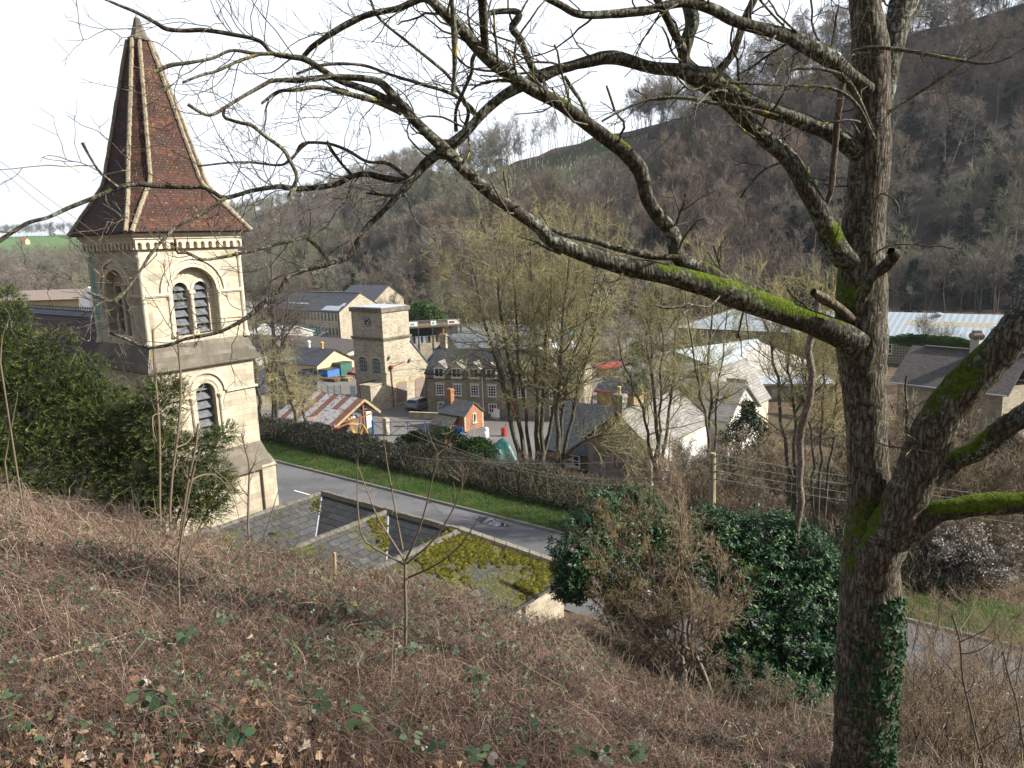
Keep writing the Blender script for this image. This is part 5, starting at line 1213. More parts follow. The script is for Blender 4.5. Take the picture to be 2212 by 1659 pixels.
# white building and roofs beyond the nave
p = at_depth(150, 690, 95); wb = thing('cream_garden_building', 'cream boarded building with white gable post beyond the nave roof', 'building', p, RZ+R(35)); 
mb = MB()
for x in np.arange(-9, 1.6, .3): mb.box(x, x+.26, 0, .06, -9, 2.6)
mb.box(-9, 1.6, .07, 5, -9, 2.55); mb.build('wall', MATS['cream render'], wb); mb = MB(); mb.prism([(1.6, -.2, 1.0), (4.4, -.2, 1.0), (4.4, -.2, 3.2), (3.0, -.2, 3.9), (1.6, -.2, 2.6)], (0, 4, 0)); mb.box(4.4, 4.9, -.3, .1, -2, 3.7); mb.build('white_gable', MATS['white paint'], wb)
mb = MB(); mb.slab((-9.2, -.4, 2.5), (1.8, -.4, 2.5), (1.8, 5, 3.5), (-9.2, 5, 3.5), .1); mb.slab((4.9, 0, 1.4), (14, 0, 1.4), (14, 4, 2.3), (4.9, 4, 2.3), .1); mb.build('roof', MATS['weathered board'], wb)
for k, (px, py, d_, w_, m_, lb) in enumerate(((47, 521, 1150, 16, 'cream render', 'far cream farmhouse with red roof beside the green field'), (240, 507, 1300, 14, 'white render', 'far pale barn at the top of the green field'), (150, 562, 700, 13, 'white render', 'far white house among valley trees, nearest the spire eave'), (172, 566, 640, 9, 'white render', 'far low white house beside a larger one in the valley trees'))):
    p = at_depth(px, py+6, d_); t_ = thing('distant_house', lb, 'house', p, R(-20)); gabled(t_, -w_/2, w_/2, 0, 7, -6, 4.5, 8, 'x', MATS[m_], MATS['red pot' if k == 0 else 'grey slate'])
# ------------------------------------------------------------------ the mossy tree in front
oak = thing('mossy_tree', 'large bare mossy tree with ivy on its trunk, boughs reaching across the whole view', 'tree', (3.0, 6.5, -6.2))
oak_o = np.array((3.0, 6.5, -6.2))
def limb3(pts, d0, d1, n=None):
    """pixel path (x, y, width) between two distances -> points and radii in the tree's own frame"""
    p = np.array(pts, float); q = resample(p, n or max(10, int(len(p)*5)))
    d = np.linspace(d0, d1, len(q)) if not callable(d0) else d0(q)
    P = np.array([at_depth(x, y, dd) for (x, y, w), dd in zip(q, d)]); r_ = q[:, 2]/2/FOC*np.linalg.norm(P, axis=1)*.985
    return P-oak_o, r_
def rough_tube(P, r_, k=14, amp=.10, seed=0):
    V, F = tubes(P[None], r_[None], k); N_ = np.repeat(P, k, 0); out = V-N_
    f = 1+amp*fnoise(V[:, 2]*9+V[:, 0]*5, np.arange(len(V)) % k*1.3+V[:, 1]*6, seed)+amp*.6*fnoise(V[:, 2]*22+V[:, 0]*14, V[:, 1]*19, seed+3)
    return N_+out*f[:, None], F
TR = [(1863, 1760, 112), (1864, 1640, 104), (1870, 1500, 108), (1879, 1380, 116), (1881, 1270, 112), (1878, 1190, 96), (1877, 1100, 80), (1875, 1000, 76), (1870, 900, 78), (1863, 800, 86), (1862, 735, 96), (1860, 680, 96), (1861, 620, 94), (1862, 560, 84),
      (1865, 490, 78), (1873, 412, 74), (1880, 350, 76), (1884, 290, 66), (1883, 220, 62), (1882, 120, 66), (1870, 20, 54), (1862, -70, 50)]
B = {  # boughs: path, near and far distance
 'fork right': ([(1893, 300, 34), (1908, 220, 36), (1922, 120, 42), (1950, 10, 46), (1975, -80, 46)], 6.55, 6.8),
 'A': ([(1850, 745, 66), (1815, 722, 60), (1760, 700, 53), (1680, 670, 50), (1600, 641, 50), (1530, 616, 48), (1430, 590, 43), (1330, 570, 39), (1240, 540, 36), (1185, 515, 31), (1165, 492, 29), (1100, 446, 27), (1040, 400, 26), (985, 348, 25), (955, 318, 24), (930, 295, 22), (890, 255, 20), (850, 207, 18), (822, 178, 15), (790, 170, 14), (740, 166, 12), (700, 167, 11), (650, 173, 11), (603, 173, 8), (585, 176, 7)], 6.4, 5.2),
 'A2': ([(848, 220, 15), (795, 195, 14), (738, 176, 14), (711, 161, 13), (660, 129, 12), (620, 122, 11), (588, 115, 9), (559, 88, 8), (500, 74, 8), (441, 65, 8), (397, 66, 7), (359, 62, 8), (338, 50, 7), (294, 26, 6), (259, 12, 5), (220, -5, 5)], 5.62, 4.8),
 'A3': ([(868, 243, 13), (817, 220, 12), (750, 202, 10), (687, 188, 9), (640, 194, 8), (601, 198, 7), (565, 224, 6)], 5.65, 5.2),
 'B': ([(1884, 352, 46), (1862, 338, 42), (1836, 317, 36), (1795, 288, 32), (1754, 272, 30), (1713, 255, 30), (1664, 239, 30), (1614, 218, 32), (1565, 192, 38), (1532, 175, 48), (1500, 163, 38), (1466, 152, 27), (1404, 144, 24), (1326, 124, 26), (1268, 133, 22), (1209, 150, 21), (1166, 165, 25), (1130, 184, 25), (1091, 204, 21), (1048, 239, 19), (1005, 286, 19), (960, 322, 22), (919, 353, 20), (887, 392, 17), (852, 431, 13), (821, 463, 12), (793, 490, 12), (774, 522, 13), (758, 549, 14), (715, 569, 13), (672, 580, 9), (625, 596, 9), (605, 627, 9), (586, 637, 7), (562, 662, 9), (525, 691, 8), (476, 716, 7), (439, 725, 7), (398, 733, 6), (366, 745, 6), (329, 750, 6), (300, 745, 6), (268, 730, 6), (236, 719, 4)], 6.5, 5.2),
 'C': ([(1600, 640, 36), (1528, 590, 36), (1466, 557, 32), (1454, 506, 30), (1421, 465, 30), (1396, 424, 30), (1384, 371, 32), (1352, 329, 33), (1311, 298, 31), (1268, 267, 29), (1209, 224, 27), (1154, 196, 27), (1111, 169, 26), (1064, 133, 28), (1028, 98, 25), (993, 59, 22), (954, 24, 20), (915, -15, 18)], 6.22, 5.4),
 'C2': ([(954, 24, 14), (920, -2, 13), (895, 4, 12), (856, 20, 12), (797, 31, 12), (738, 59, 12), (679, 98, 11), (656, 122, 10)], 5.45, 5.5),
 'D': ([(1050, 115, 17), (1044, 51, 17), (1040, -20, 17)], 5.55, 5.2),
 'E': ([(1160, 168, 17), (1138, 118, 14), (1122, 82, 15), (1107, 59, 16), (1122, 31, 15), (1099, 24, 12), (1052, 31, 10), (1046, 60, 8)], 6.1, 5.9),
 'F': ([(1510, 165, 30), (1478, 128, 24), (1486, 82, 26), (1495, 41, 26), (1480, -20, 26)], 6.3, 6.2),
 'F2': ([(1478, 110, 18), (1455, 70, 16), (1437, 33, 14), (1412, -15, 14)], 6.25, 5.9),
 'F3': ([(1540, 170, 22), (1560, 145, 17), (1585, 111, 15), (1606, 49, 15), (1635, -15, 15)], 6.3, 6.3),
 'G': ([(1870, 200, 40), (1828, 162, 34), (1795, 130, 33), (1746, 101, 31), (1696, 76, 27), (1651, 64, 25), (1589, 46, 22), (1532, 17, 20), (1470, 6, 18), (1400, 22, 17), (1307, 31, 16), (1248, 30, 14), (1209, 10, 13), (1160, -15, 12)], 6.4, 5.6),
 'H': ([(1850, 570, 40), (1816, 548, 46), (1787, 495, 42), (1766, 447, 38), (1738, 400, 38), (1700, 340, 32), (1659, 306, 30), (1614, 264, 27), (1565, 218, 24), (1535, 188, 22)], 6.42, 6.32),
 'dead': ([(1820, 180, 11), (1808, 268, 13), (1801, 350, 13), (1795, 412, 12), (1785, 440, 9)], 6.2, 6.35),
 'J': ([(1858, 645, 26), (1874, 618, 22), (1890, 593, 20), (1917, 570, 21), (1932, 552, 22), (1925, 540, 14)], 6.15, 5.9),
 'K': ([(1835, 690, 24), (1810, 665, 22), (1780, 645, 24), (1757, 630, 14)], 6.35, 6.2),
 'L': ([(1884, 1250, 76), (1905, 1185, 82), (1952, 1085, 78), (1984, 1010, 75), (2013, 938, 72), (2057, 863, 70), (2102, 814, 68), (2146, 770, 66), (2215, 692, 62), (2290, 600, 58)], 6.35, 5.7),
 'M': ([(2010, 1035, 42), (2035, 1015, 42), (2072, 990, 36), (2116, 970, 38), (2160, 932, 38), (2225, 885, 36), (2300, 840, 34)], 6.2, 5.8),
 'N': ([(1930, 1165, 60), (1975, 1135, 54), (2020, 1108, 42), (2080, 1095, 40), (2150, 1088, 41), (2225, 1086, 40), (2310, 1080, 36)], 6.25, 5.7),
 'O': ([(885, 392, 12), (840, 386, 14), (793, 376, 12), (762, 380, 11), (730, 396, 12), (691, 404, 12), (640, 408, 11), (603, 403, 10), (544, 412, 9), (488, 427, 9), (460, 415, 8), (435, 404, 8), (412, 405, 8), (338, 402, 9), (294, 397, 10), (259, 405, 9), (206, 426, 8), (147, 450, 8), (103, 470, 7), (53, 485, 7), (-20, 535, 6)], 5.9, 4.6),
 'P': ([(255, 404, 6), (218, 374, 5), (194, 338, 4), (178, 308, 6)], 5.0, 4.9),
 'Q': ([(488, 428, 6), (440, 460, 6), (390, 485, 6), (353, 517, 6), (324, 551, 6), (309, 576, 5), (280, 618, 5), (260, 642, 5), (241, 652, 6), (206, 637, 5), (189, 632, 4)], 5.3, 4.8),
 'S': ([(712, 568, 7), (690, 538, 8), (660, 512, 9), (651, 515, 8), (574, 534, 7), (525, 546, 7), (444, 561, 6), (403, 546, 6), (383, 546, 5), (378, 517, 5)], 5.75, 5.2),
 'T1': ([(624, 119, 8), (585, 116, 7), (553, 116, 7), (500, 109, 6), (459, 126, 6), (412, 135, 6), (368, 141, 7), (335, 156, 7)], 5.2, 4.9),
 'T2': ([(560, 117, 6), (515, 132, 6), (470, 153, 5), (435, 162, 5), (394, 179, 5)], 5.1, 4.9),
 'T3': ([(590, 172, 8), (529, 206, 7), (491, 229, 7), (462, 247, 7), (441, 247, 6), (406, 226, 7)], 5.2, 4.9),
 'T4': ([(485, 232, 6), (485, 253, 7), (518, 265, 7), (544, 271, 8), (573, 294, 8), (612, 323, 8), (626, 347, 8), (641, 379, 8), (635, 403, 8), (625, 428, 9)], 5.1, 5.0),
 'T5': ([(668, 306, 6), (650, 320, 6), (624, 348, 6), (601, 357, 5), (544, 351, 5), (500, 351, 4), (426, 359, 4)], 5.6, 5.3),
 'T6': ([(884, 386, 9), (838, 353, 8), (793, 349, 7), (750, 325, 7), (707, 310, 6), (656, 310, 6), (640, 330, 5)], 5.85, 5.6),
 'T7': ([(762, 380, 7), (735, 350, 6), (715, 322, 7), (707, 305, 5)], 5.75, 5.6),
 'T8': ([(875, 424, 5), (820, 420, 6), (790, 417, 4)], 5.85, 5.8),
 'U1': ([(1465, 556, 13), (1405, 553, 14), (1330, 535, 14), (1280, 520, 13), (1220, 507, 12), (1170, 488, 9)], 6.0, 5.9),
 'U2': ([(1212, 545, 13), (1185, 535, 11), (1162, 524, 9)], 5.95, 5.9),
 'W1': ([(985, 283, 8), (985, 240, 7), (1000, 200, 7), (1018, 160, 7), (1020, 130, 9), (1030, 110, 8)], 6.0, 5.7),
 'W2': ([(1000, 285, 8), (1012, 240, 8), (990, 195, 7), (965, 160, 7), (930, 130, 7), (880, 90, 6), (820, 40, 6), (800, 0, 5)], 6.05, 5.6),
 'W3': ([(1030, 250, 10), (1010, 225, 8), (970, 200, 7), (905, 180, 7), (840, 160, 6), (780, 140, 6), (700, 140, 6), (640, 160, 5)], 6.05, 5.6),
 'W4': ([(978, 200, 10), (982, 150, 10), (982, 90, 11), (978, 30, 10), (975, -10, 10)], 5.3, 5.1),
 'W5': ([(1268, 250, 9), (1255, 220, 8), (1235, 190, 9), (1220, 165, 7)], 5.8, 5.9),
 'X1': ([(1840, 112, 6), (1890, 103, 7), (1960, 110, 7), (2060, 128, 6), (2130, 137, 5), (2185, 122, 4)], 5.9, 5.4),
 'X2': ([(1885, 280, 6), (1835, 178, 8), (1780, 150, 7), (1720, 148, 6), (1700, 160, 5)], 6.1, 6.0),
 'X3': ([(1915, 245, 7), (1960, 215, 6), (2000, 190, 6), (2060, 150, 5), (2120, 108, 4)], 6.4, 6.3),
 'X4': ([(1680, 250, 8), (1620, 235, 8), (1540, 222, 8), (1470, 210, 7), (1400, 215, 6), (1340, 240, 5), (1300, 262, 5)], 6.1, 5.9),
 'X5': ([(1890, 300, 6), (1850, 225, 7), (1800, 192, 6), (1740, 186, 5), (1650, 182, 5), (1560, 178, 5)], 6.0, 6.0),
}
def moss_of(V):
    """where the moss has taken hold: thick on the low boughs and about the forks, thin on the high limbs"""
    x, y = project(V+oak_o); s = 0*x
    for (cx_, cy_, rx, ry, a) in ((1640, 660, 170, 75, .85), (1460, 590, 150, 50, .55), (1830, 640, 70, 80, .75), (1900, 560, 40, 60, .3), (1870, 1120, 70, 110, .75), (1840, 1230, 40, 90, .6), (1990, 1010, 130, 190, .40), (2130, 780, 120, 120, .55), (2120, 1090, 150, 40, 1.0), (2100, 960, 110, 60, .75),
        (1730, 385, 40, 60, .7), (1800, 520, 40, 60, .7), (1575, 200, 60, 40, .55), (1330, 310, 60, 50, .4), (1210, 225, 50, 40, .35), (1640, 245, 60, 30, .35), (1900, 900, 30, 160, .25), (1890, 760, 40, 80, .35), (975, 330, 40, 30, .4), (1100, 420, 60, 60, .1), (1440, 480, 40, 90, .35), (1870, 1500, 60, 120, .15)):
        s = np.maximum(s, a*np.exp(-((x-cx_)/rx)**2-((y-cy_)/ry)**2))
    return s
def project(P):
    c = P @ FWD; return 1106+FOC*(P @ RGT)/c, 829.5-FOC*(P @ UPV)/c
P, r_ = limb3(TR, 6.5, 6.5, 110); V, F = rough_tube(P, r_, 26, .055, 1)
np_mesh('trunk', V, F, MATS['trunk bark'], oak, smooth=True, tone=moss_of(V))
big = {}
for k, (pts, d0, d1) in B.items():
    P, r_ = limb3(pts, d0, d1); big[k] = (P, r_)
    wmax = max(p[2] for p in pts)
    V, F = rough_tube(P, r_, 16 if wmax > 24 else 9, .30 if k in 'JK' else .11 if wmax > 13 else .16, len(k)+int(pts[0][0]))
    m = 'bleached wood' if k in ('dead', 'K') else 'oak bark' if wmax > 13 else 'twig bark'
    if k == 'L': m = 'trunk bark'
    np_mesh('bough', V, F, MATS[m], oak, smooth=True, tone=moss_of(V))
# side shoots and twigs over every bough
g = np.random.default_rng(21); parts = []
for k, (P, r_) in big.items():
    if k in ('dead', 'J', 'K', 'U1', 'U2'): continue
    Ln = np.linalg.norm(np.diff(P, axis=0), axis=1).sum(); vis = 1.0
    n1 = max(2, int(Ln*{'L': .7, 'M': 1, 'N': .8, 'A': 3.4, 'H': 3.2}.get(k, 6.0)))
    Q, q = resample(np.c_[P, r_], 24)[:, :3], np.interp(np.linspace(0, 1, 24), np.linspace(0, 1, len(r_)), r_)
    C1, R1 = grow(Q[None], q[None], n1, .66, 52, .12, 1.0, .04, .20, 9, .30, .0036, g, .45, .2)
    R1 = np.minimum(R1, .009); parts.append(tubes(C1, R1, 5))
    C2, R2 = grow(C1, R1, 3, .32, 48, .2, 1.0, .04, .20, 6, .62, .0023, g, .6, .3); parts.append(tubes(C2, R2, 4))
    C3, R3 = grow(C2, R2, 2, .13, 50, .3, 1.0, .05, .15, 4, .8, .0018, g, .8, .3); parts.append(tubes(C3, R3, 3))
Q, q = limb3(TR, 6.5, 6.5, 30); C1, R1 = grow(Q[None, 12:-3], q[None, 12:-3], 9, .7, 75, .0, 1.0, .02, .22, 9, .1, .004, g, .5, .1); R1 = np.minimum(R1, .007); parts.append(tubes(C1, R1, 5))
C2, R2 = grow(C1, R1, 3, .35, 50, .3, 1., .03, .25, 6, .6, .0026, g); parts.append(tubes(C2, R2, 4))
V, F = merge(parts); np_mesh('crown', V, F, MATS['twig bark'], oak, smooth=True)
# tufts of lichen and moss
def shaped_leaves(C, D, N, size, shape, curl=0.0):
    """flat lobed leaves: shape = (x, y) outline in leaf lengths from the stalk"""
    sh = np.array(shape, float); S = unit(np.cross(D, N)); Nn = np.cross(S, D); size = np.broadcast_to(size, len(C))[:, None, None]
    V = C[:, None, :]+size*(S[:, None, :]*sh[None, :, :1]+D[:, None, :]*sh[None, :, 1:]+Nn[:, None, :]*(curl*(sh[None, :, :1]**2)*2-curl*.6*sh[None, :, 1:]**2))
    return V.reshape(-1, 3), np.arange(len(C)*len(sh)).reshape(-1, len(sh))
IVY = [(0, 0), (.28, -.10), (.50, .12), (.30, .32), (.34, .62), (.10, .60), (0, 1.0), (-.10, .60), (-.34, .62), (-.30, .32), (-.50, .12), (-.28, -.10)]
n = 9500; t = g.uniform(0, 1, n)**.75; py = 1265+480*t
w_ = np.interp(py, [1265, 1380, 1520, 1760], [112, 116, 108, 112]); cx_ = np.interp(py, [1265, 1380, 1500, 1640, 1760], [1881, 1879, 1870, 1864, 1863])
a = np.where(g.uniform(0, 1, n) < .72, g.normal(.42, .5, n), g.uniform(-1.6, 1.6, n))         # angle round the trunk, 0 facing the viewer, + to the right
keep = (fnoise(a*1.4, py*.012, 9)+.42+.95*(py-1290)/400*(a > -.1) > g.uniform(-.3, .9, n)) & (np.abs(a) < 1.9); a, py, w_, cx_ = a[keep], py[keep], w_[keep], cx_[keep]
rad = w_/2/FOC*7.2; cen = np.array([at_depth(x, y, 6.5) for x, y in zip(cx_, py)])-oak_o
out = np.stack([np.sin(a), -np.cos(a), np.zeros(len(a))], 1)
C = cen+out*(rad*g.uniform(1.0, 1.16, len(a)))[:, None]
Dn = unit(np.stack([np.cos(a)*g.normal(0, .7, len(a)), np.sin(a)*g.normal(0, .7, len(a)), g.normal(-.7, .6, len(a))], 1)+out*.25)
V, F = shaped_leaves(C, Dn, unit(out+g.normal(size=out.shape)*.35), g.uniform(.024, .056, len(a)), IVY, .25)
ivy = np_mesh('ivy', V, F, MATS['ivy leaves'], oak, tone=np.repeat(np.clip(g.normal(.5, .25, len(a)), 0, 1), len(IVY)))
# ------------------------------------------------------------------ bare trees
def bare(seed, H, stems=1, spread=.25, n1=12, n2=7, n3=6, crown0=.3, l1=.34, l2=.16, l3=.07, ang=45, up=.06, r0=.014, tw=.0016, droop=0.0, lean=.1, K=5, wig=.14):
    """a leafless tree of height H standing at the origin: (trunk mesh), (crown mesh)"""
    g = np.random.default_rng(seed); n = 9
    P = np.zeros((stems, n, 3)); Rr = np.zeros((stems, n))
    for k in range(stems):
        a = g.uniform(0, 2*math.pi) if stems == 1 else 2*math.pi*k/stems+g.uniform(-.4, .4); tilt = g.uniform(.3, 1)*spread if stems > 1 else g.uniform(0, lean)
        h = H*g.uniform(.82, 1.0); d = np.array([math.cos(a)*tilt, math.sin(a)*tilt, 1.0]); p = np.array([math.cos(a), math.sin(a), 0])*(.02*H if stems > 1 else 0)
        for i in range(n):
            P[k, i] = p; d = unit(d+g.normal(size=3)*.07*np.array([1, 1, .2])+np.array([0, 0, .05])); p = p+d*h/(n-1)
        Rr[k] = H*r0*g.uniform(.7, 1.1)*np.linspace(1, .16, n)**1.0/(1 if stems == 1 else stems**.35)
    tr = tubes(P, Rr, 6)
    C1, R1 = grow(P, Rr, n1, H*l1, ang, crown0, 1.0, up, wig, K+1, .5, H*tw*1.6, g, .3, .55)
    C2, R2 = grow(C1, R1, n2, H*l2, 42, .2, 1.0, up-droop, wig, K, .6, H*tw, g, .4, .4)
    C3, R3 = grow(C2, R2, n3, H*l3, 38, .15, 1.0, up-droop*1.6, wig, K-1, .7, H*tw*.75, g, .5, .3)
    V, F = merge([tubes(C1, R1, 4), tubes(C2, R2, 3), tubes(C3, R3, 3)])
    tone = np.concatenate([np.full(C1.shape[0]*C1.shape[1]*4, .25), np.full(C2.shape[0]*C2.shape[1]*3, .45), np.repeat(g.uniform(.4, 1, C3.shape[0]), C3.shape[1]*3)])
    return tr, (V, F, tone), C3
def clumps(seed, n, H, W, z0, per, ls, squash=1.0, shape='ball'):
    """evergreen mass: many leaf-sized faces gathered in clumps through a crown of height H and width W"""
    g = np.random.default_rng(seed)
    u = g.uniform(0, 1, n); a = g.uniform(0, 2*math.pi, n)
    prof = np.sqrt(np.clip(1-(2*u-1)**2, 0, 1)) if shape == 'ball' else (1-u)**.8 if shape == 'cone' else np.clip(1.25-(2*u-.7)**2, 0, 1)
    rr = W/2*prof*np.sqrt(g.uniform(.15, 1, n))*g.uniform(.75, 1.15, n)
    c = np.stack([rr*np.cos(a), rr*np.sin(a), z0+u*(H-z0)], 1)
    sz = W*.11*g.uniform(.5, 1.4, n)
    d = unit(g.normal(size=(n, per, 3))); C = c[:, None]+d*(sz[:, None]*g.uniform(.4, 1, (n, per)))[..., None]*np.array([1, 1, .75])
    C = C.reshape(-1, 3); D = unit(d.reshape(-1, 3)+g.normal(size=C.shape)*.6+np.array([0, 0, .2]))
    V, F = leaf_quads(C, D, unit(g.normal(size=C.shape)), g.uniform(.6, 1.3, len(C))*ls, g.uniform(.4, .7, len(C))*ls)
    tone = np.repeat(np.clip(np.repeat(g.normal(.45, .2, n), per)+g.normal(0, .18, len(C)), 0, 1), 4)
    return V, F, tone
bark_far = MATS['sycamore bark']
def two(name, parts, mats, tone):
    """one mesh with two materials (trunk, twigs) - for trees too far off to show parts"""
    (V1, F1), (V2, F2) = parts
    o = np_mesh(name, np.vstack([V1, V2]), [F1, F2+len(V1)], mats, tone=np.concatenate([np.full(len(V1), .3), tone]))
    mi = np.zeros(len(o.data.polygons), np.int32); mi[len(F1):] = 1; o.data.polygons.foreach_set('material_index', mi); return o
plain('pale far trunk', (.27, .225, .185), .9, .1, .3, .8); plain('grey far trunk', (.17, .145, .12), .9, .1, .3, .8); plain('larch trunk', (.12, .085, .065), .9, .1, .3, .8)
toned('haze twigs', (0, (.112, .102, .084)), (.5, (.172, .157, .130)), (1, (.26, .238, .198)), rough=.9, spec=.05)
toned('rust twigs', (0, (.115, .090, .070)), (.5, (.172, .135, .105)), (1, (.24, .19, .15)), rough=.9, spec=.05)
toned('green twigs', (0, (.108, .112, .076)), (.5, (.165, .168, .112)), (1, (.25, .25, .165)), rough=.9, spec=.05)
TPL = []
def tpl(o): COL.objects.unlink(o); TPL.append(o); return o
for k, (mt, tk) in enumerate((('haze twigs', 'grey far trunk'), ('haze twigs', 'pale far trunk'), ('rust twigs', 'grey far trunk'), ('green twigs', 'grey far trunk'), ('haze twigs', 'pale far trunk'), ('rust twigs', 'pale far trunk'))):
    tr, (V, F, tn), _ = bare(100+k, 13, 1 if k % 2 else 2, .22, 12, 7, 6, .28, .36, .18, .085, 42, .07, .011, .0025, K=4, wig=.17)
    tpl(two('woodland_tree', (tr, (V, F)), [MATS[tk], MATS[mt]], tn))
for k in range(2):                                            # tall thin beeches of the ridge
    tr, (V, F, tn), _ = bare(140+k, 24, 1, .1, 12, 6, 5, .55, .17, .09, .05, 38, .08, .0068, .0011, K=4)
    tpl(two('ridge_tree', (tr, (V, F)), [MATS['pale far trunk'], MATS['haze twigs']], tn))
for k in range(2):                                            # bare larches: level whorls on a straight stem
    tr, (V, F, tn), _ = bare(150+k, 22, 1, .05, 60, 7, 4, .22, .19, .08, .04, 80, .0, .008, .0013, lean=.03, K=4, wig=.08)
    tpl(two('larch_tree', (tr, (V, F)), [MATS['larch trunk'], MATS['rust twigs']], tn))
for k in range(2):                                            # ivy-grown trees
    tr, (V, F, tn), _ = bare(160+k, 14, 1, .1, 12, 5, 5, .4, .3, .15, .08, 42, .07, .011, .0020, K=4)
    V2, F2, t2 = clumps(165+k, 70, 11.5, 4.2, .5, 46, .42, shape='col')
    o = np_mesh('ivied_tree', np.vstack([tr[0], V, V2]), [np.vstack([tr[1], F+len(tr[0])]), F2+len(tr[0])+len(V)], [MATS['haze twigs'], MATS['conifer green']], tone=np.concatenate([np.full(len(tr[0]), .4), tn, t2]))
    mi = np.zeros(len(o.data.polygons), np.int32); mi[len(tr[1])+len(F):] = 1; o.data.polygons.foreach_set('material_index', mi); tpl(o)
V2, F2, t2 = clumps(170, 130, 12, 6.0, .3, 46, .45, shape='cone'); tpl(np_mesh('dark_evergreen', V2, F2, MATS['conifer green'], tone=t2))
V2, F2, t2 = clumps(171, 120, 5, 6.5, .1, 40, .34); tpl(np_mesh('scrub_bush', V2, F2, MATS['hedge leaves'], tone=t2))
NAMES = [o.name for o in TPL]
g = np.random.default_rng(77)
N0 = 30000
px = g.uniform(-330, 2520, N0); t = g.uniform(-.06, 1.12, N0)
q = np.array([ray(x, 540) for x in px]); u = q[:, 0]/q[:, 1]
f_, r_ = np.interp(u, _hu, _hf), np.interp(u, _hu, _hr)
y = f_+(r_-f_)*t; x = u*y
# about one tree every 34 square metres on the near slope, thinner far away
dens = (r_-f_)*y; want = np.clip(dens/dens.max(), 0, 1)
sp = np.where(y < 420, 34, np.where(y < 700, 75, 150))
area = (2850/FOC)*(r_-f_)*y/N0                                # square metres each sample stands for
keep = g.uniform(0, 1, N0) < area/sp
px, t, x, y, u = px[keep], t[keep], x[keep], y[keep], u[keep]
z = ground(x, y); P = np.stack([x, y, z], 1); sx, sy = project(P)
cl = inside(sx, sy, clearing)
fld = (sx < 205) & (y > 480) & (sy < 572) & (sy > 503)
keep = ~cl & ~fld & ~((sx > 480) & (sx < 720) & (y < 245)) & (z > -20.4) & ~((sx > 1085) & (sx < 1480) & (t > .86) & (sy < 360) & (sy > 262) & (sx < 1300))
px, t, P, sx, sy, y = px[keep], t[keep], P[keep], sx[keep], sy[keep], y[keep]
kind = g.choice([0, 1, 2, 3, 4, 5], len(P), p=[.26, .16, .2, .18, .12, .08])
patch = fnoise(P[:, 0], P[:, 1], 31, .03); sp_ = fnoise(P[:, 0], P[:, 1], 37, .016)+.5*fnoise(P[:, 0], P[:, 1], 38, .05)+g.normal(0, .12, len(P))
kind[sp_ > .28] = 3; kind[sp_ < -.34] = g.choice([2, 5], (sp_ < -.34).sum())
ivm = (g.uniform(0, 1, len(P)) < np.where(sx > 1650, .26, .10)*(1+1.9*patch)) & (t < .62); kind[ivm] = g.choice([10, 11, 12], ivm.sum(), p=[.42, .4, .18])
lm = (sx > 1560) & (t > .56) & (g.uniform(0, 1, len(P)) < .55); kind[lm] = g.choice([8, 9], lm.sum())
bm_ = g.uniform(0, 1, len(P)) < np.where(t < .12, .38, .05); kind[bm_] = 13
scl = g.uniform(.95, 1.75, len(P)); scl[kind == 13] *= .75; scl[(kind >= 8) & (kind < 10)] *= .82; scl[(kind >= 10) & (kind < 13)] *= .75
scl[(sx < 1000) & (sx > 480)] *= .85
scl *= np.where((sx > 1050) & (sx < 1480) & (t > .5) & (t < .9), .55, 1.0)
# trees one can tell apart: the ridge line, and those along the foot
ids = []
order = np.argsort(-(13*scl/y))
near = [i for i in order if kind[i] < 13][:170]
sel = set(near)
DESC = {0: 'grey', 1: 'grey', 2: 'brownish', 3: 'greenish', 4: 'grey', 5: 'brownish', 8: 'larch', 9: 'larch', 10: 'ivied', 11: 'ivied', 12: 'dark'}
LAB = {'grey': ('bare grey tree of the wood covering the far hillside', 'bare grey trees of the hillside wood'), 'brownish': ('bare brownish tree of the wood covering the far hillside', 'bare brownish trees of the hillside wood'),
       'greenish': ('bare greenish twigged tree of the wood covering the far hillside', 'bare greenish trees of the hillside wood'), 'larch': ('tall straight bare larch high on the wooded hillside', 'larches high on the hillside'),
       'ivied': ('tree smothered in dark ivy on the wooded hillside', 'ivied trees of the hillside wood'), 'dark': ('dark pointed evergreen among bare trees on the hillside', 'dark evergreens of the hillside wood')}
for i in near:
    d = DESC[int(kind[i])]; o = bpy.data.objects.new(NAMES[kind[i]].split('.')[0], TPL[kind[i]].data); COL.objects.link(o)
    o.location = P[i]; o.rotation_euler = (0, 0, g.uniform(0, 6.28)); o.scale = (scl[i],)*3
    tag(o, LAB[d][0], 'tree', LAB[d][1])
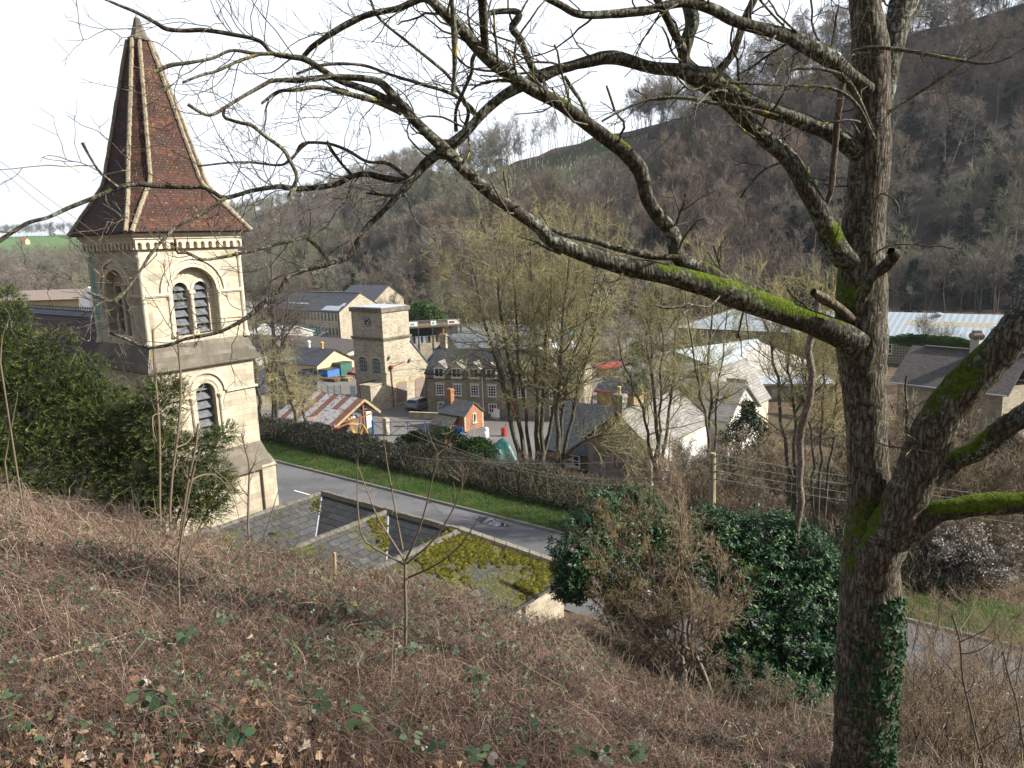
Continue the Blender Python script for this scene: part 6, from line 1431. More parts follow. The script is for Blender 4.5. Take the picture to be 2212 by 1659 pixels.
# the pale stemmed row along the edge of the clearing
rl = resample([(985, 398), (1010, 388), (1032, 383), (1065, 366), (1100, 353), (1160, 333), (1200, 319), (1262, 299)], 64)
for k, (rx, ry) in enumerate(rl):
    rx += g.uniform(-5, 5); qx = ray(rx, ry+3); uu = qx[0]/qx[1]
    yy = np.interp(uu, _hu, _hr)*g.uniform(.94, 1.03); xx = uu*yy; zz = gz(xx, yy); h = g.uniform(.85, 1.15)*(1.0 if rx < 1130 else .8)
    o = bpy.data.objects.new('ridge_tree', TPL[6+k % 2].data); COL.objects.link(o); o.location = (xx, yy, zz-.3); o.rotation_euler = (0, 0, g.uniform(0, 6.28)); o.scale = (h, h, h)
    tag(o, 'tall thin tree with pale bare trunk in the row above the clearing', 'tree', 'pale trunked trees above the clearing')
rest = [i for i in range(len(P)) if i not in sel]
def scatter(name, idx_pos, kinds, scales, tpls, kind='stuff'):
    """one object that repeats a few tree meshes over many points"""
    me = bpy.data.meshes.new(name); me.vertices.add(len(idx_pos)); me.vertices.foreach_set('co', np.asarray(idx_pos, np.float32).ravel())
    for nm, val, tp in (('idx', np.asarray(kinds, np.int32), 'INT'), ('scl', np.asarray(scales, np.float32), 'FLOAT'), ('rot', g.uniform(0, 6.28, len(idx_pos)).astype(np.float32), 'FLOAT')):
        a = me.attributes.new(nm, tp, 'POINT'); a.data.foreach_set('value', val)
    o = link_mesh(name, me); coll = bpy.data.collections.new(name+'_kinds')
    for k, tq in enumerate(tpls):
        c = tq.copy(); c.name = 'kind_%02d' % k; coll.objects.link(c)
    ng = bpy.data.node_groups.new(name, 'GeometryNodeTree'); ng.interface.new_socket('Geometry', in_out='INPUT', socket_type='NodeSocketGeometry'); ng.interface.new_socket('Geometry', in_out='OUTPUT', socket_type='NodeSocketGeometry')
    n = ng.nodes.new; gi, go = n('NodeGroupInput'), n('NodeGroupOutput'); m2p, iop, ci = n('GeometryNodeMeshToPoints'), n('GeometryNodeInstanceOnPoints'), n('GeometryNodeCollectionInfo')
    ci.inputs['Collection'].default_value = coll; ci.inputs['Separate Children'].default_value = True; ci.inputs['Reset Children'].default_value = True
    iop.inputs['Pick Instance'].default_value = True
    def at(nm, tp): a = n('GeometryNodeInputNamedAttribute'); a.data_type = tp; a.inputs['Name'].default_value = nm; return a.outputs['Attribute']
    cx = n('ShaderNodeCombineXYZ'); lk = ng.links.new
    lk(gi.outputs[0], m2p.inputs['Mesh']); lk(m2p.outputs[0], iop.inputs['Points']); lk(ci.outputs[0], iop.inputs['Instance'])
    lk(at('idx', 'INT'), iop.inputs['Instance Index']); lk(at('rot', 'FLOAT'), cx.inputs[2]); lk(cx.outputs[0], iop.inputs['Rotation']); lk(at('scl', 'FLOAT'), iop.inputs['Scale']); lk(iop.outputs[0], go.inputs[0])
    md = o.modifiers.new('spread', 'NODES'); md.node_group = ng
    return tag(o, kind=kind)
scatter('hillside_wood', P[rest], kind[rest], scl[rest], TPL)
# young trees in plastic guards on the clearing
tg = MB(); tg.lathe([(.10, 0), (.10, 1.3)], k=6); g0 = tg.build('tree_guard', MATS['tree guard plastic']); cnt = 0
while cnt < 190:
    gx, gy = g.uniform(1080, 1435), g.uniform(290, 440)
    if not inside(np.array([gx]), np.array([gy]), clearing)[0]: continue
    qx = ray(gx, gy); ts = np.linspace(205, 370, 240); zz = ground(qx[0]/qx[1]*ts, ts)-qx[2]/qx[1]*ts; hit = np.argmax(zz > 0)
    if zz[hit] <= 0: continue
    yy = ts[hit]; o = g0 if cnt == 0 else g0.copy()
    if cnt: COL.objects.link(o)
    o.location = (qx[0]/qx[1]*yy, yy, gz(qx[0]/qx[1]*yy, yy)-.05); o.rotation_euler = (g.normal(0, .04), g.normal(0, .04), 0); o.scale = (1, 1, g.uniform(.75, 1.15))
    tag(o, 'pale plastic tube guarding a sapling on the cleared hillside', 'tree guard', 'tree guards on the cleared slope'); cnt += 1
# trees of the valley floor beyond the nave
k = 0
for (bx, by, d, h, kd) in [(-25, 560, 190, 17, 2), (20, 560, 175, 19, 0), (48, 560, 185, 19, 5), (75, 560, 170, 18, 1), (98, 560, 190, 17, 0), (120, 560, 205, 17, 3), (140, 560, 190, 15, 2), (160, 560, 200, 16, 3), (180, 560, 175, 16, 0), (196, 560, 195, 16, 5), (60, 560, 230, 18, 2), (110, 560, 240, 17, 2), (10, 560, 150, 15, 3), (150, 560, 235, 17, 0), (215, 560, 220, 17, 2), (-60, 560, 170, 16, 0)]:
    q = ray(bx, by); xx = q[0]/q[1]*d; o = bpy.data.objects.new('valley_tree', TPL[kd].data); COL.objects.link(o); o.location = (xx, d, gz(xx, d)-.2); o.rotation_euler = (0, 0, k*1.7); o.scale = (h/13*1.05, h/13*1.05, h/13)
    tag(o, 'bare brown tree in the thicket beyond the nave roof', 'tree', 'bare trees beyond the nave'); k += 1
for (bx, d, h, kd) in ((25, 1420, 24, 0), (75, 1400, 22, 2), (105, 1400, 26, 0), (120, 1400, 24, 3), (140, 1400, 25, 0), (60, 1420, 24, 2), (40, 1420, 23, 3), (-10, 1430, 24, 0), (6, 1430, 22, 2), (90, 1420, 24, 0), (-20, 1410, 26, 10), (14, 1410, 25, 0), (33, 1415, 24, 2), (50, 1410, 26, 0), (68, 1410, 24, 3), (83, 1412, 26, 0), (98, 1410, 24, 2), (112, 1405, 26, 10), (130, 1405, 24, 0), (150, 1400, 25, 0), (165, 1400, 24, 2), (22, 1405, 25, 0), (44, 1405, 24, 3), (56, 1402, 26, 0)):
    q = ray(bx, 505); xx = q[0]/q[1]*d; o = bpy.data.objects.new('skyline_tree', TPL[kd].data); COL.objects.link(o); o.location = (xx, d, gz(xx, d)-.2); o.scale = (h/13*1.3, h/13*1.3, h/13); o.rotation_euler = (0, 0, bx)
    tag(o, 'small far tree on the skyline above the green field', 'tree', 'skyline trees above the green field')

# ------------------------------------------------------------------ nearer trees with trunks and crowns
def sparse(st, f=.72): return [[(x, y, w*f) for x, y, w in s_] for s_ in st]
def placed_tree(name, label, stems_px, d, seed, mats, n1, n2, n3, l1, l2, l3, zb, group=None, up=.055, droop=0.0, k1=6, crown0=.25, rmin=.010, ang=52, wig=.16, dj=1.5, rb=1.0):
    """stems drawn as pixel paths (x, y, width) at distance d; limbs and twigs grown from them"""
    g = np.random.default_rng(seed); b = at_depth(stems_px[0][0][0], stems_px[0][0][1], d); base = np.array((b[0], b[1], zb))
    t_ = thing(name, label, 'tree', base, 0, group); P, Rr = [], []
    for st in stems_px:
        q = resample(st, 14); dd = d+g.uniform(-dj, dj)*np.linspace(.15, 1.2, 14)
        p = np.array([at_depth(a[0], a[1], e) for a, e in zip(q, dd)])-base; p[1:-1] += g.normal(size=(12, 3))*.07
        p[0, 2] = min(p[0, 2], 0); P.append(p); Rr.append(q[:, 2]/2/FOC*d*rb)
    P, Rr = np.array(P), np.array(Rr)
    V, F = tubes(P, Rr, 8); np_mesh('trunk', V, F, MATS[mats[0]], t_, smooth=True)
    C1, R1 = grow(P, Rr, n1, l1, ang, crown0, 1.0, up, wig, k1, .5, rmin*1.5, g, .3, .5)
    C2, R2 = grow(C1, R1, n2, l2, 44, .15, 1.0, up-droop, wig, 5, .6, rmin, g, .4, .4)
    C3, R3 = grow(C2, R2, n3, l3, 40, .1, 1.0, up-droop*1.5, wig, 4, .75, rmin*.75, g, .5, .3)
    V, F = merge([tubes(C1, R1, 5), tubes(C2, R2, 4), tubes(C3, R3, 3)])
    tone = np.concatenate([np.full(C1.shape[0]*C1.shape[1]*5, .1), np.full(C2.shape[0]*C2.shape[1]*4, .4), np.repeat(np.clip(g.normal(.6, .25, C3.shape[0]), 0, 1), C3.shape[1]*3)])
    np_mesh('crown', V, F, MATS[mats[1]], t_, tone=tone); return t_, C3, base
SY = ['sycamore bark', 'olive twigs']
st = [[(1128, 1012, 16), (1112, 950, 14), (1090, 850, 12), (1060, 740, 9), (1035, 640, 6), (1015, 560, 3)], [(1136, 1014, 15), (1125, 930, 13), (1105, 820, 11), (1085, 700, 8), (1075, 600, 5), (1066, 520, 3)],
      [(1160, 1015, 18), (1158, 940, 17), (1160, 850, 15), (1156, 740, 12), (1150, 620, 8), (1146, 500, 3)], [(1166, 1015, 15), (1172, 930, 13), (1176, 820, 11), (1185, 700, 8), (1192, 590, 5), (1200, 500, 3)],
      [(1168, 1015, 13), (1186, 930, 12), (1200, 820, 10), (1222, 700, 8), (1245, 600, 5), (1262, 520, 3)], [(1150, 1012, 12), (1135, 900, 10), (1122, 780, 8), (1112, 650, 6), (1105, 480, 3)]]
placed_tree('sycamore_tree', 'big olive green multi stemmed bare tree in front of the cottages', sparse(st), 57, 11, SY, 26, 10, 6, 7.0, 2.4, 1.0, -17.8, up=.05, crown0=.30, rmin=.0125, ang=58)
st = [[(1205, 1012, 16), (1203, 930, 14), (1208, 820, 12), (1216, 700, 10), (1226, 600, 6), (1238, 500, 3)], [(1212, 1012, 13), (1232, 920, 12), (1262, 800, 10), (1290, 680, 8), (1310, 590, 5), (1325, 540, 3)],
      [(1210, 1012, 12), (1245, 960, 9), (1290, 940, 7), (1340, 935, 4), (1380, 945, 2)], [(1206, 1012, 12), (1218, 860, 10), (1250, 740, 8), (1280, 640, 6), (1295, 560, 3)]]
placed_tree('sycamore_tree', 'olive bare tree with two straight stems beside the grey gabled house', sparse(st), 54, 12, SY, 20, 9, 6, 6.0, 2.2, 0.95, -17.3, up=.05, rmin=.012, ang=56)
st = [[(1422, 1030, 14), (1420, 960, 12), (1412, 860, 10), (1405, 760, 8), (1398, 660, 5), (1392, 590, 3)], [(1426, 1030, 12), (1440, 940, 10), (1452, 840, 8), (1458, 740, 6), (1470, 640, 4), (1478, 580, 2)],
      [(1416, 1030, 11), (1398, 930, 9), (1378, 860, 7), (1352, 790, 5), (1330, 720, 3)], [(1424, 1030, 10), (1425, 900, 8), (1432, 780, 6), (1428, 660, 4), (1432, 600, 2)]]
placed_tree('sycamore_tree', 'slim olive bare tree growing before the white side wall', sparse(st), 49, 13, SY, 20, 9, 6, 4.1, 1.8, 0.80, -16.8)
st = [[(1536, 1010, 13), (1532, 920, 11), (1530, 820, 9), (1536, 720, 7), (1540, 620, 4), (1545, 560, 2)], [(1538, 1010, 10), (1522, 900, 8), (1502, 800, 6), (1488, 700, 4), (1480, 620, 2)], [(1540, 1010, 9), (1548, 880, 7), (1562, 760, 5), (1572, 660, 3)]]
t4, c4, b4 = placed_tree('clematis_hung_tree', 'bare tree hung with grey seed fluff of wild clematis behind the pole', sparse(st), 46, 14, SY, 20, 9, 6, 3.7, 1.7, 0.80, -16.4)
st = [[(1706, 1050, 13), (1694, 960, 12), (1684, 860, 10), (1668, 760, 8), (1655, 690, 5), (1640, 620, 3)], [(1712, 1050, 11), (1715, 950, 9), (1708, 840, 7), (1704, 740, 5), (1712, 640, 3)], [(1722, 1050, 9), (1735, 900, 7), (1748, 780, 5), (1768, 680, 3)]]
placed_tree('sycamore_tree', 'bare green stemmed tree rising between the pole and the big trunk', sparse(st), 37, 15, SY, 20, 9, 6, 3.3, 1.4, 0.69, -15.6)
st = [[(1768, 1060, 11), (1772, 960, 9), (1776, 850, 7), (1784, 740, 5), (1792, 640, 3)], [(1780, 1060, 10), (1800, 940, 8), (1812, 820, 6), (1818, 700, 3)], [(1764, 1060, 9), (1752, 960, 7), (1740, 840, 5), (1728, 720, 2)]]
placed_tree('sycamore_tree', 'bare mossy stemmed tree hard against the big trunk, half behind it', sparse(st), 36, 16, SY, 20, 9, 6, 2.9, 1.3, 0.69, -15.6)
# bare trees and scrub between the mill buildings and the foot of the hill
for k, (bx, d, h, kd) in enumerate([(870, 186, 12, 13), (895, 190, 13, 2), (925, 182, 12, 0), (955, 176, 14, 3), (985, 170, 13, 0), (1010, 180, 15, 1), (1040, 166, 12, 2), (1065, 175, 15, 3), (1090, 160, 12, 0), (1120, 172, 15, 2), (1150, 158, 13, 3), (1180, 170, 15, 0), (1205, 152, 12, 5), (1235, 165, 14, 2), (1262, 150, 12, 3), (1290, 162, 14, 10), (1320, 150, 12, 0), (1350, 160, 14, 2), (1380, 148, 12, 3), (1410, 158, 14, 11), (1440, 165, 14, 0), (1470, 172, 15, 2), (1520, 178, 15, 3), (1570, 176, 16, 0), (1620, 178, 16, 1), (1680, 178, 16, 2), (1740, 178, 17, 0), (1930, 176, 17, 2), (1965, 172, 16, 10), (2000, 175, 18, 0), (2040, 170, 17, 1), (2075, 174, 18, 3), (2110, 170, 17, 0), (2150, 172, 18, 2), (2190, 168, 17, 11), (2230, 170, 18, 0), (1395, 120, 9, 3), (1350, 128, 9, 0), (1300, 132, 9, 3), (2035, 96, 9, 0), (2070, 92, 8, 3), (1990, 110, 9, 0), (650, 230, 15, 0), (680, 235, 15, 2), (710, 228, 16, 3), (740, 232, 15, 0), (770, 225, 16, 11), (800, 220, 15, 0), (835, 215, 16, 2), (560, 240, 15, 3), (600, 245, 15, 0)]):
    q = ray(bx, 700); xx = q[0]/q[1]*d; o = bpy.data.objects.new('woodland_tree' if kd < 10 else 'ivied_tree' if kd < 13 else 'scrub_bush', TPL[kd].data); COL.objects.link(o); o.location = (xx, d, gz(xx, d)-.2); o.scale = (h/13*.95,)*2+(h/13*.9,) if kd != 13 else (1.3, 1.3, .9); o.rotation_euler = (0, 0, bx*.7)
    tag(o, 'bare tree at the valley foot behind the mill roofs' if kd < 10 else 'ivy grown tree at the valley foot behind the mill roofs' if kd < 13 else 'rounded scrub bush at the valley foot behind the deck', 'tree' if kd < 13 else 'bush', ('bare trees behind the mill roofs', 'ivied trees behind the mill roofs', 'scrub bush behind the deck')[0 if kd < 10 else 1 if kd < 13 else 2])
# drooping tree beside the church tower
st = [[(592, 900, 13), (594, 820, 11), (590, 740, 9), (588, 660, 7), (586, 590, 4), (586, 540, 2)], [(594, 860, 7), (575, 790, 6), (556, 720, 4), (545, 650, 3)], [(592, 830, 7), (606, 760, 6), (618, 690, 4), (622, 640, 3)]]
placed_tree('drooping_tree', 'bare tree with drooping grey brown twigs close beside the church tower', st, 80, 17, ['sycamore bark', 'grey twigs'], 15, 9, 6, 5.0, 3.0, 1.6, -17.5, up=.02, droop=.16, rmin=.016)
st = [[(562, 900, 9), (556, 840, 7), (550, 770, 5), (546, 700, 3)], [(640, 905, 8), (632, 870, 6), (622, 830, 4), (610, 790, 2)], [(660, 910, 7), (655, 880, 5), (648, 850, 3)]]
placed_tree('scrub_tree', 'low tangled olive scrub tree between the tower and rusty shed', st, 70, 18, SY, 16, 9, 6, 3.2, 1.6, .8, -17.0, up=.0, droop=.05, rmin=.013)
# broken pale snag
st = [[(1712, 1165, 15), (1722, 1100, 16), (1735, 1010, 16), (1735, 930, 18), (1748, 850, 17), (1756, 760, 16), (1763, 690, 14), (1767, 640, 13)]]
placed_tree('broken_snag', 'slender broken topped pale trunk, barely branched, behind the mossy bough', st, 20, 19, ['birch bark', 'grey twigs'], 9, 3, 2, .7, .3, .15, -10.6, rmin=.006, dj=.1, crown0=.1)
# scrub beyond the road on the right, one shrub at a time
def shrub(name, label, px, d, h, w, seed, mats, group=None, zb=None, stems=9, cat=None, n=(7, 6, 5)):
    g = np.random.default_rng(seed); q = ray(px, 700); x = q[0]/q[1]*d; zb = gz(x, d) if zb is None else zb
    tr, (V, F, tn), C3 = bare(seed, h, stems, w/h*.75, n[0], n[1], n[2], .12, .30, .15, .08, 34, .05, .009, .0028)
    t_ = thing(name, label, 'shrub', (x, d, zb-.1), g.uniform(0, 6), group); np_mesh('stems', tr[0], tr[1], MATS[mats[0]], t_, smooth=True); np_mesh('crown', V, F, MATS[mats[1]], t_, tone=tn)
    if cat:
        P_ = C3[g.integers(0, len(C3), cat[1]), -1]; kk = len(P_); D = np.tile((0, 0, -1.0), (kk, 1))+g.normal(size=(kk, 3))*(.15 if cat[0] == 'catkins' else 1.0)
        V, F = leaf_quads(P_, unit(D), unit(g.normal(size=(kk, 3))), g.uniform(.8, 1.3, kk)*cat[2], g.uniform(.8, 1.2, kk)*cat[3]); np_mesh('catkins' if cat[0] == 'catkins' else 'seed_heads', V, F, MATS[cat[0]], t_, tone=np.repeat(g.uniform(0, 1, kk), 4))
    return t_
BR = ['sycamore bark', 'brown twigs']; k = 0
for (px, d, h, w) in [(1610, 44, 5.5, 4), (1650, 50, 6, 5), (1690, 43, 5, 4), (1760, 45, 6, 4.5), (1830, 42, 6, 5), (1925, 45, 8, 6), (1965, 52, 8.5, 6), (2010, 44, 7.5, 6), (2045, 50, 8, 6), (2085, 44, 7, 6), (2125, 47, 7.5, 6), (2165, 43, 7, 5), (2205, 47, 8, 6), (2250, 43, 7, 6), (1900, 40, 5, 5), (1985, 40, 5, 5), (2060, 40, 5.5, 5), (2140, 39, 5, 5), (2220, 39, 5, 5), (1570, 42, 4, 4), (1500, 42, 3.4, 4), (1440, 44, 3.2, 4), (1935, 35, 3.4, 4), (1975, 34.5, 3, 4), (2015, 34, 3.4, 4), (2055, 33.5, 3, 4), (2095, 33, 3.2, 4), (2135, 32.5, 3, 4), (2180, 32, 3.2, 4), (2225, 31.5, 3.2, 4), (1950, 40, 6, 5), (2110, 41, 6.5, 5), (2190, 40, 6.5, 5)]:
    shrub('bare_shrub', 'bare brown shrub in the thicket across the road, towards the works', px, d, h, w, 300+k, BR, 'bare brown shrubs across the road', cat=('catkins', 260, .09, .03)); k += 1
for (px, d, h, w) in [(2080, 31, 2.2, 3.4), (2140, 30.5, 2.6, 3.6), (2200, 30, 2.6, 3.6), (2050, 34, 2.6, 3.6), (1480, 47, 4.2, 3.4), (1505, 48, 4.6, 3.4)]:
    shrub('clematis_tangle', 'tangle of grey white clematis seed fluff at the road edge', px, d, h, w, 340+k, ['sycamore bark', 'grey twigs'], 'clematis tangles across the road', cat=('seed fluff', 1500, .09, .08)); k += 1
for (px, d, h, w, z, lb) in ((2190, 48, 7.5, 4.5, None, 'loose grey green evergreen shrub past the leaning bough'), (1620, 60, 6.5, 4.2, None, 'dark green evergreen beside the stone dormer house')):
    q = ray(px, 700); x = q[0]/q[1]*d; V2, F2, t2 = clumps(400+px, 150, h, w, .2, 60, .22, shape='col'); o = np_mesh('evergreen_shrub', V2, F2, MATS['conifer green'], tone=np.clip(t2+.2, 0, 1)); o.location = (x, d, gz(x, d)); tag(o, lb, 'shrub')
# ------------------------------------------------------------------ the bank in front
def bank_hit(px, py, lift=0.0):
    px = np.atleast_1d(np.asarray(px, float)); py = np.atleast_1d(np.asarray(py, float))
    q = FWD*FOC+np.outer(px-1106, RGT)-np.outer(py-829.5, UPV); h = np.hypot(q[:, 0], q[:, 1]); q = q/h[:, None]
    rho = np.geomspace(1.2, 26, 260); X = q[:, None, :2]*rho[None, :, None]; Zr = q[:, None, 2]*rho[None, :]
    below = Zr < bank(X[..., 0], X[..., 1])+lift
    i = np.argmax(below, 1); ok = below.any(1)
    return q*rho[i][:, None], ok
def edge_y(px):
    return np.interp(px, [b[0] for b in _be], [b[1] for b in _be])
g = np.random.default_rng(41)
def bank_points(n, x0=-160, x1=2370, pad=6, ymax=1730, f=None):
    px = g.uniform(x0, x1, n); py = edge_y(px)-pad+(ymax-edge_y(px)+pad)*g.uniform(0, 1, n)
    if f is not None: k = f(px, py) > g.uniform(0, 1, n); px, py = px[k], py[k]
    P, ok = bank_hit(px, py); return P[ok], px[ok], py[ok]
# dead bramble canes and stalks
P, px, py = bank_points(74000, f=lambda x, y: np.where((y > 1440) & (x < 760), .30, 1.0)); n = len(P); K = 6
d = np.hypot(P[:, 0], P[:, 1]); a = g.uniform(0, 2*math.pi, n); L_ = g.uniform(.10, .40, n)*np.where(d < 3.2, .75, 1.0)*np.where(g.uniform(0, 1, n) < .12, 2.0, 1.0); hgt = g.uniform(.0, .34, n)**1.3*np.where(d < 3.2, .5, 1.0)+.02
up_ = g.uniform(0, 1, n) < .16; t = np.linspace(0, 1, K)
C = np.zeros((n, K, 3)); dirv = np.stack([np.cos(a), np.sin(a), np.zeros(n)], 1)
off = g.uniform(0, .20, n)
for k, tt in enumerate(t):
    C[:, k] = P+dirv*(L_*(tt-.5))[:, None]; C[:, k, 2] = P[:, 2]+off+np.where(up_, tt*L_*.9, hgt*4*tt*(1-tt))
    C[:, k] += g.normal(size=(n, 3))*(.05*L_)[:, None]
C[up_] = C[up_]*np.array([1, 1, 1]); 
gr = bank(C[:, 0, 0], C[:, 0, 1])
Rr = (g.uniform(.0008, .0023, n)*np.clip(d/5.0, .7, 1.9))[:, None]*np.linspace(1, .6, K)[None]
V, F = tubes(C, Rr, 3)
tone = np.clip(g.normal(.45, .25, n)+.18*fnoise(P[:, 0], P[:, 1], 8, .8)+.10*((px < 500) & (py < 1300)), 0, 1)
tag(np_mesh('dead_brambles', V, F, MATS['dead canes'], tone=np.repeat(tone, K*3), smooth=True), kind='stuff')
# bramble leaves in threes
OV = [(0, 0), (.26, .18), (.36, .45), (.24, .78), (0, 1.0), (-.24, .78), (-.36, .45), (-.26, .18)]
P, px, py = bank_points(52000, f=lambda x, y: np.clip(.27+.55*fnoise(x, y*1.6, 6, .011)+.28*((x > 480) & (y < 1420))+.18*(x > 1000), .04, 1)*np.where(y > 1500, .45, 1))
n = len(P); d = np.hypot(P[:, 0], P[:, 1]); c = P+np.stack([np.zeros(n), np.zeros(n), g.uniform(.06, .36, n)], 1)
sz = g.uniform(.016, .036, n)*np.clip(d/6, .9, 1.3); nrm = unit(np.stack([g.normal(0, .6, n), g.normal(-.35, .6, n), np.ones(n)], 1)); a = g.uniform(0, 6.28, n)
parts, tn = [], []; t0 = np.clip(g.normal(.5, .24, n), 0, 1)
for da, s_ in ((0, 1.1), (1.25, .85), (-1.25, .85)):
    D_ = unit(np.stack([np.cos(a+da), np.sin(a+da), g.normal(-.15, .3, n)], 1)); D_ = unit(D_-nrm*(D_*nrm).sum(1, keepdims=True))
    parts.append(shaped_leaves(c+D_*.006, D_, nrm, sz*s_, OV, .18)); tn.append(np.repeat(np.clip(t0+g.normal(0, .07, n), 0, 1), 8))
V, F = merge(parts); tag(np_mesh('bramble_leaves', V, F, MATS['bramble leaves'], tone=np.concatenate(tn)), kind='stuff')
# fallen leaves
MP = [(0, 0), (.12, .12), (.42, .02), (.36, .26), (.56, .42), (.30, .50), (.20, .70), (0, 1.0), (-.20, .70), (-.30, .50), (-.56, .42), (-.36, .26), (-.42, .02), (-.12, .12)]
P, px, py = bank_points(15000, f=lambda x, y: np.clip((y-1400)/200, 0, 1)*np.where(x < 760, 1.0, .30)+.06)
n = len(P); c = P+np.stack([np.zeros(n), np.zeros(n), g.uniform(.03, .24, n)], 1); nrm = unit(np.stack([g.normal(0, .55, n), g.normal(-.2, .55, n), np.ones(n)], 1))
V, F = shaped_leaves(c, unit(g.normal(size=(n, 3))*np.array([1, 1, .3])), nrm, g.uniform(.026, .062, n), MP, .6)
tag(np_mesh('fallen_leaves', V, F, MATS['fallen leaves'], tone=np.repeat(np.clip(g.normal(.42, .26, n), 0, 1), len(MP))), kind='stuff')
# green herbs at the left foot
P, px, py = bank_points(9000, -50, 330, f=lambda x, y: np.exp(-((x-110)/75)**2-((y-1480)/45)**2)+.5*np.exp(-((x-150)/50)**2-((y-1540)/25)**2))
n = len(P); c = P+np.stack([g.normal(0, .02, n), g.normal(0, .02, n), g.uniform(.02, .10, n)], 1)
V, F = leaf_quads(c, unit(g.normal(size=(n, 3))*np.array([1, 1, .5])), unit(np.stack([g.normal(0, .4, n), g.normal(0, .4, n), np.ones(n)], 1)), g.uniform(.014, .032, n), g.uniform(.010, .02, n))
tag(np_mesh('green_herbs', V, F, MATS['herb leaves'], tone=np.repeat(g.uniform(0, 1, n), 4)), kind='stuff')
# thin grass and stalks over the far lip of the bank and round the railing
n = 16000; px = g.uniform(1180, 2300, n); s_ = g.uniform(0, 1, n)
q = FWD*FOC+np.outer(px-1106, RGT)-np.outer(edge_y(px)-829.5, UPV); rr = np.interp(px, [b[0] for b in _be], [b[2] for b in _be]); h = np.hypot(q[:, 0], q[:, 1]); X = q[:, 0]/h*(rr+s_*11); Y = q[:, 1]/h*(rr+s_*11)
Zg = ground(X, Y); C = np.zeros((n, 4, 3)); C[:, 0] = np.stack([X, Y, Zg], 1); dd = unit(np.stack([g.normal(0, .5, n), g.normal(0, .5, n), np.ones(n)*.7], 1))
for k in range(1, 4): C[:, k] = C[:, k-1]+dd*(g.uniform(.1, .28, n))[:, None]; dd = unit(dd+np.stack([g.normal(0, .35, n), g.normal(0, .35, n), -.25*np.ones(n)], 1))
V, F = tubes(C, np.repeat(g.uniform(.003, .007, n)[:, None], 4, 1)*np.linspace(1, .5, 4), 3)
tag(np_mesh('bank_scrub', V, F, MATS['brown twigs'], tone=np.repeat(g.uniform(0, 1, n), 12)), kind='stuff')

# ------------------------------------------------------------------ saplings, stakes and a stump on the bank
def sapling(name, label, stems, width, m='brown twigs', d=None, side=10, slen=.22, lift=.0, group=None, cat='sapling', seed=0, ang=45):
    """stems[0] rises from the ground; the rest fork off it. All as pixel paths."""
    g2 = np.random.default_rng(seed); p0 = stems[0][0]
    if d is None: H, ok = bank_hit(p0[0], p0[1]); base = H[0]; d = base[1]
    else: base = at_depth(p0[0], p0[1], d); base = np.array((base[0], base[1], min(base[2], gz(base[0], base[1]))))
    t_ = thing(name, label, cat, base, 0, group); parts = []; allP, allR = [], []
    for k, st in enumerate(stems):
        q = resample(np.array(st, float), 16); dj = d+(g2.uniform(-.12, .12)*d*np.linspace(0, 1, 16) if k else 0)
        dj = np.broadcast_to(dj, 16); p = np.array([at_depth(a[0], a[1], e) for a, e in zip(q, dj)])-base
        w = width*(1 if k == 0 else .62); r_ = np.linspace(w, w*(.8 if k == 0 and len(stems) > 1 else .25), 16)/2/FOC*d
        if k == 0: p[0, 2] = -.05
        allP.append(p); allR.append(r_)
    P, Rr = np.array(allP), np.array(allR); V, F = tubes(P, Rr, 7); np_mesh('stem', V, F, MATS[m], t_, tone=np.full(len(V), .55), smooth=True)
    if side:
        C1, R1 = grow(P, Rr, side, slen, ang, .25, 1., .05, .12, 5, .5, .0018, g2, .5, .3); C2, R2 = grow(C1, R1, 1, slen*.4, 40, .3, 1., .05, .12, 4, .7, .0014, g2)
        V, F = merge([tubes(C1, R1, 4), tubes(C2, R2, 3)]); np_mesh('crown', V, F, MATS[m], t_, tone=np.full(len(V), .5), smooth=True)
    return t_
zr_ = lambda pts: [(488+x/2.914, 921.7+y/2.914) for x, y in pts]
sapling('sapling', 'slim brown sapling forking into a goblet before the mossy hall roof', [[(877, 1480), (876, 1400)]+zr_([(1133, 1150), (1128, 1000), (1128, 860)]), zr_([(1124, 870), (1000, 800), (890, 735), (850, 670), (828, 470), (830, 200), (835, 0), (845, -60)]),
        zr_([(1128, 850), (1060, 740), (950, 560), (900, 430), (850, 300), (795, 130)]), zr_([(1112, 770), (1080, 600), (1045, 400), (1010, 200), (990, 20), (985, -60)]), zr_([(1130, 840), (1200, 690), (1260, 500), (1300, 330), (1335, 190), (1290, 80), (1265, -20)]),
        zr_([(1335, 190), (1390, 120), (1435, 20), (1445, -40)]), zr_([(1140, 860), (1300, 720), (1420, 540), (1480, 400), (1520, 290), (1540, 190)]), zr_([(1480, 400), (1488, 330), (1492, 260)]), zr_([(1150, 950), (1320, 870), (1430, 790), (1510, 700), (1600, 560)])], 8.6, side=4, slen=.2, seed=5)
zl = lambda pts: [(108.4+x/3.825, 731.9+y/3.825) for x, y in pts]
sapling('sapling', 'bare sapling with upswept twigs, left of two standing against the tower', [[(345, 1120)]+zl([(905, 1390), (905, 900), (888, 550), (862, 250), (850, 0), (846, -80)]), zl([(890, 560), (790, 480), (700, 320), (630, 190), (565, 30)]), zl([(885, 530), (960, 430), (1000, 290)]), zl([(900, 620), (850, 640), (850, 750), (880, 850)])], 6, d=13, side=7, slen=.5, seed=6)
sapling('sapling', 'bare sapling with upswept twigs, right of two standing against the tower', [[(366, 1130)]+zl([(985, 1470), (1012, 1100), (1058, 750), (1080, 420), (1062, 100), (1050, -60)]), zl([(1075, 560), (1150, 420), (1190, 310)]), zl([(1065, 680), (1170, 560), (1250, 420), (1290, 300)]), zl([(1040, 900), (1140, 850), (1200, 720)])], 6, d=13, side=7, slen=.45, seed=7)
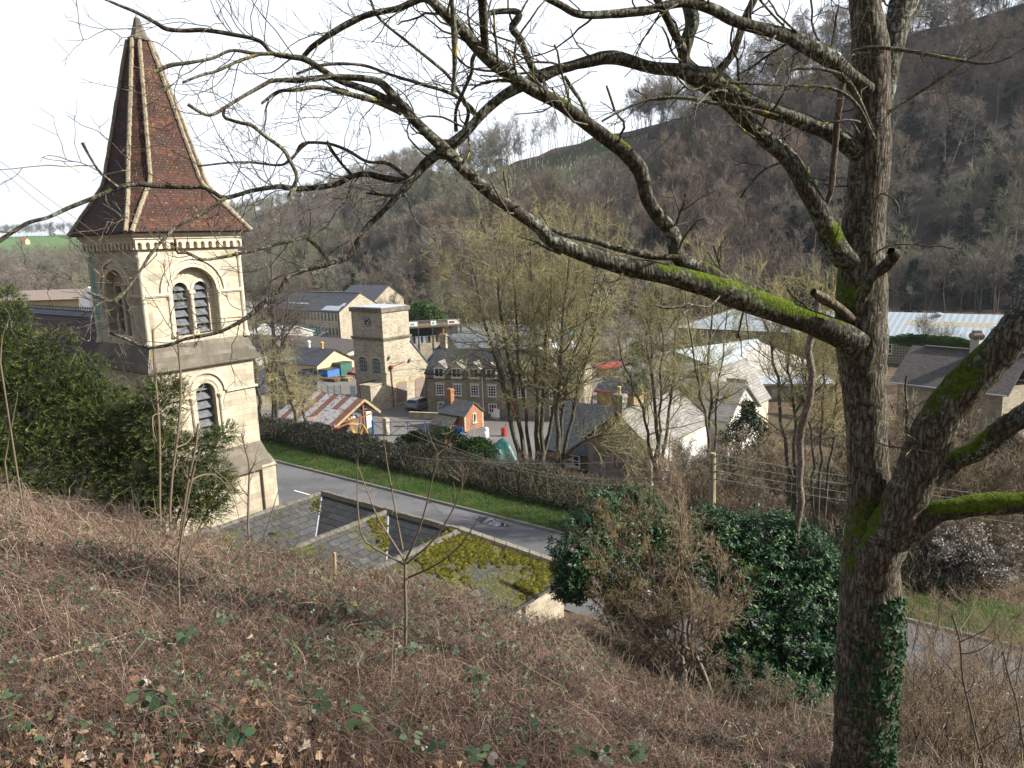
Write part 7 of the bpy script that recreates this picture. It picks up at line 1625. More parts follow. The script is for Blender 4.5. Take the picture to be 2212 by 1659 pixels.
sapling('sapling', 'thin dark sapling hung with a few dead leaves below the yew', [zl([(1060, 1740), (1090, 1500), (1140, 1180), (1200, 900), (1222, 700)]), zl([(1150, 1150), (1250, 1060), (1330, 1060), (1400, 1120), (1480, 1200), (1550, 1370)]), zl([(1140, 1180), (1280, 1120), (1400, 1150), (1520, 1330), (1570, 1540)])], 6, d=11, side=6, slen=.35, seed=8)
sapling('sapling', 'slight bare sapling in front of the tower base by the roof', [zl([(1632, 1600), (1640, 1250), (1645, 1050), (1610, 900), (1580, 780)]), zl([(1640, 1200), (1700, 1080), (1800, 1000)]), zl([(1642, 1120), (1700, 1000), (1690, 960)]), zl([(1635, 1300), (1560, 1200), (1520, 1100)])], 5, d=15, side=7, slen=.5, seed=9)
sapling('sapling', 'slight bare sapling leaning over the slate roof edge', [zl([(1760, 1640), (1810, 1500), (1860, 1340), (1885, 1250)])], 4, d=15, side=5, slen=.4, seed=10)
zf_ = lambda pts: [(x/2.637, 1030+y/2.637) for x, y in pts]
sapling('sapling', 'upright brown sapling with dead leaves in the middle of the bramble bank', [zf_([(1028, 955), (1022, 750), (1016, 500), (1040, 300), (1078, 80), (1110, -60)]), zf_([(1012, 500), (920, 420), (840, 340), (790, 240), (745, 160)]), zf_([(1040, 520), (1120, 350), (1180, 250)]), zf_([(1020, 480), (1075, 380), (1095, 330)])], 6, side=8, slen=.25, seed=11)
sapling('sapling', 'leafless dark sapling bowing over at the left of the bramble bank', [zf_([(645, 640), (645, 520), (680, 420), (770, 370), (780, 230), (745, 140)])], 3.4, side=4, slen=.15, seed=12)
sapling('sapling', 'thin pale dead stem at the extreme left against the yew', [[(8, 1010), (25, 920), (38, 850), (30, 845)]], 4, d=9, side=1, slen=.1, seed=13)
sapling('sapling', 'pale dead stem slanting at the top of the yew', [[(0, 790), (5, 730), (18, 690)]], 4, d=9, side=0, seed=14)
sapling('sapling', 'bent pale twig slanting across the foot of the yew', [[(40, 1035), (80, 1010), (118, 978)]], 3.4, d=10, side=2, slen=.1, seed=15)
H, _ = bank_hit(721, 1277); h0 = H[0]; top = at_depth(723, 1194, h0[1]); mb = MB(); l = top-h0
mb.cyl((0, 0, -.1), tuple(l*.5+np.array((.012, 0, 0))), .026, .024, k=8); mb.cyl(tuple(l*.5+np.array((.012, 0, 0))), tuple(l), .024, .021, k=8)
o = mb.build('stake', MATS['pale timber']); o.location = h0; tag(o, 'pale weathered stake standing among the brambles below the slate roofs', 'stake')
H, _ = bank_hit(230, 1372); h0 = H[0]; s1 = thing('tree_stump', 'cut multi stemmed stump with pale sawn tops in the brambles', 'stump', h0); dd = h0[1]
for (bx, by, tx, ty, w) in ((222, 1372, 220, 1318, 17), (236, 1372, 241, 1313, 15), (212, 1370, 214, 1330, 10)):
    a, b = at_depth(bx, by+6, dd)-h0, at_depth(tx, ty, dd)-h0; mb = MB(); mb.cyl(a, b, w/2/FOC*dd*1.15, w/2/FOC*dd*.9, k=10); mb.build('cut_stem', MATS['birch bark'], s1, smooth=False)
def lying(name, label, path, w, m, cat, lift=.12):
    H, ok = bank_hit([p[0] for p in path], [p[1] for p in path], lift); P = resample(H, 16); b = P[0].copy(); r_ = np.linspace(w, w*.45, 16)/2/FOC*P[:, 1]
    V, F = tubes((P-b)[None], r_[None], 7); o = np_mesh(name, V, F, MATS[m], tone=np.full(len(V), .9), smooth=True); o.location = b; return tag(o, label, cat)
lying('fallen_stick', 'long straw coloured fallen stick lying across the brambles', zf_([(240, 1050), (400, 1000), (560, 950), (750, 880), (850, 800), (892, 755)]), 6, 'dead canes', 'stick', .2)
lying('fallen_stick', 'straw coloured stick parallel beneath a longer one on the brambles', zf_([(420, 1000), (600, 950), (750, 925), (870, 890), (1020, 850)]), 5, 'dead canes', 'stick', .2)
lying('fallen_stick', 'thin pale stick slanting up by the sawn stump', zf_([(140, 900), (270, 830), (420, 760), (480, 740)]), 3.4, 'dead canes', 'stick', .2)
def cane(label, path, nleaf, seed, big=.055):
    g2 = np.random.default_rng(seed); H, ok = bank_hit([p[0] for p in path], [p[1] for p in path], .42); P = resample(H, 30); b = P[0].copy(); P = P-b
    t_ = thing('bramble_cane', label, 'bramble', b); V, F = tubes(P[None], np.linspace(.0042, .0024, 30)[None], 6); np_mesh('stem', V, F, MATS['dead canes'], t_, tone=np.full(len(V), .08), smooth=True)
    n = nleaf; i = g2.integers(2, 29, n); c = P[i]+g2.normal(size=(n, 3))*.02; a = g2.uniform(0, 6.28, n); parts = []; tn = []; t0 = np.clip(g2.normal(.55, .17, n), 0, 1)
    nrm = unit(np.stack([g2.normal(0, .45, n), g2.normal(-.8, .4, n), np.ones(n)], 1))
    for da, s_ in ((0, 1.15), (1.3, .85), (-1.3, .85)):
        D_ = unit(np.stack([np.cos(a+da), np.sin(a+da)*.6, g2.normal(-.55, .3, n)], 1)); D_ = unit(D_-nrm*(D_*nrm).sum(1, keepdims=True)); sz = g2.uniform(.75, 1.2, n)*big*s_
        parts.append(shaped_leaves(c+D_*.02, D_, nrm, sz, OV, .2)); tn.append(np.repeat(np.clip(t0+g2.normal(0, .05, n), 0, 1), 8))
    V, F = merge(parts); np_mesh('leaves', V, F, MATS['bramble leaves'], t_, tone=np.concatenate(tn))
z4_ = lambda pts: [(650.6+x/2.914, 1138.5+y/2.914) for x, y in pts]
cane('arching bramble cane with large green leaves right of the goblet sapling', z4_([(430, 830), (560, 785), (700, 755), (870, 750), (1030, 820), (1100, 920), (1140, 1050)]), 13, 1)
cane('long dark bramble cane with green leaves along the bottom middle', z4_([(-150, 1090), (0, 1100), (300, 1150), (500, 1220), (700, 1290), (900, 1370), (1200, 1440), (1400, 1500)]), 15, 2)
cane('dark bramble cane arching down near the fallen leaves', zf_([(720, 1230), (860, 1210), (990, 1260), (1200, 1290), (1330, 1400), (1430, 1560)]), 9, 3)
cane('bramble cane with dull green leaves at the bottom right', z4_([(1300, 1100), (1500, 1230), (1650, 1330), (1900, 1420), (2150, 1400)]), 13, 4)
cane('bramble cane with purplish leaves in the middle of the bank', z4_([(900, 640), (1060, 660), (1240, 720), (1420, 800)]), 10, 5, .042)
cane('bramble cane with small leaves beside the brown sapling', zf_([(880, 960), (1000, 900), (1150, 820), (1300, 800)]), 11, 6, .045)
cane('bramble cane with yellow green leaves near the stake', z4_([(150, 540), (300, 480), (420, 620), (480, 740)]), 9, 7, .04)

# ------------------------------------------------------------------ yew beside the tower
yb = [(-230, 820, 150, 160, 22), (-90, 770, 120, 130, 22), (25, 785, 56, 75, 22), (90, 820, 62, 72, 22), (160, 870, 56, 62, 21.6), (60, 900, 150, 120, 21.6), (-80, 930, 150, 130, 21.6), (215, 880, 50, 55, 21.6), (240, 940, 70, 75, 21.3), (150, 980, 120, 95, 21.2), (20, 1010, 150, 80, 21),
      (280, 1020, 80, 70, 21), (300, 930, 38, 50, 21), (345, 868, 42, 40, 20.8), (332, 905, 42, 34, 20.8), (362, 835, 22, 20, 20.8), (305, 1085, 70, 48, 20.8), (395, 985, 52, 36, 20.6), (440, 962, 40, 20, 20.6), (478, 940, 20, 9, 20.6), (375, 1035, 58, 36, 20.6), (425, 1050, 55, 36, 20.5), (470, 1062, 30, 22, 20.5), (455, 1020, 34, 18, 20.5),
      (415, 1100, 50, 26, 20.4), (458, 1108, 26, 12, 20.4), (365, 1100, 46, 30, 20.4), (330, 965, 34, 30, 20.8), (20, 700, 30, 34, 22), (5, 650, 16, 22, 22.2), (125, 742, 18, 26, 22), (190, 800, 20, 26, 21.8), (355, 960, 25, 22, 20.8)]
q0 = at_depth(150, 1000, 21.5); yo = np.array((q0[0], q0[1], -14.9)); yew = thing('yew_tree', 'dense dark green yew spreading in front of the church tower and nave', 'tree', yo)
g = np.random.default_rng(52); parts, tn = [], []
for (cx_, cy_, rx, ry, d) in yb:
    c = at_depth(cx_, cy_, d); ax, az_ = rx/FOC*d, ry/FOC*d; ay = min(max(ax, .5), 1.6)
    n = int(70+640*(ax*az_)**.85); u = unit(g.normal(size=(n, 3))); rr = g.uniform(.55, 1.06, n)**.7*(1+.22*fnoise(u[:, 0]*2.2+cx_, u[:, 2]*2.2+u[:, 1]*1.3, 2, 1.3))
    p = c+u*np.array([ax, ay, az_])*rr[:, None]-yo
    dr = unit(u*np.array([1, .8, .5])+np.array([0, 0, .35])+g.normal(size=(n, 3))*.45); m = 14; ln = g.uniform(.18, .46, n)
    tt = np.linspace(.1, 1, m); pts = p[:, None]+dr[:, None]*(ln[:, None]*tt)[..., None]; pts[..., 2] -= (.10*tt**2)[None]*ln[:, None]*2
    side = unit(np.cross(dr, g.normal(size=(n, 3)))); sg = np.where(np.arange(m) % 2, 1, -1)
    D_ = unit(dr[:, None]*1.0+side[:, None]*sg[None, :, None]*.55+g.normal(size=(n, m, 3))*.18)
    V, F = leaf_quads(pts.reshape(-1, 3), D_.reshape(-1, 3), unit(g.normal(size=(n*m, 3))), g.uniform(.07, .15, n*m), g.uniform(.013, .022, n*m)); parts.append((V, F))
    base_t = np.clip(.22+.35*(rr-.6)+g.normal(0, .12, n), 0, 1); tn.append(np.repeat(np.clip(base_t[:, None]+.42*tt[None]**2+g.normal(0, .08, (n, m)), 0, 1).ravel(), 4))  # lighter olive tips, plus lighting put into the tone: brighter towards the outside
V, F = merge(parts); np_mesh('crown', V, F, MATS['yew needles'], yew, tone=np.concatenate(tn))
P, Rr = [], []
for k in range(9):
    a = g.uniform(0, 6.28); e = np.array((math.cos(a)*2.6, math.sin(a)*1.2, g.uniform(4, 9))); P.append(resample(np.array([(0, 0, -.2), e*.3+(0, 0, .6), e*.65, e]), 12)); Rr.append(np.linspace(.2, .03, 12))
for cx_, cy_, d in ((345, 868, 20.8), (440, 962, 20.6), (470, 1062, 20.5), (415, 1100, 20.4)): P.append(resample(np.array([(0, 0, 2), (at_depth(cx_, cy_, d)-yo)*.6+(0, 0, .5), at_depth(cx_, cy_, d)-yo]), 12)); Rr.append(np.linspace(.09, .015, 12))
V, F = tubes(np.array(P), np.array(Rr), 7); np_mesh('trunk', V, F, MATS['trunk bark'], yew, smooth=True)

# ------------------------------------------------------------------ laurels and the catkin hazel beyond the railing
LL = [(0, 0), (.13, .2), (.17, .5), (.10, .82), (0, 1.0), (-.10, .82), (-.17, .5), (-.13, .2)]
def laurel(label, blobs, base_px, seed, ns=1.0):
    g2 = np.random.default_rng(seed); b = at_depth(*base_px); o = np.array((b[0], b[1], gz(b[0], b[1])-.1)); t_ = thing('laurel_bush', label, 'bush', o); parts, tn = [], []
    for (cx_, cy_, rx, ry, d) in blobs:
        c = at_depth(cx_, cy_, d); ax, az_ = rx/FOC*d, ry/FOC*d; ay = min(max(ax*.9, .5), 1.7); n = int((110+620*(ax*az_)**.9)*ns)
        u = unit(g2.normal(size=(n, 3))); u = u[(u[:, 1] < .55)]; n = len(u); rr = g2.uniform(.35, 1.05, n)**.75*(1+.16*fnoise(u[:, 0]*2+cx_, u[:, 2]*2+u[:, 1], 4, 1.5))
        p = c+u*np.array([ax, ay, az_])*rr[:, None]-o; dr = unit(u*.8+np.array([0, -.1, .75])+g2.normal(size=(n, 3))*.35); m = 9
        tt = np.linspace(.1, 1, m)*.17; ph = np.arange(m)*2.4; s1 = unit(np.cross(dr, np.array([.3, .2, 1.0]))); s2 = np.cross(dr, s1)
        rad = s1[:, None]*np.cos(ph)[None, :, None]+s2[:, None]*np.sin(ph)[None, :, None]
        pts = p[:, None]+dr[:, None]*tt[None, :, None]; w = np.linspace(1.1, .35, m)[None, :, None]
        D_ = unit(dr[:, None]*(.75-.4*w)+rad*w*.9+np.array([0, 0, -.12])+g2.normal(size=(n, m, 3))*.15); Nn = unit(dr[:, None]-D_*.2+g2.normal(size=(n, m, 3))*.2)
        parts.append(shaped_leaves(pts.reshape(-1, 3), D_.reshape(-1, 3), Nn.reshape(-1, 3), g2.uniform(.085, .15, n*m), LL, .6))
        tn.append(np.repeat(np.clip((g2.normal(.42, .16, n))[:, None]+np.linspace(-.1, .25, m)[None]+g2.normal(0, .12, (n, m)), 0, 1).ravel(), 8))
    V, F = merge(parts); np_mesh('foliage', V, F, MATS['laurel leaves'], t_, tone=np.concatenate(tn))
    P = [resample(np.array([(g2.uniform(-.5, .5), g2.uniform(-.3, .3), -.2), (at_depth(*q[:2], q[4])-o)*.5+(0, 0, .3), at_depth(*q[:2], q[4])-o]), 10) for q in blobs for _ in range(2)]
    V, F = tubes(np.array(P), np.tile(np.linspace(.04, .01, 10), (len(P), 1)), 6); np_mesh('stems', V, F, MATS['birch bark'], t_, smooth=True)
laurel('glossy dark green laurel bush hiding the road end behind catkin hazel', [(1250, 1200, 62, 80, 22), (1300, 1130, 70, 55, 22.5), (1390, 1130, 85, 60, 22.8), (1330, 1220, 90, 90, 22.3), (1450, 1190, 90, 90, 22.5), (1235, 1265, 45, 45, 21.8), (1390, 1300, 110, 60, 22), (1310, 1085, 30, 18, 22.5), (1380, 1075, 40, 18, 22.8), (1515, 1140, 60, 34, 22.8), (1500, 1250, 70, 80, 22.3)], (1370, 1330, 22), 61)
laurel('glossy green laurel bush, the larger of two, left of the ivied trunk', [(1560, 1165, 70, 48, 20.5), (1650, 1165, 80, 55, 20.5), (1735, 1205, 75, 66, 20.3), (1620, 1240, 90, 80, 20.2), (1720, 1290, 95, 90, 20), (1785, 1260, 45, 65, 20), (1620, 1340, 90, 80, 19.8), (1730, 1400, 90, 70, 19.5), (1575, 1430, 60, 50, 19.2), (1640, 1460, 65, 55, 19), (1545, 1120, 30, 14, 20.6), (1690, 1130, 36, 16, 20.5), (1800, 1350, 30, 60, 19.6), (1600, 1492, 80, 36, 18.6), (1700, 1478, 90, 46, 18.6), (1785, 1440, 40, 60, 19), (1560, 1360, 50, 60, 19.6)], (1660, 1480, 19.6), 62)
zh = lambda pts, w0, w1: [(1084.3+x/2.72, 1003+y/2.72, w0+(w1-w0)*i/(len(pts)-1)) for i, (x, y) in enumerate(pts)]
HZ = [zh([(1200, 1400), (1160, 1220), (1100, 1080), (1020, 960), (900, 850), (760, 740), (650, 640)], 11, 3), zh([(1070, 1300), (1060, 1140), (1050, 900), (1032, 650), (1020, 500), (1008, 300), (990, 50)], 8, 2.5), zh([(1050, 1300), (1030, 1100), (960, 950), (880, 760), (820, 640), (720, 480), (600, 330)], 7, 2),
      zh([(1090, 1300), (1110, 1120), (1180, 900), (1240, 750), (1290, 560)], 7, 2), zh([(1080, 1300), (1120, 1000), (1125, 800), (1110, 560), (1090, 330), (1080, 200)], 7, 2), zh([(1060, 1300), (1010, 1000), (960, 820), (900, 620), (850, 420), (800, 260)], 7, 2), zh([(1040, 1280), (930, 1080), (800, 960), (650, 860), (500, 760)], 6, 2),
      zh([(1095, 1300), (1200, 1060), (1310, 900), (1400, 780)], 6, 2), zh([(1075, 1300), (1070, 1000), (1080, 760), (1060, 520), (1050, 250), (1000, -40), (985, -160)], 7, 2), zh([(1060, 1290), (900, 1000), (760, 830), (620, 640), (520, 470)], 6, 2)]
h_, c3, hb = placed_tree('hazel_tree', 'many stemmed hazel hung with yellow catkins in front of the laurels', HZ, 17.5, 63, ['birch bark', 'tan twigs'], 18, 8, 5, 1.15, .55, .26, gz(*at_depth(1475, 1480, 17.5)[:2])-.1, rmin=.0036, dj=.5, k1=6, crown0=.22, ang=34)
g = np.random.default_rng(64)
ends = c3[:, -1]; sx, sy = project(ends+hb); k = g.uniform(0, 1, len(ends)) < np.where((sx < 1400) & (sy < 1290), .50, .14)*np.where(sy < 1330, 1, .3); e = ends[k]; n = len(e)
V, F = leaf_quads(e, unit(np.tile((0, 0, -1.0), (n, 1))+g.normal(size=(n, 3))*.12), unit(g.normal(size=(n, 3))), g.uniform(.05, .085, n), g.uniform(.012, .018, n)*1.3); np_mesh('catkins', V, F, MATS['catkins'], h_, tone=np.repeat(g.uniform(0, 1, n), 4))
# hazel thicket at the lower right, nearer
for k, (bx, d, tops) in enumerate(((1990, 12.5, [(1960, 1330), (1985, 1290), (2020, 1310), (1940, 1400)]), (2050, 12, [(2030, 1290), (2060, 1330), (2090, 1300), (2010, 1380)]), (2110, 11.5, [(2090, 1340), (2125, 1300), (2150, 1340), (2060, 1420)]), (2170, 11, [(2150, 1330), (2185, 1310), (2210, 1360)]), (2235, 11.5, [(2200, 1320), (2240, 1300), (2270, 1360)]), (1965, 13, [(1950, 1450), (1975, 1420), (2000, 1400)]), (2015, 14, [(1985, 1340), (2020, 1310), (2050, 1360)]), (2085, 13.5, [(2060, 1340), (2095, 1320), (2120, 1380)]), (2145, 13, [(2120, 1350), (2160, 1330), (2185, 1390)]), (2205, 12.5, [(2180, 1350), (2215, 1330), (2240, 1380)]), (1945, 11.5, [(1935, 1500), (1955, 1460), (1975, 1480)]), (2030, 10.5, [(2000, 1450), (2035, 1420), (2065, 1460)]), (2120, 10, [(2095, 1440), (2130, 1400), (2160, 1450)]))):
    st = [[(bx+(i-1.5)*9, 1700, 4.6), (bx+(i-1.5)*14, 1600, 4.2), ((bx+tx)/2+(i-1.5)*8, (1600+ty)/2, 3.2), (tx, ty, 1.6)] for i, (tx, ty) in enumerate(tops+tops[:2])]
    t_, c3, hb = placed_tree('hazel_shrub', 'brown upright stemmed hazel with pale catkins, lower right beyond the ivied trunk', st, d, 70+k, ['birch bark', 'tan twigs'], 10, 5, 3, .9, .42, .2, gz(*at_depth(bx, 1680, d)[:2])-.1, 'upright hazels beyond the ivied trunk', rmin=.0022, dj=.6, crown0=.12, ang=24, wig=.07, rb=.75)
    ends = c3[:, -1]; n = 26; e = ends[g.integers(0, len(ends), n)]; V, F = leaf_quads(e, unit(np.tile((0, 0, -1.0), (n, 1))+g.normal(size=(n, 3))*.1), unit(g.normal(size=(n, 3))), g.uniform(.05, .085, n), g.uniform(.014, .02, n)); np_mesh('catkins', V, F, MATS['catkins'], t_, tone=np.repeat(g.uniform(0, 1, n), 4))
zw = lambda pts: [(1734.9+x/2.639, 1030+y/2.639) for x, y in pts]
sapling('sapling', 'pale barked sapling with spreading forks at the lower right', [zw([(1040, 1690), (990, 1500), (945, 1300), (910, 1150), (895, 950), (870, 850), (850, 790)]), zw([(915, 1190), (830, 1080), (700, 940), (640, 850)]), zw([(890, 880), (960, 770), (1010, 640)]), zw([(898, 940), (1040, 870), (1110, 770)]), zw([(905, 1010), (1000, 990), (1120, 910)]), zw([(920, 1220), (1000, 1190), (1110, 1150)]), zw([(1000, 1560), (1080, 1510), (1200, 1440)])], 5.5, 'grey twigs', d=7.5, side=5, slen=.3, seed=15)
sapling('sapling', 'second pale sapling at the extreme lower right', [zw([(1300, 1690), (1250, 1500), (1220, 1300), (1170, 1130), (1140, 1000)]), zw([(1250, 1540), (1150, 1430), (1060, 1330)])], 4.5, 'grey twigs', d=8, side=5, slen=.3, seed=16)
# ------------------------------------------------------------------ hedge, bushes and scrub across the road
def hedge(name, label, s0, s1, n0, n1, h, seed, nl, ls, tone_mu, m='hedge leaves', twig=3000):
    g2 = np.random.default_rng(seed); S = g2.uniform(s0, s1, nl); Nn = n0+(n1-n0)*g2.uniform(0, 1, nl)**1.3; top = h*(1+.35*fnoise(S, Nn, seed, .5)+.2*fnoise(S, Nn, seed+1, 1.4))*np.sin(np.clip((Nn-n0+.25)/(n1-n0+.5), 0, 1)*math.pi)**.45
    u = g2.uniform(0, 1, nl)**.55; X = ES[0]*S+EN[0]*Nn; Y = ES[1]*S+EN[1]*Nn; Z0 = np.maximum(ground(X, Y), -15.2)
    o0 = sn((s0+s1)/2, n0, -15.0); P = np.stack([X, Y, Z0+u*top], 1)-o0; D_ = unit(np.stack([g2.normal(0, 1, nl), g2.normal(-.3, 1, nl), g2.normal(.4, .8, nl)], 1))
    V, F = leaf_quads(P, D_, unit(g2.normal(size=(nl, 3))), ls*g2.uniform(.6, 1.4, nl), ls*g2.uniform(.35, .65, nl)); t_ = thing(name, label, 'hedge', o0)
    np_mesh('foliage', V, F, MATS[m], t_, tone=np.repeat(np.clip(g2.normal(tone_mu, .22, nl)+.2*fnoise(S, Nn, seed+5, .4), 0, 1), 4))
    i = g2.integers(0, nl, twig); a = P[i]*1.0; C = np.zeros((twig, 4, 3)); C[:, 0] = a; dd = unit(np.stack([g2.normal(0, .5, twig), g2.normal(0, .5, twig), np.ones(twig)*.8], 1))
    for k in range(1, 4): C[:, k] = C[:, k-1]+dd*.22; dd = unit(dd+g2.normal(size=dd.shape)*.25)
    V, F = tubes(C, np.tile(np.linspace(.012, .006, 4), (twig, 1)), 3); np_mesh('twigs', V, F, MATS['brown twigs'], t_, tone=np.repeat(g2.uniform(0, 1, twig), 12))
hedge('hedge', 'dark green bramble hedge along the verge from the tower to the gate', 37, 92, 33.5, 37.5, 1.25, 81, 70000, .15, .62, twig=900)
hedge('brown_hedge', 'brown scrubby hedge with seed fluff along the verge opposite the mossy roof', 4, 38, 33.4, 38, 1.2, 82, 56000, .13, .50, twig=3500)
# dead stalks and ground cover on the rough ground across the road
g = np.random.default_rng(97); n = 26000; S = g.uniform(-22, 40, n); Nn = g.uniform(33.8, 62, n); X = ES[0]*S+EN[0]*Nn; Y = ES[1]*S+EN[1]*Nn; k = (Y > 20) & ~((S > 20) & (Nn > 50)); X, Y = X[k], Y[k]; n = len(X)
C = np.zeros((n, 4, 3)); C[:, 0] = np.stack([X, Y, ground(X, Y)], 1); dd = unit(np.stack([g.normal(0, .6, n), g.normal(0, .6, n), np.ones(n)*.8], 1))
for k in range(1, 4): C[:, k] = C[:, k-1]+dd*g.uniform(.12, .42, n)[:, None]; dd = unit(dd+g.normal(size=dd.shape)*.4)
V, F = tubes(C, np.tile(np.linspace(.014, .007, 4), (n, 1)), 3); tag(np_mesh('rough_undergrowth', V, F, MATS['brown twigs'], tone=np.repeat(g.uniform(0, 1, n), 12)), kind='stuff')
for k, (x0, y0, d, w, h, m, lb) in enumerate(((965, 1045, 55, 4.6, 2.5, 'bush leaves', 'rounded bright green bush at the back of the hedge'), (905, 1030, 57, 3.2, 2.0, 'bush leaves', 'low bright green bush left of a larger one behind the hedge'), (1030, 1050, 54, 3.4, 2.2, 'bush leaves', 'dark green bush beside the pale gravel and teal tarpaulin'),
        (912, 705, 160, 8, 5.0, 'bush leaves', 'broad dark evergreen bush rising behind the bannered deck'), (935, 705, 158, 5.5, 4.2, 'bush leaves', 'bright green bush against a broader one behind the bannered deck'), (1376, 850, 84, 3.4, 6.0, 'bush leaves', 'tall ivy green shrub beside the red sheeted pallets'), (672, 668, 190, 8, 4.0, 'conifer green', 'dark bush in front of the orange panel fence'), (1500, 850, 78, 3.5, 2.6, 'hedge leaves', 'grey green shrub by the ribbed roof workshop'))):
    V, F, tn = clumps(500+k, 130, h, w, .1, 60, .16 if d < 100 else .34); p = at_depth(x0, y0, d); o = np_mesh('evergreen_bush', V, F, MATS[m], tone=tn); o.location = (p[0], p[1], max(p[2], gz(p[0], p[1]))-.3); tag(o, lb, 'bush')
for k, (px_, d, h, w) in enumerate([(1075, 47, 2.0, 3), (1120, 47, 2.2, 3), (1180, 46, 2.4, 3.2), (1235, 45, 1.5, 3), (1290, 45, 1.1, 3.2), (1345, 44, 1.1, 3.4), (1400, 43, 1.2, 3), (1455, 43, 2.8, 3.4), (1520, 42, 3, 3.4), (1575, 40, 3, 3.4), (1640, 38, 2.8, 3.2), (1700, 37, 2.8, 3.2)]):
    shrub('low_scrub', 'low brown scrub at the road edge below the grey gabled house', px_, d, h, w, 600+k, BR, 'low brown scrub along the road edge', stems=8, cat=('seed fluff', 160, .06, .05), n=(6, 5, 4))
# ivy along the ridge of the dark roofed house and behind it
V, F, tn = clumps(700, 160, 1.2, 1.4, 0, 40, .16); V[:, 0] *= 6.5; o = np_mesh('ivy_covered_wall', V, F, MATS['bush leaves'], tone=tn); p = at_depth(2020, 752, 79); o.location = p; o.rotation_euler.z = rzs; tag(o, 'ivy grown wall top running behind the dark stone tiled roof', 'ivy')
# ------------------------------------------------------------------ pole, wires and railing by the road
p = at_depth(1540, 978, 25.5); pb = np.array((p[0], p[1], gz(p[0], p[1])))
pole = thing('telegraph_pole', 'pale weathered timber pole carrying green wires above the laurels', 'pole', pb); h = float(p[2]-pb[2])
mb = MB(); mb.lathe([(.13, -.2), (.125, h*.5), (.105, h-.02), (.08, h)], k=12); mb.build('shaft', MATS['pole timber'], pole)
for k in range(4):
    z = h-.12-.27*k
    for sd in (-1, 1): mb = MB(); mb.bar((0, -.08, z), (.12*sd, -.1, z+.01), .022); mb.lathe([(.015, 0), (.028, .02), (.02, .05)], (.12*sd, -.1, z+.01), 8); mb.build('insulator', MATS['iron'], pole)
def wire(label, path, d0, d1, r_, m, group=None):
    q = resample(np.array(path, float), 40); dd = d0+(d1-d0)*np.linspace(0, 1, 40); P = np.array([at_depth(a[0], a[1], e) for a, e in zip(q, dd)]); b = P[0].copy()
    V, F = tubes((P-b)[None], np.full((1, 40), r_), 6); o = np_mesh('overhead_wire', V, F, MATS[m], smooth=True); o.location = b; return tag(o, label, 'wire', group)
wire('thick dark wire slanting down past the church tower to the pole', [(-120, 262), (0, 348), (120, 440), (309, 576), (500, 701), (650, 799), (753, 858), (894, 929), (1066, 996), (1262, 1033), (1437, 1027), (1536, 990)], 17, 25.4, .006, 'dark cable')
wire('thick pale wire sagging low across the hedge to the pole', [(-120, 275), (0, 366), (108, 456), (307, 593), (486, 706), (623, 800), (709, 851), (826, 910), (894, 941), (1066, 1001), (1262, 1043), (1437, 1040), (1536, 998)], 17.5, 25.4, .006, 'dark cable')
wire('thin green wire running level across the hedge to the pole', [(560, 926), (623, 940), (894, 987), (1041, 997), (1213, 1002), (1407, 994), (1536, 983)], 62, 25.4, .011, 'cable')
wire('thin dark wire passing the grey gabled house to the pole', [(1000, 1000), (1200, 1013), (1400, 1020), (1536, 1008)], 50, 25.4, .009, 'dark cable')
for k in range(4):
    y0 = 983+k*17.5; wire('green wire leaving the pole downhill, %s of the four' % ('topmost', 'second from the top', 'third from the top', 'lowest')[k], [(1546, y0-2), (1680, y0+22), (1834, y0+47), (2000, y0+68), (2212, y0+96), (2400, y0+112)], 25.4, 20, .008, 'cable')
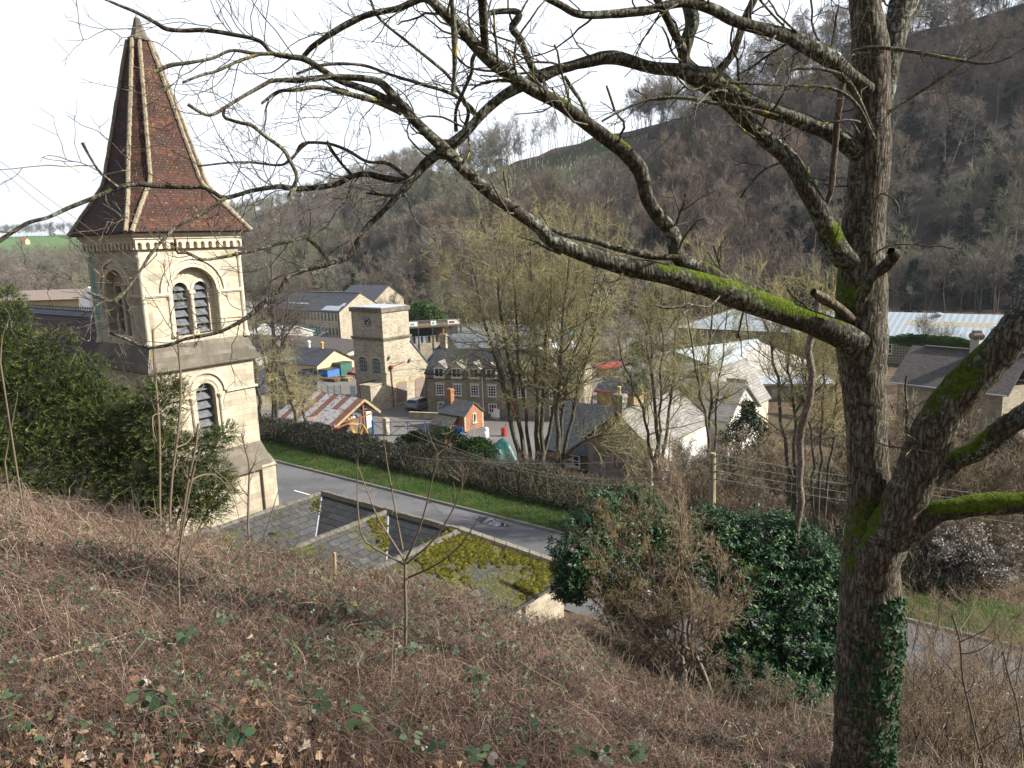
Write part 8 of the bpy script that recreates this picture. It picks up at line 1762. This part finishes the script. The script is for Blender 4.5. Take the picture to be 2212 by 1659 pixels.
# railing on the path below the bank
top = [(1230, 1340), (1297.5, 1367), (1370, 1391), (1452, 1421), (1540, 1454), (1625, 1485), (1724, 1525), (1840, 1556), (1966, 1598), (2114, 1651), (2240, 1698)]
rl_ = thing('path_railing', 'grey tubular two bar railing along the path below the bramble bank', 'railing', at_n(1625, 1485, 17.9)); o3 = np.array(rl_.location)
T = [at_n(x, y, 17.9)-o3 for x, y in top]
for k, t_ in enumerate(T): mb = MB(); mb.cyl(t_, t_-(0, 0, 1.25), .028, k=8); mb.build('post', MATS['galvanised'], rl_)
for dz in (0, .45):
    mb = MB()
    for a, b in zip(T[:-1], T[1:]): mb.cyl(a-(0, 0, dz), b-(0, 0, dz), .022, k=8)
    mb.build('rail', MATS['galvanised'], rl_)
g = np.random.default_rng(91)
for k, (px_, d, h_, w) in enumerate([(1330, 20.5, 1.5, 2.2), (1400, 20, 1.7, 2.4), (1460, 19.5, 1.4, 2.2), (1520, 16.4, 1.3, 2.2), (1580, 18.2, 1.5, 2.2), (1640, 17.3, 1.3, 2), (1700, 17, 1.5, 2.2), (1760, 16.5, 1.5, 2), (1800, 15.5, 1.6, 2), (1930, 15.6, 1.5, 2), (1990, 15.4, 1.7, 2.2), (2050, 15, 1.6, 2.2), (2110, 15.2, 1.7, 2.2), (2170, 14.8, 1.7, 2.2), (2230, 15, 1.6, 2), (1960, 18.5, 1.6, 2.2), (2080, 18, 1.7, 2.2), (2190, 18, 1.8, 2.2), (1475, 16.4, 1.0, 1.8), (1420, 17.4, 1.0, 1.8), (1945, 21, 2.0, 2.4), (2000, 21.5, 2.1, 2.6), (2060, 20.5, 2.0, 2.6), (2120, 20, 2.1, 2.6), (2180, 19.6, 2.2, 2.6), (2240, 19.6, 2.2, 2.6), (1975, 13.4, 1.7, 2), (2040, 13, 1.7, 2), (2105, 12.6, 1.7, 2), (2165, 12.2, 1.7, 2), (2225, 12, 1.7, 2), (1560, 22, 1.4, 2.2), (1480, 23, 1.4, 2.4), (1790, 13.6, 1.3, 1.8), (1740, 14.4, 1.3, 1.8), (1830, 12.8, 1.3, 1.8)]):
    shrub('low_scrub', 'low tangled brown scrub along the railing below the brambles', px_, d, h_, w, 800+k, ['birch bark', 'brown twigs'], 'low scrub along the path railing', stems=9, n=(8, 6, 5), cat=('bramble leaves', 220, .05, .04))

# ------------------------------------------------------------------ parked car
p = at_z(905, 889, GY_); car = thing('parked_car', 'grey blue hatchback parked with its back to us beside the cottages', 'car', (p[0], p[1]+1.9, GY_), -R(28))
# local: y forward, x to its right
def section(y, w, z0, z1, wt, zt): return [(-w, y, z0), (-w*1.02, y, (z0+z1)/2), (-w, y, z1), (-wt, y, zt), (wt, y, zt), (w, y, z1), (w*1.02, y, (z0+z1)/2), (w, y, z0)]
S = [section(-2.10, .80, .35, .82, .70, .95), section(-2.02, .87, .28, .88, .74, 1.02), section(-1.70, .89, .22, .92, .62, 1.40), section(-1.2, .90, .2, .93, .60, 1.47), (section(0, .90, .2, .93, .60, 1.46)), section(.55, .90, .2, .93, .62, 1.32), section(1.05, .89, .2, .92, .78, .96), section(1.8, .86, .22, .80, .72, .86), section(2.1, .74, .3, .62, .6, .7)]
mb = MB(); mb.add(sum(S, []), [(8*i+j, 8*i+(j+1) % 8, 8*i+8+(j+1) % 8, 8*i+8+j) for i in range(len(S)-1) for j in range(8)]+[tuple(range(8)), tuple(range(8*len(S)-1, 8*len(S)-9, -1))]); mb.build('body', MATS['car paint'], car, smooth=False)
mb = MB(); mb.poly([(-.70, -2.045, 1.03), (.70, -2.045, 1.03), (.58, -1.76, 1.37), (-.58, -1.76, 1.37)]); mb.build('rear_window', MATS['window glass'], car)
for sd in (-1, 1):
    mb = MB(); mb.poly([(sd*.885, -1.45, .97), (sd*.885, .5, .97), (sd*.665, .35, 1.36), (sd*.655, -1.35, 1.38)]); mb.build('side_window', MATS['window glass'], car)
    mb = MB(); mb.box(sd*.82-.17, sd*.82+.05, -2.12, -2.02, .78, .92); mb.build('tail_light', MATS['red paint'], car)
    for y in (-1.35, 1.35):
        w_ = MB(); w_.cyl((sd*.72, y, .32), (sd*.93, y, .32), .32, k=16); wh_ = w_.build('wheel', MATS['tyre'], car); w_ = MB(); w_.cyl((sd*.86, y, .32), (sd*.94, y, .32), .2, k=10); w_.build('rim', MATS['galvanised'], wh_)
mb = MB(); mb.box(-.26, .26, -2.14, -2.09, .55, .67); mb.build('number_plate', MATS['yellow paint'], car)
mb = MB(); mb.box(-.86, .86, -2.16, -2.0, .3, .5, .02); mb.build('bumper', MATS['dark plastic'], car)

# ------------------------------------------------------------------ person beside the open shed
p = at_depth(729, 925, 74.0); zg = -19.0
pe = thing('person', 'person in orange red top, dark blue trousers and cap stooping by the open shed', 'person', (p[0], p[1], p[2]-1.35), R(60))
J = {'pel': (0, 0, .92), 'spi': (0, .10, 1.14), 'che': (0, .24, 1.34), 'nec': (0, .33, 1.46), 'hea': (0, .40, 1.56), 'top': (0, .44, 1.68)}
E_ = [('pel', 'spi'), ('spi', 'che'), ('che', 'nec'), ('nec', 'hea'), ('hea', 'top')]
RJ = {'pel': .15, 'spi': .145, 'che': .165, 'nec': .058, 'hea': .092, 'top': .07}
for sd, n_ in ((-1, 'l'), (1, 'r')):
    for nm, c, r_, par in (('hip', (.10*sd, 0, .88), .10, 'pel'), ('kne', (.12*sd, .10, .48), .062, 'hip'), ('ank', (.12*sd, -.02, .08), .045, 'kne'), ('toe', (.13*sd, .16, .04), .04, 'ank'), ('sho', (.19*sd, .27, 1.36), .07, 'che'), ('elb', (.25*sd, .38, 1.10), .045, 'sho'), ('wri', (.17*sd, .56, 1.02), .03, 'elb'), ('pal', (.14*sd, .64, 1.0), .032, 'wri')):
        J[nm+n_] = c; RJ[nm+n_] = r_; E_.append((par if par in ('pel', 'che') else par+n_, nm+n_))
    for f in range(5):
        nm = 'fin%d%s' % (f, n_); J[nm] = (.14*sd+(f-2)*.022-(.03*sd if f == 4 else 0), .715-(.04 if f == 4 else .01*abs(f-1.5)), .975); RJ[nm] = .009; E_.append(('pal'+n_, nm))
nm = list(J); me = bpy.data.meshes.new('body'); me.from_pydata([J[k] for k in nm], [(nm.index(a), nm.index(b)) for a, b in E_], [])
bo = link_mesh('body', me, [MATS['skin'], MATS['navy cloth'], MATS['red cloth'], MATS['orange paint']], pe)
sk = bo.modifiers.new('skin', 'SKIN')
for k, v in enumerate(me.skin_vertices[0].data): v.radius = (RJ[nm[k]],)*2; v.use_root = nm[k] == 'pel'
bo.modifiers.new('sub', 'SUBSURF').render_levels = 2
ev = bo.evaluated_get(bpy.context.evaluated_depsgraph_get()); m2 = bpy.data.meshes.new_from_object(ev); bo.modifiers.clear(); bo.data = m2
if not m2.materials:
    for k in ('skin', 'navy cloth', 'red cloth', 'orange paint'): m2.materials.append(MATS[k])
for f in m2.polygons:
    c = f.center; f.material_index = 0 if c.z > 1.47 or (c.y > .58 and c.z < 1.1) else 1 if c.z < .98 else 2
    f.use_smooth = True
mb = MB(); mb.lathe([(.105, 0), (.105, .05), (.07, .11), (.02, .125)], (0, .42, 1.62), 12); mb.box(-.07, .07, .48, .6, 1.62, 1.64); mb.build('cap', MATS['blue paint'], pe)

# ------------------------------------------------------------------ yellow digger in the open shed
p = at_depth(770, 940, 73); ex = thing('small_digger', 'small old yellow digger with open canopy in front of the shed', 'digger', (p[0], p[1], p[2]-.5), RZ+R(15)); ex.scale = (.72,)*3
for sd in (-1, 1):
    mb = MB(); mb.prism([(-.8, sd*.5-.13, .1), (.8, sd*.5-.13, .1), (.95, sd*.5-.13, .3), (.8, sd*.5-.13, .5), (-.8, sd*.5-.13, .5), (-.95, sd*.5-.13, .3)], (0, .26, 0)); mb.build('track', MATS['tyre'], ex)
mb = MB(); mb.box(-.8, .5, -.55, .55, .55, 1.0, .05); mb.box(-.9, -.3, -.5, .5, 1.0, 1.4, .06); mb.build('body', MATS['yellow paint'], ex)
mb = MB()
for x, y in ((-.75, -.5), (.35, -.5), (-.75, .5), (.35, .5)): mb.bar((x, y, 1.0), (x*.9, y, 2.2), .07)
mb.build('canopy_frame', MATS['yellow paint'], ex); mb = MB(); mb.box(-.85, .5, -.6, .6, 2.2, 2.28); mb.build('canopy', MATS['yellow paint'], ex)
mb = MB(); mb.bar((.5, 0, .9), (1.2, 0, 2.2), .2, .16); mb.build('boom', MATS['yellow paint'], ex); mb = MB(); mb.bar((1.2, 0, 2.2), (1.9, 0, 1.0), .16, .14); mb.build('dipper_arm', MATS['yellow paint'], ex)
mb = MB(); mb.prism([(1.6, -.2, 1.05), (2.0, -.2, 1.0), (2.05, -.2, .6), (1.7, -.2, .45), (1.55, -.2, .75)], (0, .4, 0)); mb.build('bucket', MATS['iron'], ex)

# ------------------------------------------------------------------ stock in the mill yard
def put(o, px_, py_, d=None, z=GY_, rz=RZ, label=None, cat=None, group=None, scale=1.0):
    p = at_z(px_, py_, z) if d is None else at_depth(px_, py_, d); o.location = p; o.rotation_euler.z = rz; o.scale = (scale,)*3
    return tag(o, label, cat, group)
def container(px_, py_, m, w, h_, lab, d=None):
    t_ = thing('storage_container', lab, 'container', at_z(px_, py_, GY_) if d is None else at_depth(px_, py_, d), RZ); mb = MB(); mb.box(0, w, 0, 2.3, .1, h_); mb.build('body', MATS[m], t_)
    mb = MB()
    for x in np.arange(.12, w-.05, .26): mb.box(x, x+.13, -.035, .0, .2, h_-.15)
    mb.build('corrugation', MATS[m], t_); mb = MB(); mb.box(-.04, w+.04, -.05, 2.34, h_, h_+.1); mb.box(-.04, w+.04, -.05, 2.34, 0, .12); mb.build('frame', MATS['iron'], t_)
container(714, 812, 'container green', 2.7, 2.1, 'green storage container before the cream shed')
container(739, 797, 'rust and grey sheet', 2.6, 2.2, 'rusty brown storage container tight beside the clock tower')
container(690.5, 819, 'blue paint', 2.1, 1.5, 'low blue storage container with red lid at the shed corner')
for k, (x, y, w, m) in enumerate(((690, 823, 3.4, 'old timber'), (712, 820, 3.0, 'orange brick'), (725, 822, 2.6, 'pale timber'), (740, 819, 1.6, 'weathered board'))):
    t_ = thing('timber_stack', 'stack of %s beside the green container, %s along' % (('dark planks', 'orange boards', 'pale boards', 'grey boards')[k], ('first', 'second', 'third', 'last')[k]), 'timber stack', at_z(x, y, GY_), RZ+R(6))
    mb = MB()
    for j in range(4):
        for i in range(5): mb.box(random.uniform(-.1, .1), w+random.uniform(-.15, .15), i*.24, i*.24+.2, j*.13, j*.13+.1)
    mb.build('planks', MATS[m], t_)
for k, (x, y, m) in enumerate(((752, 815, 'red cloth'), (757, 812, 'blue paint'), (760, 817, 'brown brick'), (763, 812, 'white paint'), (755, 806, 'rusty iron'))):
    mb = MB(); mb.box(0, 1.1, 0, 1.0, 0, .9, .05)
    for i in range(4): mb.box(-.03, 1.13, -.03, 1.03, .1+i*.22, .16+i*.22)
    put(mb.build('stock_crate', MATS[m]), x, y, label='%s stock crate stacked against the clock tower' % ('red', 'blue', 'brown', 'white', 'rust coloured')[k], cat='crate')
def lift_machine(px_, py_, d, m, lab, group, boom=False, sc=1.0):
    t_ = thing('boom_lift' if boom else 'scissor_lift', lab, 'access lift', at_depth(px_, py_, d), RZ+R(20), group); mb = MB(); mb.box(-1.2, 1.2, -.6, .6, .35, .9, .05); mb.build('chassis', MATS[m], t_)
    for x in (-.85, .85):
        for sd in (-1, 1): mb = MB(); mb.cyl((x, sd*.45, .35), (x, sd*.72, .35), .35, k=12); mb.build('wheel', MATS['tyre'], t_)
    if boom:
        mb = MB(); mb.bar((-.8, 0, .9), (.6, 0, 2.4), .28); mb.bar((.6, 0, 2.4), (-.5, 0, 3.2), .24); mb.build('boom', MATS[m], t_); z = 2.9; x0, x1 = -1.4, -.5
    else:
        mb = MB()
        for i in range(4): mb.bar((-1, 0, .9+i*.14), (1, 0, 1.04+i*.14), .08); mb.bar((1, 0, .9+i*.14), (-1, 0, 1.04+i*.14), .08)
        mb.build('scissor_arms', MATS['grey plastic'], t_); z = 1.5; x0, x1 = -1.2, 1.2
    mb = MB(); mb.box(x0, x1, -.6, .6, z, z+.12); mb.build('platform', MATS[m], t_); mb = MB()
    for x in np.linspace(x0, x1, 4):
        for y in (-.6, .6): mb.bar((x, y, z), (x, y, z+1.1), .06)
    for zz in (z+.55, z+1.1):
        for y in (-.6, .6): mb.bar((x0, y, zz), (x1, y, zz), .06)
        for x in (x0, x1): mb.bar((x, -.6, zz), (x, .6, zz), .06)
    mb.build('guard_rail', MATS[m if m != 'grey plastic' else 'galvanised'], t_); t_.scale = (sc,)*3
Q = 'lifts parked beside the long mill'
for x, y, m, lb, b in ((648, 726, 'teal paint', 'teal platform lift, farthest of three beside the mill', False), (655, 734, 'teal paint', 'teal platform lift, middle one of three beside the mill', False), (668, 741, 'teal paint', 'teal platform lift, closest of three to the cream shed roof', False),
                       (640, 688, 'bright green paint', 'bright green boom lift nearest the drooping tree', True), (671, 685, 'bright green paint', 'bright green boom lift against the far end of the mill', True), (664, 703, 'bright green paint', 'bright green boom lift among the grey lifts', True),
                       (660, 720, 'grey plastic', 'grey platform lift just behind the teal lifts', False), (672, 722, 'grey plastic', 'grey platform lift below the metal stair', False), (684, 722, 'galvanised', 'silver platform lift at the foot of the mill wall', False), (680, 712, 'galvanised', 'silver platform lift farther along the mill wall', False), (655, 708, 'dark plastic', 'black platform lift behind the grey ones', False)):
    lift_machine(x, y, 20*FOC/(y-539)*.98, m, lb, Q, b, 1.15)
A, B_ = at_depth(676, 735, 168), at_depth(702, 716, 160); t_ = thing('metal_stair', 'galvanised metal stair with handrails rising beside the mill wall', 'stair', A); d_ = B_-A
mb = MB(); nrm_ = unit(np.array((-d_[1], d_[0], 0)))
for k in range(12): q = d_*(k/12)+np.array((0, 0, d_[2]*0)); mb.box(q[0]-.5, q[0]+.5, q[1]-.15, q[1]+.15, q[2], q[2]+.05)
mb.build('treads', MATS['galvanised'], t_); mb = MB()
for sd in (-.55, .55): mb.bar(nrm_*sd+(0, 0, 1.0), d_+nrm_*sd+(0, 0, 1.0), .09); mb.bar(nrm_*sd, d_+nrm_*sd, .12); mb.bar(nrm_*sd+(0, 0, .5), d_+nrm_*sd+(0, 0, .5), .05)
mb.build('handrail', MATS['galvanised'], t_)
# ------------------------------------------------------------------ clutter in the cottage yard
def zq(x, y): return z10(x, y)
p = at_z(*zq(1290, 1480), -19.2); tp = thing('tarpaulin_heap', 'teal green tarpaulin draped over a tall heap by the sycamores', 'tarpaulin', p, R(15)); g = np.random.default_rng(95)
V = []; nu, nv = 15, 15
for i in range(nu):
    for j in range(nv):
        x, y = (i/(nu-1)-.5)*3.2, (j/(nv-1)-.5)*2.6; rr = max(abs(x)/1.6, abs(y)/1.3); V.append((x, y, max(0, 2.3*(1-rr**1.6))+.14*math.sin(5*x+2*y)+.1*math.sin(7*y-2*x)+random.uniform(-.04, .04)))
np_mesh('tarpaulin', V, np.array([(i*nv+j, i*nv+j+1, (i+1)*nv+j+1, (i+1)*nv+j) for i in range(nu-1) for j in range(nv-1)]), MATS['tarpaulin'], tp)
mb = MB(); mb.lathe([(.0, 0), (.75, .05), (.95, .28), (.9, .3), (.7, .12), (0, .08)], k=18); o = mb.build('white_dish', MATS['white paint']); put(o, *zq(985, 1410), z=-18.8, label='round white dish lying beyond the dark green bush', cat='dish'); o.rotation_euler = (R(50), 0, R(-30))
mb = MB(); mb.lathe([(.25, 0), (.3, .1), (.3, .8), (.25, .9), (.1, .92)], k=12); put(mb.build('blue_barrel', MATS['blue paint']), *zq(1340, 1440), z=-18.9, label='blue plastic barrel at the foot of the teal tarpaulin', cat='barrel')
for k, (x, y, hh) in enumerate(((1065, 1080, 1.1), (1050, 1085, .7), (640, 1130, .6), (620, 1128, .5))):
    mb = MB(); mb.lathe([(.2, 0), (.26, .08), (.26, hh*.8), (.2, hh*.95), (.08, hh)], k=12); put(mb.build('white_drum', MATS['white paint']), *zq(x, y), z=GY_, label='white drum standing in the cluttered cottage yard, %s' % ('tallest by the brick outhouse', 'next to a taller one by the outhouse', 'by the brick planter', 'small one beside the brick planter')[k], cat='drum')
mb = MB(); mb.bar((0, 0, 0), (.5, .1, 2.2), .07); mb.bar((.4, 0, 0), (.9, .1, 2.2), .07)
for k in range(7): q = .15+.3*k; mb.bar((.5*q/2.2, q/22, q), (.4+.5*q/2.2, q/22, q), .05)
put(mb.build('ladder', MATS['galvanised']), *zq(810, 1100), z=GY_, label='grey ladder leaning by the orange brick outhouse', cat='ladder')
mb = MB(); mb.box(0, 1.5, 0, .5, .4, .48); mb.box(0, 1.5, .45, .52, .48, .95)
for x in (.05, 1.38): mb.box(x, x+.07, 0, .5, 0, .4)
put(mb.build('blue_bench', MATS['blue paint']), *zq(520, 1050), z=GY_, label='blue grey bench against the brick lean-to', cat='bench')
mb = MB()
for k in range(9): mb.box(-.5+.08*math.sin(k*3), .5+.08*math.sin(k*2), -.4, .4, k*.11, k*.11+.1)
put(mb.build('brick_pile', MATS['orange brick']), *zq(450, 1170), z=GY_, label='squared pile of old orange bricks in the yard', cat='brick pile')
for k, (x, y) in enumerate(((330, 1170), (370, 1185), (300, 1140))):
    mb = MB()
    for j in range(4): mb.bar((-.8+.1*j, .1*j, .06+.09*j), (.8, .12*j, .08+.08*j), .1)
    put(mb.build('scrap_timber', MATS['rusty iron']), *zq(x, y), z=GY_, rz=RZ+k, label='low heap of rusty brown scrap, %s beside the brick pile' % ('middle', 'closest', 'farthest')[k], cat='scrap')
mb = MB(); mb.box(-.25, .25, -.2, .2, 0, .9, .04); mb.bar((0, .15, .8), (0, .5, 1.3), .06); put(mb.build('red_machine', MATS['red paint']), *zq(1320, 1060), z=GY_, label='small red machine before the cottage doors', cat='machine')
for k, (x, y) in enumerate(((600, 900), (1180, 810), (1210, 820))):
    mb = MB(); mb.box(-.3, .3, -.25, .25, .3, .75, .03); mb.box(-.3, .3, .2, .25, .75, 1.2)
    for a in (-.26, .26):
        for b in (-.2, .2): mb.box(a-.03, a+.03, b-.03, b+.03, 0, .3)
    put(mb.build('garden_chair', MATS['white paint']), *zq(x, y), z=GY_, label='white garden seat in front of the cottages, %s' % ('by the brick lean-to', 'left one of a pair', 'right one of a pair')[k], cat='seat')
for k, x in enumerate((1255, 1330)):
    mb = MB(); mb.cyl((0, 0, 0), (0, 0, 1.1), .05, k=8); o = put(mb.build('rust_post', MATS['rusty iron']), *z9(x, 1310), d=72, label='short rusty post by the digger, %s' % ('on the tower side', 'on the gate side')[k], cat='post')
mb = MB(); mb.box(0, 7, -4, 0, 0, .01); o = mb.build('yard_grass', MATS['grass verge']); p = at_z(840, 955, -19.98); o.location = p; o.rotation_euler.z = RZ; tag(o, kind='structure')
# ------------------------------------------------------------------ the damp winter air of the valley
mb = MB(); mb.box(-4300, 4300, -4300, 4300, -24, 320); hz = mb.build('haze'); tag(hz, kind='stuff')
hm = bpy.data.materials.new('haze'); hm.use_nodes = True; ht = hm.node_tree; ht.nodes.clear()
ho = ht.nodes.new('ShaderNodeOutputMaterial'); hv = ht.nodes.new('ShaderNodeVolumePrincipled'); hv.inputs['Color'].default_value = (.82, .90, 1.0, 1); hv.inputs['Density'].default_value = .00012; hv.inputs['Anisotropy'].default_value = .2
ht.links.new(hv.outputs[0], ho.inputs['Volume']); hz.data.materials.append(hm)
